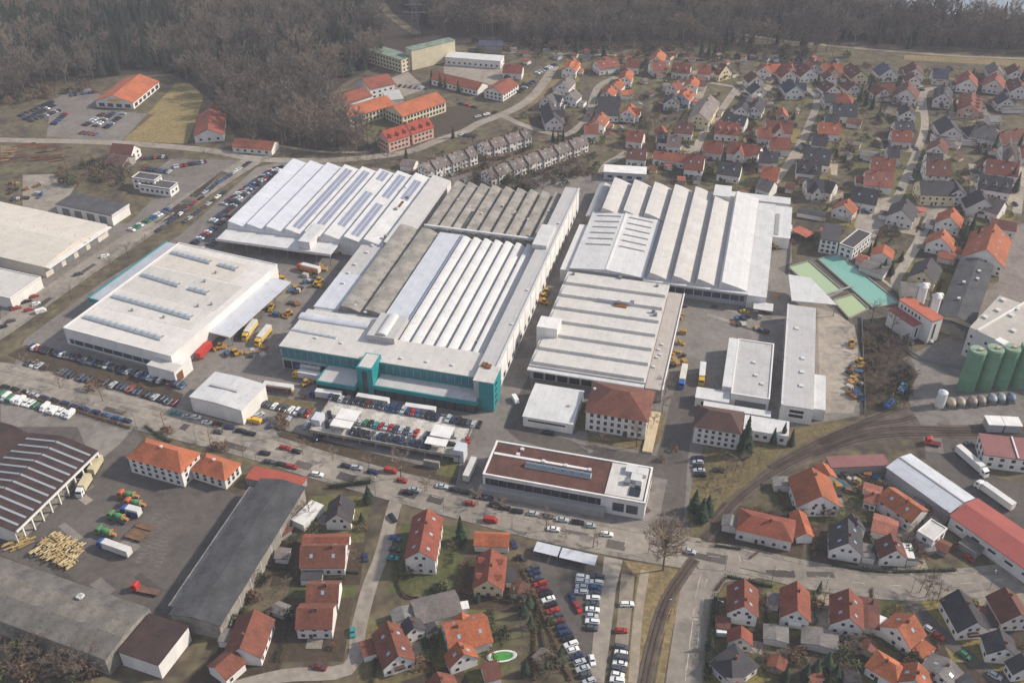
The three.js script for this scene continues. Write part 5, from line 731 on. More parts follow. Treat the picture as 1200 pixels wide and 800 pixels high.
{ const o = block('dark_workshop', 'white workshop with flat dark roof beside parked tractors', 'workshop', ang([63, 238], [130, 252], 6), [64, 239], [130, 252], [82, 225], 6.4, W.darkGrey, W.plain); const r = o.r; winRow(o, W.gate, r.x0 + 2, r.x1 - 2, 7, 5, 0.3, 4.6, r.zf + 0.05, 'z', 'gate'); bx(o, 'fascia', W.white, r.x1 + 0.26, r.x1 + 0.6, 5.2, 6.6, r.zb, r.zf); }
block('flat_office', 'white two storey house with flat dark roofs beside the diagonal street', 'house', 17, [162, 216], [198, 222], [165, 208], 5, W.darkGrey, W.plain, { rows: [2.4], rim: W.plain }); block('flat_office', 'white upper block with dark flat roof and sun terrace', 'house', 17, [154, 208], [180, 212], [157, 201], 7, W.darkGrey, W.plain, { rows: [2, 5], rim: W.plain });
// school and blocks beyond
hall('school_wing', 'long red roofed school wing with white wall below the wood', 'school', [427, 102], [382, 116], 17, 6, 9.5, R2.red, W.plain, { rows: 1, step: 3, ww: 2 });
hall('school_wing', 'taller red roofed school hall behind the long wing', 'school', [454, 86], [424, 93], 20, 8, 12, R2.red, W.plain, { rows: 2, step: 4 });
hall('school_wing', 'orange roofed two storey yellow school block, shorter one', 'school', [400, 128], [453, 112], 17, 7, 10.5, R2.orange, W.yellow, { rows: 2, y0: 2, dy: 3.2, step: 2.6, wh: 1.9 });
hall('school_wing', 'orange roofed two storey yellow school block, longer one', 'school', [460, 125], [512, 108], 19, 7, 11, R2.orange, W.yellow, { rows: 2, y0: 2, dy: 3.2, step: 2.6, wh: 1.9 });
hall('town_house', 'white and pink apartment house with red roof and dormers, closer to the terraces', 'house', [447, 154], [473, 146], 13, 7.6, 12, M('#b5533f', roofTex, 0.9), WALL.k[1], { rows: 2, y0: 2, dy: 3, step: 2.6, dormers: 3 });
hall('town_house', 'white and pink apartment house with red roof and dormers, closer to the school', 'house', [475, 145], [501, 137], 13, 7.6, 12, M('#b5533f', roofTex, 0.9), WALL.k[1], { rows: 2, y0: 2, dy: 3, step: 2.6, dormers: 3 });
block('grey_hall', 'flat grey roofed school gym between the red roofs', 'gym', -16, [452, 115], [474, 118], [464, 105], 6, W.lightGrey, W.plain);
block('slab_block', 'long low slab with green copper roof at the wood edge', 'apartment block', ang([427, 56], [470, 69], 10), [427, 57], [470, 70], [431, 49], 10, W.greenRoof, W.cream, { rows: [2, 5, 8], step: 3 });
block('slab_block', 'tall cream apartment slab with grey green roof', 'apartment block', ang([484, 57], [531, 46], 15), [484, 60], [531, 46], [477, 55], 15, W.greenRoof, W.cream, {});
block('white_store', 'long white roofed store beyond the school', 'store', ang([521, 67], [586, 72], 6), [522, 66], [586, 72], [524, 60], 6, W.white, W.plain, { rows: [2], step: 4 });
hall('clinic_wing', 'white house with long red roof along the school street', 'school', [511, 84], [566, 97], 13, 4.4, 7.6, R2.red, W.plain, { rows: 1, step: 3.4 });
hall('clinic_wing', 'white house with square red roof opposite the school', 'school', [578, 103], [597, 91], 15, 5.4, 8.6, R2.red, W.plain, { rows: 2, y0: 1.8, dy: 2.6, step: 3.2 });
block('blue_store', 'dark blue roofed store against the wood', 'store', 0, [561, 53], [589, 54], [562, 47], 6, ROOF.u[1], W.midGrey, {});
hall('forest_house', 'lonely white house standing inside the bare wood', 'house', [396, 66], [390, 60], 11, 5.5, 10, R2.dark, W.plain, { rows: 2, y0: 1.6, dy: 2.6, step: 3 });
{ // lattice pylon
  const o = thing('power_pylon', 'grey lattice power pylon standing in the forest clearing', 'pylon', 0, 487, 44); const mk = new Mk(), H = 34; for (const [sx, sz] of [[-1, -1], [1, -1], [1, 1], [-1, 1]]) { const q = (t, e) => [sx * (3.2 * (1 - t) + 0.4) + e, t * H, sz * (3.2 * (1 - t) + 0.4)]; for (let k = 0; k < 8; k++) mk.quad(q(k / 8, -0.15), q(k / 8, 0.15), q((k + 1) / 8, 0.15), q((k + 1) / 8, -0.15)); } mk.mesh('lattice', W.steel, o); for (const [y, w] of [[20, 9], [26, 7], [31, 4]]) bx(o, 'cross_arm', W.steel, -w, w, y, y + 0.4, -0.25, 0.25); for (let k = 0; k < 7; k++) { const y = 3 + k * 4, w = 3.2 * (1 - y / H) + 0.5; bx(o, 'brace', W.steel, -w, w, y, y + 0.2, -w, -w + 0.2); } }

// ---------------------------------------------------------------- vehicles
const PAINT = { black: '#1b1d21', 'dark blue': '#23304f', 'dark grey': '#43464a', silver: '#a5a9ac', white: '#d9d9d6', red: '#94291f', green: '#2f6b4a', blue: '#33527a', yellow: '#c9a12d', teal: '#2f7f80', maroon: '#5b2328' };
const paint = c => M(PAINT[c] || c, null, 0.3, {}), mTyre = M('#1e1e1f', null, 0.9), mCarGlass = M('#1d242b', null, 0.1);
function extr(profile, width, bevel = 0.09) {
  const sh = new THREE.Shape(profile.map(([z, y]) => new THREE.Vector2(z, y))), g = new THREE.ExtrudeGeometry(sh, { depth: width - 2 * bevel, bevelEnabled: true, bevelSize: bevel, bevelThickness: bevel, bevelSegments: 1, steps: 1, curveSegments: 1 });
  g.translate(0, 0, -(width - 2 * bevel) / 2); g.rotateY(-Math.PI / 2); return g;     // profile z runs along world +z
}
const wheelGeo = new THREE.CylinderGeometry(0.32, 0.32, 0.22, 12).rotateZ(Math.PI / 2), bigWheel = new THREE.CylinderGeometry(0.5, 0.5, 0.3, 12).rotateZ(Math.PI / 2);
function frustum(x, z0, z1, y0, x2, z2, z3, y1) {
  const m = new Mk(), a = [-x, y0, z1], b = [x, y0, z1], c = [x, y0, z0], d = [-x, y0, z0], e = [-x2, y1, z3], f = [x2, y1, z3], g = [x2, y1, z2], h = [-x2, y1, z2];
  return m.quad(a, b, f, e).quad(b, c, g, f).quad(c, d, h, g).quad(d, a, e, h).quad(e, f, g, h).geo();
}
const CARS = {
  hatchback: { body: extr([[-1.95, 0.35], [-2.0, 0.8], [-1.85, 0.95], [0.9, 0.98], [1.9, 0.78], [2.0, 0.4], [1.7, 0.28], [-1.7, 0.28]], 1.74), glass: frustum(0.78, -1.85, 1.05, 0.94, 0.6, -1.5, 0.3, 1.4), roof: frustum(0.64, -1.56, 0.36, 1.39, 0.6, -1.45, 0.25, 1.47), L: 4.0 },
  saloon: { body: extr([[-2.25, 0.4], [-2.25, 0.85], [-1.6, 0.98], [1.0, 0.98], [2.1, 0.8], [2.25, 0.42], [1.9, 0.28], [-1.9, 0.28]], 1.78), glass: frustum(0.78, -1.7, 1.15, 0.95, 0.6, -1.0, 0.35, 1.38), roof: frustum(0.64, -1.06, 0.42, 1.37, 0.6, -0.95, 0.3, 1.44), L: 4.5 },
  'estate car': { body: extr([[-2.3, 0.4], [-2.3, 0.95], [-2.1, 1.0], [1.0, 1.0], [2.1, 0.8], [2.25, 0.42], [1.9, 0.28], [-1.9, 0.28]], 1.8), glass: frustum(0.79, -2.2, 1.15, 0.97, 0.62, -2.0, 0.35, 1.44), roof: frustum(0.66, -2.05, 0.42, 1.43, 0.62, -1.95, 0.3, 1.5), L: 4.6 },
  van: { body: extr([[-2.5, 0.45], [-2.5, 2.0], [-2.4, 2.1], [1.2, 2.1], [1.5, 1.95], [1.95, 1.2], [2.4, 1.05], [2.45, 0.45], [2.1, 0.3], [-2.1, 0.3]], 1.95), glass: frustum(0.99, 0.75, 1.72, 1.25, 0.9, 0.7, 1.5, 1.85), roof: frustum(0.8, -2.3, 1.1, 2.1, 0.75, -2.2, 1.0, 2.17), L: 5.0 } };
let nCars = 0; const extraCars = [];
function car(p, heading, kind, color, label, group) {
  if (nCars >= 300) { extraCars.push([p, heading, color]); return; } nCars++;
  const c = CARS[kind], o = new THREE.Group(); o.name = numbered('parked_' + kind.replace(/ /g, '_').replace('_car', '')); scene.add(o); o.position.copy(p); o.rotation.y = heading; tag(o, label, kind === 'van' ? 'van' : 'car', group);
  put('body', c.body, paint(color), o); put('windows', c.glass, mCarGlass, o); put('roof', c.roof, paint(color), o);
  for (const x of [-0.8, 0.8]) for (const z of [-1.3, 1.35]) { const w = put('wheel', wheelGeo, mTyre, o); w.position.set(x, 0.32, z); }
}
const CMIX = ['black', 'black', 'dark blue', 'dark blue', 'dark grey', 'dark grey', 'dark grey', 'silver', 'silver', 'white', 'black', 'dark blue', 'red', 'blue', 'black', 'maroon'];
const KMIX = ['hatchback', 'hatchback', 'estate car', 'saloon', 'saloon', 'hatchback', 'estate car'];
function one(px, py, head, color, kind, place, h = 0, group) { const a = head * D; car(G(px, py, h), a, kind, color, `${color} ${kind} ${place}`, group || `cars ${place}`); }
// row of n cars from pixel A to pixel B; perp: parked across the row
function row(A, B, n, perp, place, h = 0, skip = 0.05, mix = CMIX, vans = 0.03) {
  const a = G(...A, h), b = G(...B, h), dir = Math.atan2(b.x - a.x, b.z - a.z);
  for (let i = 0; i < n; i++) { if (rnd() < skip) continue; const p = a.clone().lerp(b, n > 1 ? i / (n - 1) : 0); const k = rnd() < vans ? 'van' : pick(KMIX), c = pick(mix); p.x += rr(-0.15, 0.15); p.z += rr(-0.15, 0.15); car(p, dir + (perp ? Math.PI / 2 : 0) + (rnd() < 0.5 ? Math.PI : 0) + rr(-0.03, 0.03), k, c, `${c} ${k} parked ${place}`, `cars parked ${place}`); }
}
const dark = ['black', 'dark blue', 'dark blue', 'black', 'dark grey', 'silver'];
row([624, 667], [690, 799], 21, true, 'in the slanting row of the staff car park', 0, 0);
row([683, 677], [681, 695], 4, true, 'in the left bay block of the gravel lot', 0, 0, ['white', 'silver', 'dark blue', 'silver']);
row([700, 677], [697, 696], 4, true, 'in the right bay block of the gravel lot', 0, 0, ['white', 'blue', 'dark grey']);
row([695, 702], [693, 737], 6, true, 'in the single bay file of the gravel lot', 0, 0, ['white', 'silver', 'dark grey', 'white']);
row([729, 760], [723, 798], 7, true, 'along the dry verge by the pale access lane', 0, 0, ['silver', 'white', 'maroon', 'blue', 'red', 'dark grey']);
one(735, 709, 92, 'white', 'estate car', 'alone on the pale bay strip'); one(728, 740, 90, 'red', 'hatchback', 'alone on the pale bay strip'); one(694, 775, 8, 'white', 'hatchback', 'driving out of the staff car park'); one(671, 702, 20, 'dark blue', 'saloon', 'standing at an angle behind a red one'); one(677, 713, 20, 'red', 'saloon', 'standing at an angle behind a blue one');
// deck
row([387, 466], [426, 473], 7, true, 'at the back edge of the parking deck', 3, 0, dark); row([432, 474], [561, 499], 23, true, 'along the office side of the parking deck', 3, 0.02);
row([417, 494], [500, 511], 15, true, 'in the upper middle row of the parking deck', 3, 0.04, ['silver', 'red', 'green', 'dark blue', 'teal', 'dark grey', 'dark grey', 'black', 'silver', 'silver']); row([412, 506], [436, 511], 5, true, 'in the lower middle row of the parking deck', 3, 0, dark); row([445, 512], [503, 523], 10, true, 'in the lower middle row of the parking deck', 3, 0, dark);
one(386, 487, 15, 'black', 'saloon', 'beside the canopy on the deck', 3); one(383, 498, 15, 'black', 'saloon', 'beside the canopy on the deck', 3); one(548, 517, 10, 'red', 'hatchback', 'at the end stair tower of the deck', 3); one(530, 512, 80, 'silver', 'hatchback', 'beside the canopy on the deck', 3); one(527, 521, 80, 'black', 'saloon', 'beside the canopy on the deck', 3);
row([302, 472], [361, 486], 10, true, 'on the ground lot left of the deck', 0, 0.05, ['silver', 'white', 'dark grey', 'blue', 'dark grey', 'black', 'red']); row([304, 487], [318, 500], 3, true, 'near the bare bush by the deck', 0, 0, dark); row([337, 493], [360, 499], 2, true, 'near the bare bush by the deck', 0, 0, dark); row([373, 514], [375, 515], 1, true, 'near the bare bush by the deck', 0, 0, dark); row([288, 492], [300, 495], 3, false, 'beside the windowless storage box', 0, 0, ['teal', 'yellow', 'black']);
// main street
row([6, 454], [148, 494], 13, false, 'in the kerbside line along the hedge', 0, 0, ['dark blue', 'dark blue', 'black', 'black', 'silver', 'blue']);
for (const [x, y, c, k] of [[205, 485, 'teal', 'saloon'], [220, 489, 'silver', 'saloon'], [230, 490, 'white', 'hatchback'], [243, 496, 'white', 'saloon'], [254, 498, 'maroon', 'hatchback'], [269, 502, 'dark blue', 'hatchback'], [282, 506, 'black', 'saloon'], [293, 509, 'black', 'saloon']]) one(x, y, 80, c, k, 'parked by the windowless storage box kerb');
for (const [x, y, c, k] of [[255, 507, 'dark grey', 'hatchback'], [310, 532, 'black', 'saloon'], [334, 526, 'red', 'estate car'], [347, 530, 'black', 'hatchback'], [315, 542, 'dark grey', 'saloon'], [329, 545, 'black', 'saloon'], [342, 548, 'red', 'estate car'], [372, 557, 'white', 'estate car'], [405, 547, 'black', 'hatchback'], [418, 549, 'silver', 'estate car'], [437, 554, 'dark blue', 'estate car'], [471, 564, 'red', 'hatchback'], [486, 575, 'silver', 'saloon'], [518, 571, 'silver', 'saloon'], [533, 575, 'black', 'saloon'], [546, 578, 'black', 'saloon'], [561, 583, 'black', 'saloon'], [572, 585, 'dark blue', 'hatchback'], [551, 591, 'red', 'hatchback'], [580, 593, 'black', 'saloon'], [591, 596, 'black', 'estate car']]) one(x, y, 78, c, k, 'on the main street before the deck');
one(458, 553, 78, 'red', 'van', 'standing at the main street kerb');
for (const [x, y, c, k] of [[606, 600, 'black', 'saloon'], [625, 603, 'silver', 'hatchback'], [641, 606, 'dark grey', 'saloon'], [659, 610, 'silver', 'saloon'], [677, 613, 'black', 'saloon'], [692, 617, 'silver', 'hatchback']]) one(x, y, 80, c, k, 'parked along the red gravel roofed building');
one(649, 621, 81, 'white', 'saloon', 'driving past the carports'); one(711, 627, 82, 'white', 'estate car', 'driving towards the junction'); one(808, 647, 70, 'silver', 'saloon', 'turning at the road junction'); one(602, 639, 20, 'dark blue', 'hatchback', 'at the staff car park mouth'); one(611, 655, 70, 'black', 'hatchback', 'at the staff car park mouth');
one(575, 611, 80, 'red', 'van', 'loading at the main street below the deck'); one(478, 578, 80, 'black', 'hatchback', 'waiting at the narrow lane mouth');
for (const [x, y, c, k, h] of [[460, 608, 'black', 'saloon', 30], [428, 654, 'dark blue', 'hatchback', 15], [413, 742, 'teal', 'hatchback', 10], [374, 783, 'maroon', 'saloon', 80], [463, 632, 'blue', 'saloon', 70], [460, 655, 'teal', 'saloon', 80], [463, 645, 'dark grey', 'saloon', 80]]) one(x, y, h, c, k, 'parked in the narrow garden lane');
for (const [x, y, c, k, h] of [[1099, 746, 'red', 'saloon', 40], [1131, 769, 'green', 'hatchback', 40], [1090, 739, 'silver', 'hatchback', 40], [1166, 793, 'silver', 'hatchback', 50], [1135, 655, 'red', 'hatchback', 40], [1018, 625, 'dark grey', 'hatchback', 10], [848, 744, 'white', 'van', 85]]) one(x, y, h, c, k, 'standing beside the lower houses');
row([817, 538], [820, 557], 5, true, 'in the short file below the office conifer', 0, 0, ['black', 'dark blue', 'black', 'silver', 'black']);
// left lots
row([37, 407], [214, 453], 44, true, 'in the long row below the pale flat hall', 0, 0.04); row([33, 426], [52, 431], 4, true, 'on the brown strip between bushes', 0, 0.1); row([69, 436], [104, 446], 8, true, 'on the brown strip between bushes', 0, 0.05); row([123, 449], [163, 460], 9, true, 'on the brown strip between bushes', 0, 0.05); row([172, 463], [204, 473], 7, true, 'on the brown strip between bushes', 0, 0.05);
row([2, 465], [82, 487], 15, true, 'in the haulier row below the hedge', 0, 0.1, ['green', 'silver', 'white', 'white', 'dark grey'], 0.6);
for (const [x, y, c, k] of [[15, 361, 'dark grey', 'saloon'], [31, 354, 'black', 'saloon'], [40, 348, 'red', 'hatchback'], [19, 362, 'red', 'saloon'], [33, 364, 'red', 'hatchback'], [42, 357, 'white', 'hatchback'], [48, 366, 'white', 'van'], [12, 377, 'dark grey', 'saloon'], [2, 384, 'black', 'saloon'], [92, 322, 'dark grey', 'estate car'], [123, 301, 'white', 'estate car']]) one(x, y, 125, c, k, 'on the diagonal street beside the shop');
for (const [x, y, c, k, h] of [[842, 552, 'black', 'saloon', 80], [604, 470, 'white', 'van', 20], [642, 508, 'black', 'saloon', 80], [1137, 521, 'dark grey', 'saloon', 90], [1065, 402, 'silver', 'saloon', 60], [1088, 401, 'silver', 'van', 70], [896, 312, 'silver', 'hatchback', 0], [897, 330, 'dark grey', 'hatchback', 0], [870, 374, 'dark blue', 'van', 60], [893, 388, 'blue', 'van', 60], [873, 366, 'yellow', 'van', 70]]) one(x, y, h, c, k, 'in the works yards');
row([228, 285], [268, 254], 14, true, 'in the lot beside the loading canopy', 0, 0.08); row([240, 292], [256, 280], 6, true, 'in the lot beside the loading canopy', 0, 0.1); row([186, 270], [240, 230], 14, false, 'along the diagonal street verge', 0, 0.1);
row([272, 238], [330, 196], 24, true, 'far rows', 0, 0.08); row([262, 240], [318, 200], 24, true, 'far rows', 0, 0.1); row([240, 226], [290, 192], 16, false, 'far', 0, 0.1); row([100, 147], [120, 134], 8, true, 'far'); row([124, 150], [144, 134], 8, true, 'far'); row([62, 146], [76, 134], 6, true, 'far'); row([30, 140], [62, 124], 10, true, 'far'); row([456, 100], [500, 104], 8, true, 'far'); row([608, 108], [625, 96], 6, true, 'far'); row([630, 86], [650, 76], 8, true, 'far'); row([168, 186], [200, 184], 8, true, 'far'); row([540, 158], [556, 160], 4, true, 'far'); row([560, 137], [580, 132], 3, false, 'far'); row([540, 122], [556, 126], 3, false, 'far'); row([80, 250], [130, 258], 12, true, 'far', 0, 0.1, ['green', 'green', 'dark blue', 'blue', 'black']); row([154, 270], [196, 246], 14, true, 'far', 0, 0.1, ['green', 'silver', 'white', 'green', 'blue']);
row([246, 262], [278, 238], 14, true, 'far'); row([298, 232], [338, 200], 18, true, 'far', 0, 0.06); row([214, 262], [262, 226], 14, false, 'far', 0, 0.1); row([286, 226], [324, 198], 16, true, 'far', 0, 0.06); row([205, 196], [240, 190], 12, true, 'far'); row([170, 198], [198, 202], 8, true, 'far'); row([24, 136], [60, 120], 12, true, 'far', 0, 0.1, dark); row([36, 142], [68, 130], 10, true, 'far', 0, 0.1, dark); row([84, 112], [112, 108], 8, true, 'far'); row([112, 148], [132, 133], 9, true, 'far'); row([96, 156], [112, 158], 4, true, 'far');
for (const [x, y, h] of [[690, 135, 0], [688, 128, 0], [806, 172, 20], [825, 152, 20], [1070, 172, 0], [1074, 175, 0], [1074, 200, 0], [1068, 210, 0], [1015, 250, 80], [1055, 222, 30], [942, 170, 20], [1079, 268, 20], [1190, 240, 0], [905, 190, 30], [935, 176, 30], [1080, 106, 90], [1094, 268, 20], [930, 284, 10], [1092, 240, 80]]) extraCars.push([G(x, y), h * D, pick(CMIX)]);
{ const g = mergeGeometries([CARS.saloon.body.toNonIndexed ? CARS.saloon.body.clone() : CARS.saloon.body, CARS.saloon.roof].map(q => { const n = q.index ? q.toNonIndexed() : q.clone(); n.deleteAttribute('uv'); return n; })), gl = CARS.saloon.glass.clone(); gl.deleteAttribute('uv');
  const o = new THREE.Group(); o.name = 'distant_parked_cars'; tag(o, 'small cars parked in the far lots and village lanes', 'cars', null, 'stuff'); scene.add(o);
  const a = new THREE.InstancedMesh(g, new THREE.MeshStandardMaterial({ roughness: 0.3 }), extraCars.length), b = new THREE.InstancedMesh(gl, mCarGlass, extraCars.length); a.name = 'bodies'; b.name = 'windows'; const m = new THREE.Matrix4();
  extraCars.forEach(([p, h, c], i) => { m.makeRotationY(h).setPosition(p); a.setMatrixAt(i, m); b.setMatrixAt(i, m); a.setColorAt(i, new THREE.Color(PAINT[c] || c)); }); for (const q of [a, b]) { q.userData.kind = 'stuff'; q.castShadow = true; o.add(q); } }
// lorries: from front pixel to rear pixel (ground)
function lorry(name, label, A, B, cabC, boxC, opt = {}) {
  const a = G(...A), b = G(...B), o = new THREE.Group(); o.name = numbered(name); scene.add(o); tag(o, label, opt.cat || 'truck', opt.group); const L = opt.L || Math.max(6, a.distanceTo(b)); o.position.copy(a.clone().add(b).multiplyScalar(0.5)); o.rotation.y = Math.atan2(a.x - b.x, a.z - b.z);
  const hz = L / 2, cab = opt.trailer ? 0 : 2.3, h = opt.h || 3.9;
  if (!opt.flat) { bx(o, 'box_body', M(boxC, metalTex, 0.6), -1.27, 1.27, 1.0, h, -hz, hz - cab - (cab ? 0.5 : 0)); if (opt.stripe) bx(o, 'side_stripe', M(opt.stripe, null, 0.6), -1.3, 1.3, 1.1, h - 0.9, -hz + 0.3, hz - cab - 0.8); }
  else bx(o, 'load_bed', M(boxC, gritTex, 0.9), -1.25, 1.25, 0.95, 1.15, -hz, hz - cab);
  bx(o, 'chassis', mTyre, -0.5, 0.5, 0.6, 0.95, -hz + 0.3, hz - 0.4);
  if (cab) { put('cab', extr([[hz - 2.3, 0.5], [hz - 2.3, 3.3], [hz - 1.9, 3.5], [hz - 0.5, 3.0], [hz - 0.1, 1.7], [hz, 0.5]], 2.4), M(cabC, null, 0.4), o); unit('windscreen', mCarGlass, o, 0, 2.4, hz - 0.28, 2.1, 0.9, 0.2).rotation.x = -0.3; for (const s of [-1, 1]) unit('side_window', mCarGlass, o, s * 1.2, 2.4, hz - 1.1, 0.06, 0.7, 0.9); }
  for (const z of cab ? [-hz + 1.2, -hz + 2.5, -hz + 3.8, hz - 1.2] : [-hz + 1.2, -hz + 2.5, hz - 1.5]) if (Math.abs(z) < hz) for (const x of [-1.05, 1.05]) { const w = put('wheel', bigWheel, mTyre, o); w.position.set(x, 0.5, z); }
  if (opt.drum) { const g = new Mk(), pr = [[-2.6, 0.5], [-1.2, 1.15], [0.6, 1.15], [2.0, 0.6]]; const d = put('mixer_drum', new THREE.LatheGeometry(pr.map(([y, r]) => new THREE.Vector2(r, y)), 16), M('#4a8350', null, 0.5), o); d.rotation.x = Math.PI / 2 - 0.2; d.position.set(0, 2.3, -0.8); const k = put('drum_band', new THREE.TorusGeometry(1.0, 0.22, 6, 16), M('#c07238', null, 0.6), o); k.position.set(0, 2.6, -2.6); bx(o, 'chute', M('#c07238', null, 0.6), -0.5, 0.5, 1.6, 2.4, -hz - 0.2, -hz + 1); }
  return o;
}
lorry('white_lorry', 'white articulated lorry standing close to the depot house', [1158, 562], [1119, 528], '#dcdcda', '#dcdad6', { L: 16 }); lorry('white_lorry', 'white articulated lorry standing beside the red warehouse', [1142, 568], [1187, 600], '#dcdcda', '#dcdad6', { L: 16 });
lorry('road_train', 'beige road train with white cab beside the striped hall', [92, 585], [106, 562], '#d5d5d2', '#cfc4a2', { L: 9.5 }); lorry('box_trailer', 'beige box trailer hitched behind the white cab lorry', [107, 560], [119, 540], '#fff', '#cfc4a2', { trailer: true, L: 8.5, cat: 'trailer' });
lorry('white_lorry', 'white lorry with blue cab parked below the cement mixers', [112, 638], [157, 654], '#2b4d94', '#d9d6d2', { L: 14 }); lorry('cement_mixer', 'green and orange cement mixer nearest the orange hipped house', [140, 582], [162, 586], '#b0623f', '#777', { flat: true, drum: true, L: 8.5 }); lorry('cement_mixer', 'green and orange cement mixer beside the dark tipper', [148, 591], [170, 596], '#b0623f', '#777', { flat: true, drum: true, L: 8.5 });
lorry('cement_mixer', 'green and orange cement mixer next to the flat trailers', [128, 606], [150, 613], '#4a7d4e', '#777', { flat: true, drum: true, L: 8.5 }); lorry('cement_mixer', 'green and orange cement mixer next to the blue cab lorry', [114, 624], [136, 631], '#4a7d4e', '#777', { flat: true, drum: true, L: 8.5 }); lorry('tipper', 'dark box tipper with blue flank among the cement mixers', [142, 600], [166, 606], '#2b4d94', '#d5d5d5', { stripe: '#2a3f7a', L: 8 });
lorry('red_lorry', 'red cab lorry with empty bed beside the long grey shed', [154, 690], [188, 697], '#b53028', '#8a6a5c', { flat: true, L: 10 });
for (const [x, y, t] of [[172, 620, 'uppermost'], [166, 627, 'middle'], [160, 632, 'lowest']]) lorry('flat_trailer', `brown wooden flat trailer in the truck yard, ${t} of three`, [x - 12, y - 4], [x + 8, y + 2], '#fff', '#8a6a50', { trailer: true, flat: true, L: 7, cat: 'trailer' });
lorry('yellow_lorry', 'white trailer with yellow flank beside the pale flat hall', [285, 402], [301, 380], '#d0a52c', '#d8d5cf', { stripe: '#cfae4a', L: 13 }); lorry('yellow_lorry', 'white trailer with yellow flank beside the office corner', [299, 409], [318, 386], '#d0a52c', '#d8d5cf', { stripe: '#cfae4a', L: 13 });
lorry('red_container', 'bright red container standing against the pale hall annex', [231, 424], [248, 406], '#fff', '#c03428', { trailer: true, L: 10, cat: 'container' }); lorry('orange_bus', 'long orange and white trailer in the loading court', [346, 314], [378, 322], '#d0642c', '#dcd9d2', { stripe: '#d07a3a', L: 13 });
lorry('court_lorry', 'white lorry with yellow cab under the teal office front', [343, 441], [377, 447], '#d0a52c', '#dcdad6', { L: 13 }); lorry('court_lorry', 'white lorry with blue cab under the teal office front', [346, 434], [377, 439], '#2b4d94', '#dcdad6', { L: 12 }); lorry('maroon_trailer', 'maroon box trailer with white roof near the parking deck', [309, 456], [345, 461], '#8a2a2a', '#d8d5d0', { stripe: '#6b3a36', L: 13, trailer: true, cat: 'trailer' }); lorry('court_lorry', 'white lorry with dark blue cab behind the parking deck', [362, 464], [402, 469], '#2a3566', '#dcdad6', { L: 14 }); lorry('court_trailer', 'long white trailer behind the deck, close to the blue cab lorry', [416, 470], [459, 477], '#fff', '#dcdad6', { trailer: true, L: 14, cat: 'trailer' }); lorry('court_trailer', 'long white trailer behind the deck, close to the end tower', [475, 482], [511, 487], '#fff', '#dcdad6', { trailer: true, L: 13, cat: 'trailer' });
lorry('works_lorry', 'white trailer with blue cab on the works street', [797, 461], [803, 430], '#2b5fb0', '#d8d2c8', { L: 14 }); lorry('works_lorry', 'white trailer with yellow cab on the works street', [821, 458], [824, 427], '#d0a52c', '#dcdad6', { L: 13 }); lorry('white_trailer', 'white box trailer beside the red gravel roofed building', [546, 566], [556, 544], '#fff', '#cfcdc4', { trailer: true, L: 11, cat: 'trailer' });
lorry('skip_container', 'sky blue skip container above the railway fork', [1054, 463], [1060, 454], '#fff', '#5d92bd', { trailer: true, L: 6, h: 2.6, cat: 'container' }); lorry('skip_container', 'dark blue skip container beside the branch track', [1037, 481], [1046, 472], '#fff', '#33609c', { trailer: true, L: 6, h: 2.6, cat: 'container' }); lorry('white_lorry', 'white delivery truck parked beside the basins', [924, 290], [925, 262], '#2a3f80', '#dcdad6', { L: 10 });
lorry('small_truck', 'small red tractor truck beside the railway shed', [1088, 520], [1098, 522], '#c03a2c', '#7a2a24', { flat: true, L: 6 });
// yard goods: small yellow machines, timber stacks, crates
function loader(px, py, a, label) { const o = thing('wheel_loader', label, 'machine', a, px, py, 'yellow machines in the works courts'), y = M('#b3872f', null, 0.6); bx(o, 'chassis', y, -0.9, 0.9, 0.7, 1.5, -2.2, 2.0); bx(o, 'cab', M('#3a3a38', null, 0.2), -0.7, 0.7, 1.5, 2.8, -0.9, 0.6); bx(o, 'cab_roof', y, -0.8, 0.8, 2.8, 2.95, -1.0, 0.7); bx(o, 'bucket', y, -1.2, 1.2, 0.3, 1.1, 2.4, 3.2); for (const s of [-1, 1]) { unit('lift_arm', y, o, s * 0.6, 1.3, 2.2, 0.2, 0.3, 1.4); for (const z of [-1.4, 1.3]) { const w = put('wheel', bigWheel, mTyre, o); w.position.set(s * 1.0, 0.55, z); } } }
for (const [x, y] of [[326, 325], [331, 330], [322, 334], [374, 331], [371, 336], [402, 296], [338, 369], [318, 362], [359, 451], [258, 408], [276, 415], [638, 356], [636, 350], [640, 344], [906, 262], [906, 254], [905, 270], [905, 280], [905, 290], [1008, 426], [998, 404]]) loader(x, y, rr(0, 360), 'small yellow wheeled machine parked in the works courts');
function crateAt(px, py, c, cn, place) { const o = thing('crate_pile', `${cn} crate stacked ${place}`, 'crate', rr(0, 90), px, py, `crates ${place}`), w = rr(0.9, 1.7), h = rr(0.8, 2); bx(o, 'crate_box', M(c, gritTex, 0.9), -w, w, 0.15, h, -w * 0.7, w * 0.7); bx(o, 'pallet', W.tan, -w, w, 0, 0.14, -w * 0.7, w * 0.7); }
const CC = [['#c9a25c', 'tan wooden'], ['#a0703f', 'orange brown'], ['#3f6f9c', 'blue'], ['#d9d6d0', 'white'], ['#5a4a40', 'brown'], ['#3c3f44', 'dark']];
for (let i = 0; i < 44; i++) { const c = CC[[0, 1, 2, 3, 4, 5, 5][i % 7]]; crateAt(rr(993, 1011), rr(432, 470), ...c, 'in the pale storage yard'); }
for (let i = 0; i < 22; i++) { const c = CC[[0, 0, 4, 0][i % 4]]; crateAt(rr(784, 802) - 0.0, rr(350, 445), ...c, 'along the works street wall'); }
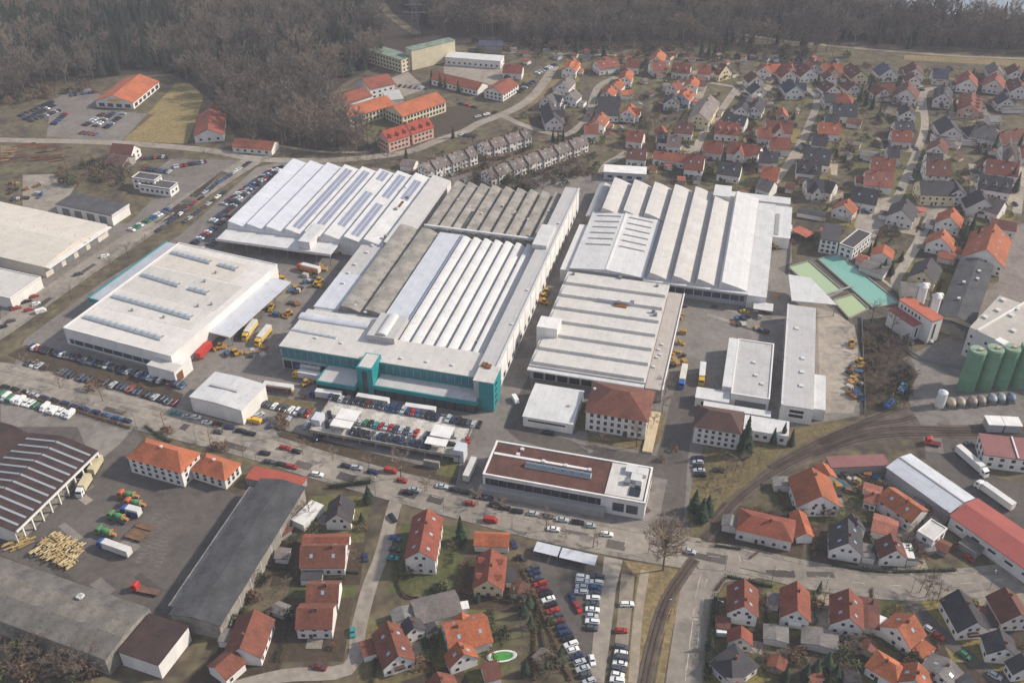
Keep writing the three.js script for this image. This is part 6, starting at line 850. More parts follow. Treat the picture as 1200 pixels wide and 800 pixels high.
for (let i = 0; i < 24; i++) { const c = CC[i % 6]; const t = rnd(); crateAt(320 + 60 * t + rr(-8, 8), 380 - 75 * t + rr(-6, 6), ...c, 'beside the loading court wall'); }
for (let i = 0; i < 20; i++) { const c = CC[i % 6]; crateAt(rr(860, 910), rr(345, 392), ...c, 'in the court of the small grey hall'); }
for (let i = 0; i < 16; i++) { const c = CC[i % 6]; crateAt(rr(980, 1032), rr(556, 580), ...c, 'in the cluttered yard by the mauve shed'); }
for (let i = 0; i < 18; i++) { const c = CC[i % 6]; crateAt(rr(12, 50), rr(212, 236), ...c, 'on the gravel pad edge'); }
for (let i = 0; i < 14; i++) { const c = CC[i % 6]; crateAt(rr(260, 312), rr(385, 420), ...c, 'in front of the pale hall annex'); }
// timber pile: logs laid side by side
{ const o = thing('timber_pile', 'heap of pale yellow sawn logs in the truck yard', 'log pile', 0, 68, 648), lg = new THREE.CylinderGeometry(0.24, 0.24, 1, 7).rotateX(Math.PI / 2), ms = ['#cfbb8c', '#c0aa78', '#d9c9a0', '#b49a6a'].map(c => M(c, gritTex, 0.95));
  for (let i = 0; i < 620; i++) { const px = rr(36, 100), py = rr(626, 668); if (!inside([[36, 650], [62, 626], [99, 640], [92, 656], [82, 668]], px, py)) continue; const p = loc(o, px, py, 0), m = put('log', lg, ms[i % 4], o); m.position.set(p.x, rr(0.25, 1.9), p.z); m.scale.z = rr(1.6, 2.6); m.rotation.y = -0.62 + rr(-0.12, 0.12) + (i % 5 ? 0 : 1.57); } }
{ const o = thing('timber_pile', 'small stack of pale planks beside the striped hall', 'log pile', 0, 22, 638), ms = [M('#cdb277', gritTex, 0.95), M('#bfa368', gritTex, 0.95)]; for (let i = 0; i < 24; i++) unit('plank', ms[i % 2], o, rr(-4, 4), rr(0.2, 1.4), rr(-2.5, 2.5), 0.5, 0.3, 4, -0.9 + rr(-0.1, 0.1)); }
{ const o = thing('scrap_heap', 'rusty red girders laid on the plot beside the upper street', 'scrap heap', 0, 45, 180); for (let i = 0; i < 30; i++) unit('girder', M(pick(['#8a4a34', '#a0623f', '#6a4438']), gritTex, 0.95), o, rr(-22, 16), rr(0.2, 1), rr(-14, 14), rr(5, 14), 0.4, 0.5, 0.35 + rr(-0.2, 0.2)); }

// ---------------------------------------------------------------- trees
const mBark = M('#5e5148', gritTex, 1), mTwig = M('#7b6a5c', null, 1), mTwig2 = M('#6b5c52', null, 1), mNeedle = M('#2c3b2a', null, 1), mNeedle2 = M('#36462f', null, 1), mHedge = M('#2f3826', null, 1), mHedgeB = M('#6e5540', null, 1);
function limb(mk, a, b, ra, rb, n = 5) {
  const d = b.clone().sub(a).normalize(), s = Math.abs(d.y) < 0.9 ? new THREE.Vector3(0, 1, 0).cross(d).normalize() : new THREE.Vector3(1, 0, 0).cross(d).normalize(), t = d.clone().cross(s);
  const P = (c, r, i) => { const w = i / n * 2 * Math.PI, q = c.clone().addScaledVector(s, r * Math.cos(w)).addScaledVector(t, r * Math.sin(w)); return [q.x, q.y, q.z]; };
  for (let i = 0; i < n; i++) { const A = P(a, ra, i), B = P(a, ra, i + 1), C = P(b, rb, i + 1), E = P(b, rb, i); mk.tri(A, B, C).tri(A, C, E); }
}
const V = (x, y, z) => new THREE.Vector3(x, y, z);
function sliver(mk, a, b, w) { const s = V(rr(-1, 1), rr(-1, 1), rr(-1, 1)).cross(b.clone().sub(a)).normalize().multiplyScalar(w / 2); mk.tri([a.x - s.x, a.y - s.y, a.z - s.z], [a.x + s.x, a.y + s.y, a.z + s.z], [b.x, b.y, b.z]); }
// bare crown of height H: trunk with limbs, branches and twigs
function bareGeo(H, R, dens, twigW) {
  const tr = new Mk(), cr = new Mk(), top = V(rr(-0.4, 0.4), H * 0.8, rr(-0.4, 0.4)); limb(tr, V(0, 0, 0), V(top.x * 0.3, H * 0.4, top.z * 0.3), H * 0.017, H * 0.012); limb(tr, V(top.x * 0.3, H * 0.4, top.z * 0.3), top, H * 0.012, H * 0.003);
  const nl = Math.round(9 * dens);
  for (let i = 0; i < nl; i++) {
    const t = 0.3 + 0.5 * i / nl, a = i * 2.4 + rr(-0.4, 0.4), y0 = H * t, len = R * (1.15 - 0.55 * Math.abs(t - 0.42) / 0.4), st_ = V(top.x * t, y0, top.z * t), e = V(st_.x + Math.cos(a) * len, y0 + H * rr(0.14, 0.26), st_.z + Math.sin(a) * len); limb(tr, st_, e, H * 0.007, H * 0.002, 4);
    for (let j = 0; j < 6; j++) {
      const u = 0.35 + 0.65 * (j + rnd()) / 6, p = st_.clone().lerp(e, u), a2 = a + rr(-1.3, 1.3), l2 = R * rr(0.3, 0.6), q = V(p.x + Math.cos(a2) * l2, p.y + H * rr(0.04, 0.16), p.z + Math.sin(a2) * l2); sliver(cr, p, q, twigW * 1.8);
      for (let k = 0; k < 9; k++) { const u2 = rr(0.2, 1), p2 = p.clone().lerp(q, u2); sliver(cr, p2, V(p2.x + rr(-1, 1) * R * 0.3, p2.y + H * rr(0.0, 0.1), p2.z + rr(-1, 1) * R * 0.3), twigW); }
    }
  }
  for (let k = 0; k < 60 * dens; k++) { const t = rr(0.6, 1), p = top.clone().multiplyScalar(t); p.y = H * 0.8 * t; sliver(cr, p, V(p.x + rr(-1, 1) * R * 0.5, p.y + H * rr(0.02, 0.2), p.z + rr(-1, 1) * R * 0.5), twigW); }
  return [tr.geo(), cr.geo()];
}
function coniferGeo(H, R, col = 1) {
  const tr = new Mk(), cr = new Mk(); limb(tr, V(0, 0, 0), V(0, H * 0.95, 0), H * 0.018, 0.04);
  const lv = 15; for (let i = 0; i < lv; i++) { const t = i / lv, y = H * (0.1 + 0.88 * t), r = R * (1 - t) * rr(0.85, 1.1) + 0.25, n = Math.round(11 - 5 * t);
    for (let k = 0; k < n; k++) { const a = k / n * 6.283 + rr(-0.3, 0.3), rk = r * rr(0.75, 1.1), c = Math.cos(a), s = Math.sin(a), w = rk * 0.36, dr = H * 0.05; for (const [f, yy] of [[1, 0], [0.75, -0.25]]) cr.tri([c * rk * 0.08 - s * w * 0.4, y + dr + yy, s * rk * 0.08 + c * w * 0.4], [c * rk * f - s * w * 0.2, y - dr * rr(0.3, 1) + yy, s * rk * f + c * w * 0.2], [c * rk * 0.6 + s * w, y - dr * 0.2 + yy, s * rk * 0.6 - c * w]).tri([c * rk * 0.1, y + dr, s * rk * 0.1], [c * rk * 0.55 - s * w, y - dr * 0.1 + yy, s * rk * 0.55 + c * w], [c * rk * f, y - dr + yy, s * rk * f]); } }
  return [tr.geo(), cr.geo()];
}
function leafCloud(fn, n, s) { const mk = new Mk(); for (let i = 0; i < n; i++) { const [x, y, z] = fn(), a = V(rr(-1, 1), rr(-1, 1), rr(-1, 1)).normalize().multiplyScalar(s * rr(0.6, 1.3)), b = V(rr(-1, 1), rr(-1, 1), rr(-1, 1)).normalize().multiplyScalar(s * rr(0.6, 1.3)); mk.tri([x, y, z], [x + a.x, y + a.y, z + a.z], [x + b.x, y + b.y, z + b.z]); } return mk.geo(); }
// --- the wood: instanced bare trees and firs
{
  const POLY = [[-120, 148], [0, 122], [56, 102], [112, 92], [180, 80], [222, 96], [246, 116], [266, 140], [276, 158], [330, 170], [400, 182], [432, 180], [434, 168], [410, 150], [378, 118], [402, 98], [440, 78], [468, 60], [540, 54], [640, 58], [820, 52], [900, 58], [960, 62], [1100, 66], [1320, 62], [1500, 20], [1300, -90], [-100, -90]];
  const HOLES = [[[376, 74], [408, 72], [412, 56], [380, 54]], [[434, -20], [462, 4], [490, 24], [520, 50], [470, 60], [448, 44], [436, 20], [418, -20]], [[420, 62], [430, 46], [470, 56], [530, 40], [600, 44], [600, 66], [520, 62], [480, 76]], [[780, 14], [830, 27], [900, 41], [1060, 57], [1240, 66], [1240, 80], [1060, 70], [990, 62], [900, 49], [830, 36], [780, 24]], [[985, -2], [1130, 12], [1240, 20], [1240, -8], [1100, -18], [985, -16]]];
  const geos = [0, 1, 2, 3].map(() => { const [a, b] = bareGeo(rr(15, 19), rr(3.8, 4.8), 1.3, 0.19); return mergeGeometries([a, b]); }), fir = [0, 1].map(() => { const [a, b] = coniferGeo(rr(17, 21), rr(3.0, 3.6)); return mergeGeometries([a, b]); });
  const lists = [[], [], [], [], [], []];
  for (let z = -1330; z < -480; z += 6.8) for (let x = -720; x < 760; x += 6.8) {
    const X = x + rr(-3.6, 3.6), Z = z + rr(-3.6, 3.6), [px, py] = toPx(X, 0, Z); if (px < -60 || px > 1260 || !inside(POLY, px, py)) continue; if (HOLES.some(h => inside(h, px, py))) continue;
    const k = fbm((X + 2000) / 4000, (Z + 2000) / 4000, 40, 201, 3); let pf = px < 430 && py < 90 ? 0.3 + (k > 0.5 ? 0.45 : 0) : k > 0.6 ? 0.22 : 0.05; if (px > 120 && px < 200 && py < 60) pf += 0.25; if (py > 95) pf *= 0.25;
    if (px > 930 && py < 6 + (px - 930) * 0.11 && rnd() < 0.8) continue;
    lists[rnd() < pf ? 4 + Math.floor(rnd() * 2) : Math.floor(rnd() * 4)].push([X, Z]);
  }
  const o = new THREE.Group(); o.name = 'bare_woodland'; tag(o, 'dense winter wood of bare trees and dark firs', 'forest', null, 'stuff'); scene.add(o);
  lists.forEach((l, i) => { const m = new THREE.InstancedMesh(i < 4 ? geos[i] : fir[i - 4], i < 4 ? new THREE.MeshStandardMaterial({ color: 0xffffff, roughness: 1 }) : new THREE.MeshStandardMaterial({ color: 0xffffff, roughness: 1 }), l.length), M4 = new THREE.Matrix4(), q = new THREE.Quaternion(), c = new THREE.Color(); m.name = i < 4 ? 'bare_trees' : 'fir_trees'; m.userData.kind = 'stuff';
    l.forEach(([x, z], k) => { const s = rr(0.7, 1.25), n = fbm((x + 2000) / 4000, (z + 2000) / 4000, 60, 301, 3); M4.compose(V(x, 0, z), q.setFromAxisAngle(V(0, 1, 0), rr(0, 6.28)), V(s, s * rr(0.9, 1.1), s)); m.setMatrixAt(k, M4); if (i < 4) { const b = rr(0.55, 1.35), w = n > 0.56 ? 1 : 0; c.setRGB(0.152 * b + 0.06 * w, 0.126 * b + 0.044 * w, 0.100 * b + 0.024 * w); } else { const b = rr(0.7, 1.2); c.setRGB(0.024 * b, 0.037 * b, 0.022 * b); } m.setColorAt(k, c); });
    m.castShadow = m.receiveShadow = true; o.add(m); });
}
// --- single trees
const bareProto = [[9, 3.2], [7, 2.6], [12, 3.8]].map(([h, r]) => bareGeo(h, r, 0.8, 0.085));
const firProto = [[12, 2.4], [9, 2.6], [15, 3]].map(([h, r]) => coniferGeo(h, r));
function tree(name, label, cat, group, px, py, parts, scale, mats_) { const o = thing(name, label, cat, 0, px, py, group); o.rotation.y = rr(0, 6.28); o.scale.setScalar(scale); put('trunk', parts[0], mats_[0], o); put('crown', parts[1], mats_[1], o); return o; }
{ const [a, b] = bareGeo(22, 5.8, 4.0, 0.17); const o = thing('bare_tree', 'tall bare tree towering over the road junction', 'tree', 0, 777, 668); put('trunk', a, mBark, o); put('crown', b, M('#8c7a66', null, 1), o); }
const bareAt = (list, label, group, smin, smax, twig = mTwig) => list.forEach(([x, y]) => tree('bare_tree', label, 'tree', group, x, y, pick(bareProto), rr(smin, smax), [mBark, twig]));
bareAt([[148, 492], [192, 500], [247, 523], [262, 528], [285, 535], [355, 532], [390, 540], [432, 548], [470, 560], [500, 575], [330, 512], [120, 470], [70, 455], [30, 428], [498, 576], [640, 622], [662, 634], [695, 642], [560, 592], [588, 600]], 'slender bare street tree along the main street', 'bare street trees', 0.8, 1.1, M('#8d7a68', null, 1));
bareAt([[706, 521], [746, 524], [700, 500], [770, 470], [776, 482], [766, 500], [780, 460]], 'bare tree beside the brown roofed office house', 'bare trees by the office house', 0.9, 1.3);
bareAt([[845, 540], [856, 548], [850, 560], [862, 552], [840, 570], [872, 545], [880, 536], [835, 560], [858, 570], [845, 585], [888, 545], [866, 562]], 'leafless shrub tree on the grass bank above the rails', 'bare trees on the bank', 0.5, 0.9, M('#85725f', null, 1));
bareAt([[1020, 400], [1030, 420], [1040, 410], [1050, 430], [1024, 440], [1036, 452], [1046, 448], [1020, 380], [1060, 440], [1052, 420], [1044, 390], [1030, 468]], 'leafless tree on the scrubby slope below the basins', 'bare trees on the slope', 0.8, 1.2, mTwig2);
bareAt([[560, 232], [585, 230], [620, 222], [640, 215], [600, 218], [655, 205], [668, 200], [680, 205], [690, 198], [575, 222], [630, 208], [610, 212], [650, 218], [676, 192], [700, 212]], 'leafless tree in the strip behind the grey saw-tooth hall', 'bare trees behind the saw-tooth hall', 0.6, 1.0);
bareAt([[75, 218], [95, 214], [110, 206], [130, 212], [90, 205], [118, 216], [138, 206], [100, 198], [80, 208], [300, 178], [330, 184], [355, 182], [240, 186], [140, 190], [108, 195]], 'bare tree by the gravel pad and upper street', 'bare trees by the upper street', 0.7, 1.1);
bareAt([[10, 780], [30, 775], [50, 785], [70, 792], [0, 765], [90, 790], [20, 795], [105, 795], [45, 768]], 'bare tree crowding below the grey warehouse', 'bare trees below the warehouse', 1.0, 1.4, mTwig2);
bareAt([[1085, 700], [1090, 712], [1078, 694], [1098, 706]], 'bare tree on the corner of the dark side lane', 'bare trees at the lane corner', 0.9, 1.2);
bareAt([[420, 192], [440, 196], [455, 192], [470, 194], [405, 188], [430, 186], [385, 150], [395, 165], [410, 170], [420, 165], [440, 175], [425, 150]], 'bare tree between school wood and solar hall', 'bare trees by the solar hall', 0.8, 1.2);
bareAt([[170, 285], [150, 302], [130, 318], [105, 335], [84, 352], [60, 368], [200, 258], [228, 236], [46, 380]], 'thin bare tree on the verge of the diagonal street', 'bare trees on the diagonal verge', 0.5, 0.8);
const firAt = (list, label, group) => list.forEach(([x, y, s, k = 0]) => tree('conifer', label, 'tree', group, x, y, firProto[k], s, [mBark, pick([mNeedle, mNeedle2])]));
firAt([[540, 634, 1.1]], 'single dark spruce beside the long white apartment house'); firAt([[432, 588, 1.0, 1]], 'dark evergreen on the narrow lane mouth'); firAt([[906, 520, 0.75], [917, 518, 0.9], [927, 522, 0.75]], 'slim conifer in the trio below the long grey hall', 'conifer trio');
firAt([[872, 532, 1.35, 2]], 'large dark pine beside the office house'); firAt([[822, 610, 1.3, 1], [814, 598, 1.2, 1], [829, 602, 1.1, 1]], 'dark conifer at the railway crossing corner', 'conifers at the crossing');
firAt([[1008, 118, 0.9, 2], [1015, 124, 0.9, 2], [1022, 128, 0.8, 2], [1030, 138, 0.9, 1], [1018, 112, 0.9, 2], [1196, 100, 0.9, 2], [1190, 94, 0.8, 2], [1165, 178, 0.9, 2], [1155, 172, 0.8, 1], [1148, 180, 0.8, 1], [1172, 186, 0.7, 1], [1140, 90, 0.8, 1], [980, 186, 0.8, 1], [990, 190, 0.7, 1], [996, 182, 0.8, 1], [676, 64, 0.9, 2], [708, 66, 0.9, 2], [822, 66, 1, 2], [830, 70, 1, 2], [838, 66, 0.9, 2], [648, 165, 0.7], [654, 167, 0.7], [660, 165, 0.7], [1193, 178, 0.9, 2], [770, 198, 0.7, 1], [845, 212, 0.8, 1], [930, 140, 0.7, 1], [1190, 225, 0.9, 2], [1186, 214, 0.8, 2]], 'dark conifer among the village gardens', 'village conifers');
firAt([[1136, 280, 1.1, 2], [1128, 286, 1, 2], [1142, 290, 0.9, 2], [1126, 274, 0.8, 1]], 'dense dark conifer by the orange gabled barn', 'conifers by the barn'); firAt([[1024, 296, 0.8], [1018, 302, 0.8], [1036, 318, 0.9, 1], [1044, 322, 0.9, 1], [1030, 322, 0.8, 1], [1056, 306, 0.7, 1]], 'dark conifer in the garden above the basins', 'conifers above the basins');
firAt([[531, 162, 0.7], [476, 186, 0.7], [506, 98, 0.9], [516, 102, 0.9], [522, 103, 0.8], [537, 108, 0.8]], 'small dark fir along the school street', 'firs on the school street');
firAt([[620, 712, 0.8, 1], [614, 722, 0.8, 1], [622, 735, 0.7, 1], [656, 778, 0.9, 1], [616, 790, 0.8, 1], [955, 792, 1.0, 1], [968, 784, 1.0, 1], [944, 796, 0.9, 1], [978, 796, 0.9, 1], [920, 798, 0.8, 1], [375, 668, 0.5], [500, 758, 0.6], [1022, 652, 0.6], [836, 786, 0.7, 1], [832, 760, 0.7, 1], [560, 705, 0.5, 1], [1020, 715, 0.5], [960, 694, 0.5], [424, 612, 0.6, 1]], 'dark garden conifer between the lower houses', 'conifers between the lower houses');
// hedges
function hedge(pts, w, h, mat, label, group) {
  const P = curve(pts, 1.2), o = new THREE.Group(); o.name = numbered('hedge'); o.position.copy(P[0]); scene.add(o); tag(o, label, 'hedge', group);
  const k = P.map(p => p.clone().sub(P[0])), n = Math.round(k.length * 40 * w * h / 2); put('foliage', leafCloud(() => { const p = pick(k); return [p.x + rr(-w, w) / 2 + rr(-0.6, 0.6), h * Math.pow(rnd(), 0.6), p.z + rr(-w, w) / 2 + rr(-0.6, 0.6)]; }, n, 0.34), mat, o);
  const m = new Mk(); ribbonGeo(m, k, 0, w * 0.45, 0.0, h * 0.6); m.mesh('stems', mat === mHedge ? M('#2e3324', null, 1) : M('#4a3a2e', null, 1), o);
}
hedge([[2, 458], [80, 480], [152, 502]], 1.6, 1.5, mHedgeB, 'clipped brown hedge below the kerbside car line'); hedge([[838, 704], [834, 740], [828, 798]], 2.4, 3.2, mHedge, 'tall green hedge along the wide street'); hedge([[612, 668], [640, 730], [668, 798]], 1.0, 1.4, mHedgeB, 'brown hedge behind the slanting car row'); hedge([[628, 728], [626, 798]], 0.8, 1.8, M('#75623f', null, 1), 'straw coloured hedge in the gardens by the car park');
hedge([[386, 572], [434, 566]], 2.0, 2.4, mHedge, 'dark hedge behind the grey gabled house'); hedge([[300, 664], [350, 668], [420, 672]], 0.8, 1.4, mHedge, 'green hedge dividing the lane gardens'); hedge([[852, 676], [905, 688]], 1.4, 1.4, mHedge, 'dark hedge above the two red gable houses'); hedge([[840, 692], [850, 678]], 1.2, 1.4, mHedgeB, 'brown hedge at the street corner'); hedge([[975, 662], [1010, 668], [1040, 671]], 1.6, 1.6, mHedge, 'green hedge below the brown roofed houses'); hedge([[1046, 671], [1120, 669]], 1.6, 1.4, mHedge, 'green hedge before the cluttered yard'); hedge([[436, 800], [440, 770]], 1.2, 1.4, mHedge, 'green hedge at the lane bend'); hedge([[170, 500], [190, 514], [200, 518]], 1.4, 1.2, mHedge, 'green hedge behind the orange hipped house'); hedge([[520, 690], [600, 706]], 1.6, 1.6, mHedgeB, 'brown hedge between lawn and sheds'); hedge([[838, 640], [868, 644]], 1.2, 1.3, mHedge, 'dark hedge before the red hipped house'); hedge([[1022, 690], [1024, 790]], 0.9, 1.2, mHedgeB, 'brown fence hedge between red gable gardens');
// garden shrubs through the village and lower gardens
const shrubProto = [0, 1, 2, 3].map(() => { const R = rr(1.1, 1.7); return leafCloud(() => { const t = rr(0, 6.28), u = rr(-0.2, 1), r = Math.sqrt(Math.max(0.05, 1 - u * u)) * rr(0.5, 1); return [Math.cos(t) * R * r, 0.4 + R * 0.9 * Math.max(0, u) + rr(0, 0.5), Math.sin(t) * R * r]; }, 130, 0.5); });
const AREAS = [[[590, 70], [720, 62], [1000, 74], [1200, 92], [1200, 250], [1120, 320], [1050, 340], [930, 240], [770, 205], [700, 195], [600, 130]], [[300, 590], [440, 590], [470, 620], [600, 640], [680, 800], [240, 800], [250, 740]], [[840, 700], [1040, 700], [1120, 800], [830, 800]], [[860, 600], [1100, 600], [1130, 660], [850, 660]], [[480, 180], [560, 160], [640, 150], [700, 180], [680, 205], [560, 225], [500, 215]]];
const blocked = []; scene.traverse(q => { if (/^(house|terraced_house|garden_shed)/.test(q.name)) blocked.push([q.position.x, q.position.z, 7.5]); if (/^(lane|street|main_road)/.test(q.name) && q.geometry) { const p = q.geometry.attributes.position; const wide = /^(main_road|street)/.test(q.name) ? 7.5 : 4.2; for (let i = 0; i < p.count; i += 2) blocked.push([p.getX(i), p.getZ(i), wide]); } });
const nearPlace = (x, z) => { let b = 1e9, r = null; for (const h of housePlace) { const d = Math.hypot(h[0] - x, h[1] - z); if (d < b) { b = d; r = h; } } return [r[3], r[2]]; };
const KINDS = [['dark evergreen shrub', mHedge], ['brown leafless shrub', mHedgeB], ['dull green shrub', M('#565a38', null, 1)]];
AREAS.forEach((A, ai) => { const cnt = [460, 70, 40, 34, 60][ai], xs = A.map(p => p[0]), ys = A.map(p => p[1]); let tries = 0, made = 0; const place = ['in the village gardens', 'in the lane gardens', 'below the street bend', 'between rails and street', 'behind the terraces'][ai];
  while (made < cnt && tries++ < 6000) { const px = rr(Math.min(...xs), Math.max(...xs)), py = rr(Math.min(...ys), Math.max(...ys)); if (!inside(A, px, py)) continue; const p = G(px, py); if (blocked.some(([x, z, r]) => Math.hypot(p.x - x, p.z - z) < r)) continue; made++;
    if (rnd() < 0.45) tree('garden_tree', `bare tree near ${nearPlace(p.x, p.z)[0]} roof, ${nearPlace(p.x, p.z)[1]}`, 'tree', `bare garden trees ${nearPlace(p.x, p.z)[1]}`, px, py, pick(bareProto), rr(0.45, 0.8), [mBark, pick([mTwig, mTwig2])]);
    else { const [n, m] = pick(KINDS), o = thing('garden_shrub', `${n} near ${nearPlace(p.x, p.z)[0]} roof, ${nearPlace(p.x, p.z)[1]}`, 'shrub', 0, px, py, `shrubs ${nearPlace(p.x, p.z)[1]}`); o.scale.setScalar(rr(0.9, 2.0)); o.rotation.y = rr(0, 6); put('foliage', pick(shrubProto), m, o); } } });
// allotment strip under the wood, scrub by the upper street
for (const [A, n, place, grp, big] of [[[[556, 50], [700, 54], [800, 54], [900, 60], [1000, 66], [1000, 76], [880, 72], [800, 70], [700, 68], [560, 68]], 150, 'in the allotment strip below the wood', 'allotment growth', 1.5], [[[60, 196], [120, 188], [160, 200], [140, 220], [110, 222], [64, 214]], 46, 'in the scrub beside the dark roofed workshop', 'scrub by the workshop', 1.5], [[[0, 112], [60, 100], [110, 92], [112, 104], [60, 116], [10, 130]], 40, 'at the wood edge behind the market', 'wood edge growth', 1.4], [[[560, 214], [640, 204], [700, 196], [690, 214], [600, 230]], 46, 'in the strip behind the grey saw-tooth hall', 'strip growth', 1.2], [[[1012, 380], [1060, 402], [1074, 440], [1056, 474], [1016, 486]], 40, 'on the scrubby slope below the basins', 'slope growth', 1.3], [[[0, 760], [60, 770], [120, 790], [120, 800], [0, 800]], 26, 'below the grey warehouse', 'growth below the warehouse', 1.6]]) {
  const xs = A.map(p => p[0]), ys = A.map(p => p[1]); let made = 0, tries = 0;
  while (made < n && tries++ < 4000) { const px = rr(Math.min(...xs), Math.max(...xs)), py = rr(Math.min(...ys), Math.max(...ys)); if (!inside(A, px, py)) continue; made++;
    if (rnd() < 0.4) tree('bare_tree', `slight bare tree ${place}`, 'tree', grp, px, py, pick(bareProto), rr(0.6, 1.0), [mBark, pick([mTwig, mTwig2])]);
    else { const [nm, m] = pick(KINDS), o = thing('wild_shrub', `${nm} ${place}`, 'shrub', 0, px, py, grp); o.scale.setScalar(rr(0.9, 1.9) * big); o.rotation.y = rr(0, 6); put('foliage', pick(shrubProto), m, o); } } }
// clipped hedges round the house plots
{ const hg = [0, 1].map(() => leafCloud(() => [rr(-4, 4), 1.5 * Math.pow(rnd(), 0.6), rr(-0.5, 0.5)], 260, 0.42)), mm = [[mHedge, 'dark green'], [M('#474531', null, 1), 'olive'], [mHedgeB, 'brown']]; let n = 0; const hs = []; scene.traverse(q => { if (/^(house|terraced_house)/.test(q.name)) hs.push(q); });
  for (const h of hs) for (const s of rnd() < 0.5 ? [-1] : [-1, 1]) { if (n >= 280) break; const far = h.position.z < -330, a = h.rotation.y, dx = s * rr(8, 11), dz = rr(-2, 2), x = h.position.x + dx * Math.cos(a) + dz * Math.sin(a), z = h.position.z - dx * Math.sin(a) + dz * Math.cos(a); if (blocked.some(([X, Z, r]) => Math.hypot(x - X, z - Z) < (r === 7.5 ? 7 : r))) continue; n++; const [px, py] = toPx(x, 0, z), [m, nm] = pick(mm); const [hr_, place] = nearPlace(x, z); const o = thing('plot_hedge', `${nm} clipped hedge near ${hr_} roof, ${place}`, 'hedge', 0, px, py, `hedges ${place}`); o.rotation.y = a + Math.PI / 2; o.scale.set(rr(1.0, 1.7), rr(0.9, 1.6), rr(1, 1.8)); put('foliage', pick(hg), m, o); } }
// shrubs on the brown strip and roadside beds
for (const [x, y, s] of [[42, 427, 1.2], [54, 433, 1], [107, 456, 1.6], [113, 456, 1.4], [118, 449, 1], [166, 456, 1], [198, 508, 1.2], [192, 507, 1.2], [258, 526, 1.3], [252, 524, 1.1], [264, 528, 1], [322, 458, 1.2], [340, 462, 1.2], [310, 455, 1.2], [355, 466, 1], [328, 496, 1.6], [334, 500, 1.4], [330, 490, 1.3], [775, 540, 1], [790, 528, 1], [548, 556, 1]]) { const o = thing('roadside_shrub', 'brown leafless shrub in the beds along the main street', 'shrub', 0, x, y, 'roadside shrubs'); o.scale.setScalar(s * 1.2); put('foliage', pick(shrubProto), mHedgeB, o); }

// ---------------------------------------------------------------- street furniture and garden things
const lampArm = new Mk().box(-0.06, 0.06, 7.3, 7.42, 0, 1.6).geo(), lampPole = new Mk().cyl(0, 0, 0.11, 0, 7.4, 7, 0.07).geo();
for (const [x, y] of [[40, 470], [100, 486], [160, 502], [230, 520], [300, 540], [365, 558], [440, 580], [520, 600], [600, 620], [700, 640], [760, 648], [850, 668], [905, 680], [968, 690], [1068, 694], [1160, 690], [790, 720], [838, 720], [60, 350], [130, 300], [200, 252], [255, 210], [1088, 150], [1070, 200]]) { const o = thing('street_lamp', 'slim grey street lamp at the kerb', 'lamp', rr(0, 360), x, y, 'street lamps'); put('pole', lampPole, W.steel, o); put('arm', lampArm, W.steel, o); unit('lamp_head', W.lightGrey, o, 0, 7.35, 1.7, 0.3, 0.14, 0.7); }
function pool(px, py, rx, rz, label, col) { const o = thing('garden_pool', label, 'pool', -8, px, py); const m = put('rim', new THREE.TorusGeometry(1, 0.16, 6, 24).rotateX(Math.PI / 2), W.plain, o); m.scale.set(rx, 0.8, rz); m.position.y = 0.16; const w = put('water', new THREE.CircleGeometry(1, 24).rotateX(-Math.PI / 2), M(col, null, 0.1), o); w.scale.set(rx * 0.95, 1, rz * 0.95); w.position.y = 0.14; }
pool(588, 769, 4.2, 2.0, 'oval garden pool with green cover and white rim', '#4b8a3c'); pool(337, 617, 1.9, 1.9, 'small round blue garden pool beside the long shed', '#3f8fd0'); pool(1014, 249, 3.0, 1.6, 'blue covered pool by the village plaza', '#2f6fa8');
// zebra of the works exit, stop lines and lane arrows
{ const m = new Mk(); const q = (A, B, w) => { const a = G(...A), b = G(...B), d = b.clone().sub(a).normalize(), n = V(-d.z, 0, d.x).multiplyScalar(w / 2); m.quad([a.x + n.x, 0.115, a.z + n.z], [b.x + n.x, 0.115, b.z + n.z], [b.x - n.x, 0.115, b.z - n.z], [a.x - n.x, 0.115, a.z - n.z]); };
  q([732, 641], [735, 631], 0.4); q([808, 724], [820, 727], 0.5); q([866, 651], [868, 658], 0.4); for (const [a, b] of [[[815, 700], [822, 672]], [[808, 760], [813, 720]], [[803, 800], [807, 766]], [[826, 690], [829, 678]], [[822, 720], [825, 700]], [[817, 760], [820, 732]]]) q(a, b, 0.3);
  tag(m.mesh('lane_marking', mMark), null, null, null, 'structure'); }
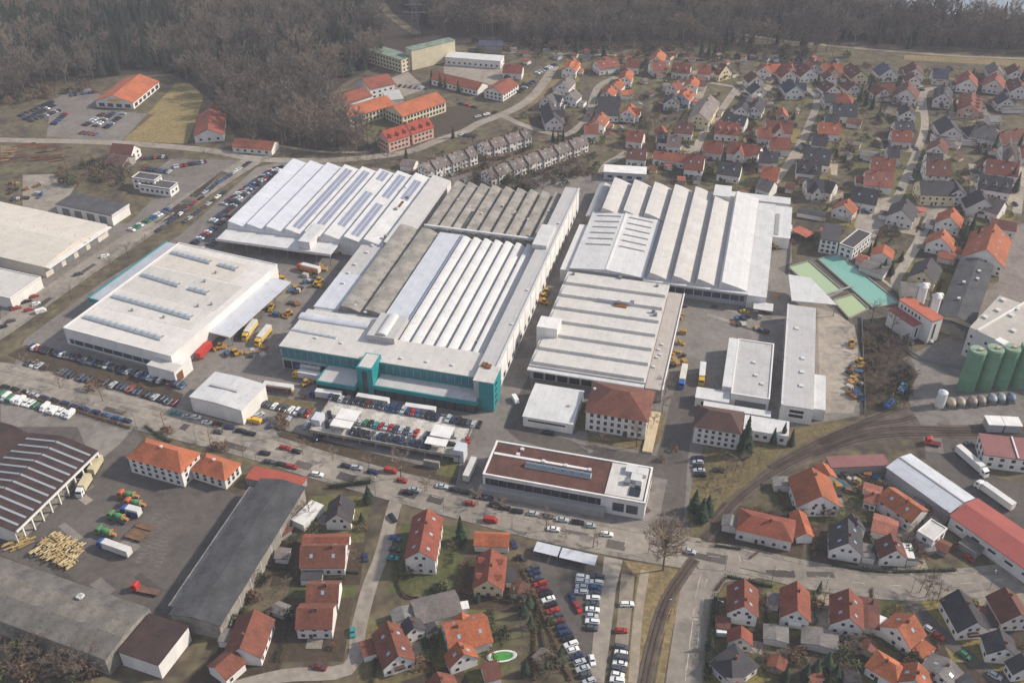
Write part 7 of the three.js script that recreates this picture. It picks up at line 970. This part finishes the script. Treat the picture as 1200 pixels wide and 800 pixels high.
// fences: post and board runs between plots
function fence(pts, h, mat, label) { const P = curve(pts, 2.4), o = new THREE.Group(); o.name = numbered('garden_fence'); o.position.copy(P[0]); scene.add(o); tag(o, label, 'fence', 'garden fences'); for (let i = 0; i < P.length; i++) { const p = P[i].clone().sub(P[0]); unit('post', mat, o, p.x, h / 2, p.z, 0.14, h, 0.14); if (i) { const a = P[i - 1].clone().sub(P[0]), L = a.distanceTo(p); const m = unit('board', mat, o, (a.x + p.x) / 2, h * 0.5, (a.z + p.z) / 2, L, h * 0.7, 0.05); m.rotation.y = -Math.atan2(p.z - a.z, p.x - a.x); } } }
const mWood = M('#6a4f3a', gritTex, 0.95), mFenceG = M('#8a8f90', null, 0.7);
for (const [p, l] of [[[[460, 660], [476, 700], [490, 702]], 'brown board fence beside the parked lane cars'], [[[506, 730], [512, 776]], 'brown board fence along the brown roofed house'], [[[880, 655], [896, 640], [890, 612]], 'brown board fence near the red hipped house'], [[[1080, 752], [1094, 742]], 'ochre board fence at the orange hip house'], [[[1020, 700], [1022, 760]], 'brown board fence between red gabled houses'], [[[300, 680], [330, 672]], 'brown board fence behind the long shed'], [[[640, 764], [626, 700]], 'ochre board fence near the garden pool']]) fence(p, 1.5, mWood, l);
for (const [p, l] of [[[[1054, 402], [1077, 420], [1122, 430]], 'pale metal fence along the mill drive'], [[[1010, 372], [1014, 486]], 'pale metal fence at the storage yard'], [[[930, 262], [925, 320]], 'pale metal fence between hall and basins']]) fence(p, 1.8, mFenceG, l);

// small garden sheds
{ let n = 0, tries = 0; while (n < 120 && tries++ < 3000) { const A = AREAS[n % 10 < 8 ? 0 : 1 + (n % 3)], px = rr(Math.min(...A.map(p => p[0])), Math.max(...A.map(p => p[0]))), py = rr(Math.min(...A.map(p => p[1])), Math.max(...A.map(p => p[1]))); if (!inside(A, px, py)) continue; const p = G(px, py, 2.8); if (blocked.some(([x, z, r]) => Math.hypot(p.x - x, p.z - z) < r + 3)) continue; n++; const rc = pick(['g', 'd', 'b', 'm', 't', 'p']), wc = pick(['w', 'g', 'c']), q = G(px + rr(-8, 8), py + rr(-3, 3), 2.8), w = G(px, py, 2.8); const dir = q.sub(w).setY(0).normalize().multiplyScalar(rr(3, 6)), e = w.clone().add(dir), place = nearPlace(p.x, p.z)[1];
  house([px, py], toPx(e.x, 2.8, e.z), rr(3.2, 5.5), 2.3, 3.2, rc, wc, 'x', `tiny ${WALL[wc][0]} hut with ${ROOF[rc][0]} roof ${place}`, `garden huts ${place}`, 'garden_shed', false); blocked.push([p.x, p.z, 4]); } }

// allotment huts in a loose line under the wood
for (let i = 0; i < 34; i++) { const px = 600 + i * 11.5 + rr(-4, 4), py = 58 + i * 0.28 + rr(-3, 6), rc = pick(['g', 'd', 'b', 'r', 't', 'u']), wc = pick(['w', 'g', 'b', 'w']), w = G(px, py, 3), e = w.clone().add(V(rr(-1, 1), 0, rr(-0.4, 0.4)).normalize().multiplyScalar(rr(4, 6))); house([px, py], toPx(e.x, 3, e.z), rr(3.4, 5), 2.3, 3.2, rc, wc, 'x', `${WALL[wc][0]} allotment hut with ${ROOF[rc][0]} roof below the wood`, 'allotment huts below the wood', 'garden_shed', false); }

// look-alikes in small sets: say which one by how near it stands to a landmark
{ const LM = [['junction tree', 777, 668], ['turquoise basin', 1005, 330], ['green silos', 1150, 455], ['solar hall', 400, 240], ['machine hall', 790, 270], ['orange market', 150, 110], ['striped hall', 40, 560], ['tall pylon', 487, 44]].map(([n, x, y]) => [n, G(x, y)]), OR = ['nearest', 'second nearest', 'third nearest', 'fourth nearest', 'fifth nearest', 'sixth nearest', 'seventh nearest', 'eighth nearest', 'ninth nearest', 'tenth nearest', 'eleventh nearest', 'twelfth nearest'];
  const by = {}; for (const o of scene.children) if (o.userData.label && o.userData.category) (by[o.userData.label] ??= []).push(o);
  for (const l in by) { const a = by[l]; if (a.length < 2 || a.length > 12 || l.split(/\s+/).length > 12) continue; let best = null, bg = 0.8;
    for (const [n, p] of LM) { const d = a.map(o => Math.hypot(o.position.x - p.x, o.position.z - p.z)).sort((x, y) => x - y); let g = 1e9; for (let i = 1; i < d.length; i++) g = Math.min(g, d[i] - d[i - 1]); if (g > bg) { bg = g; best = [n, p]; } }
    if (!best) continue; a.sort((x, y) => x.position.distanceTo(best[1]) - y.position.distanceTo(best[1])).forEach((o, i) => { o.userData.label = `${l}, ${OR[i]} ${best[0]}`; }); } }

renderer.render(scene, camera);
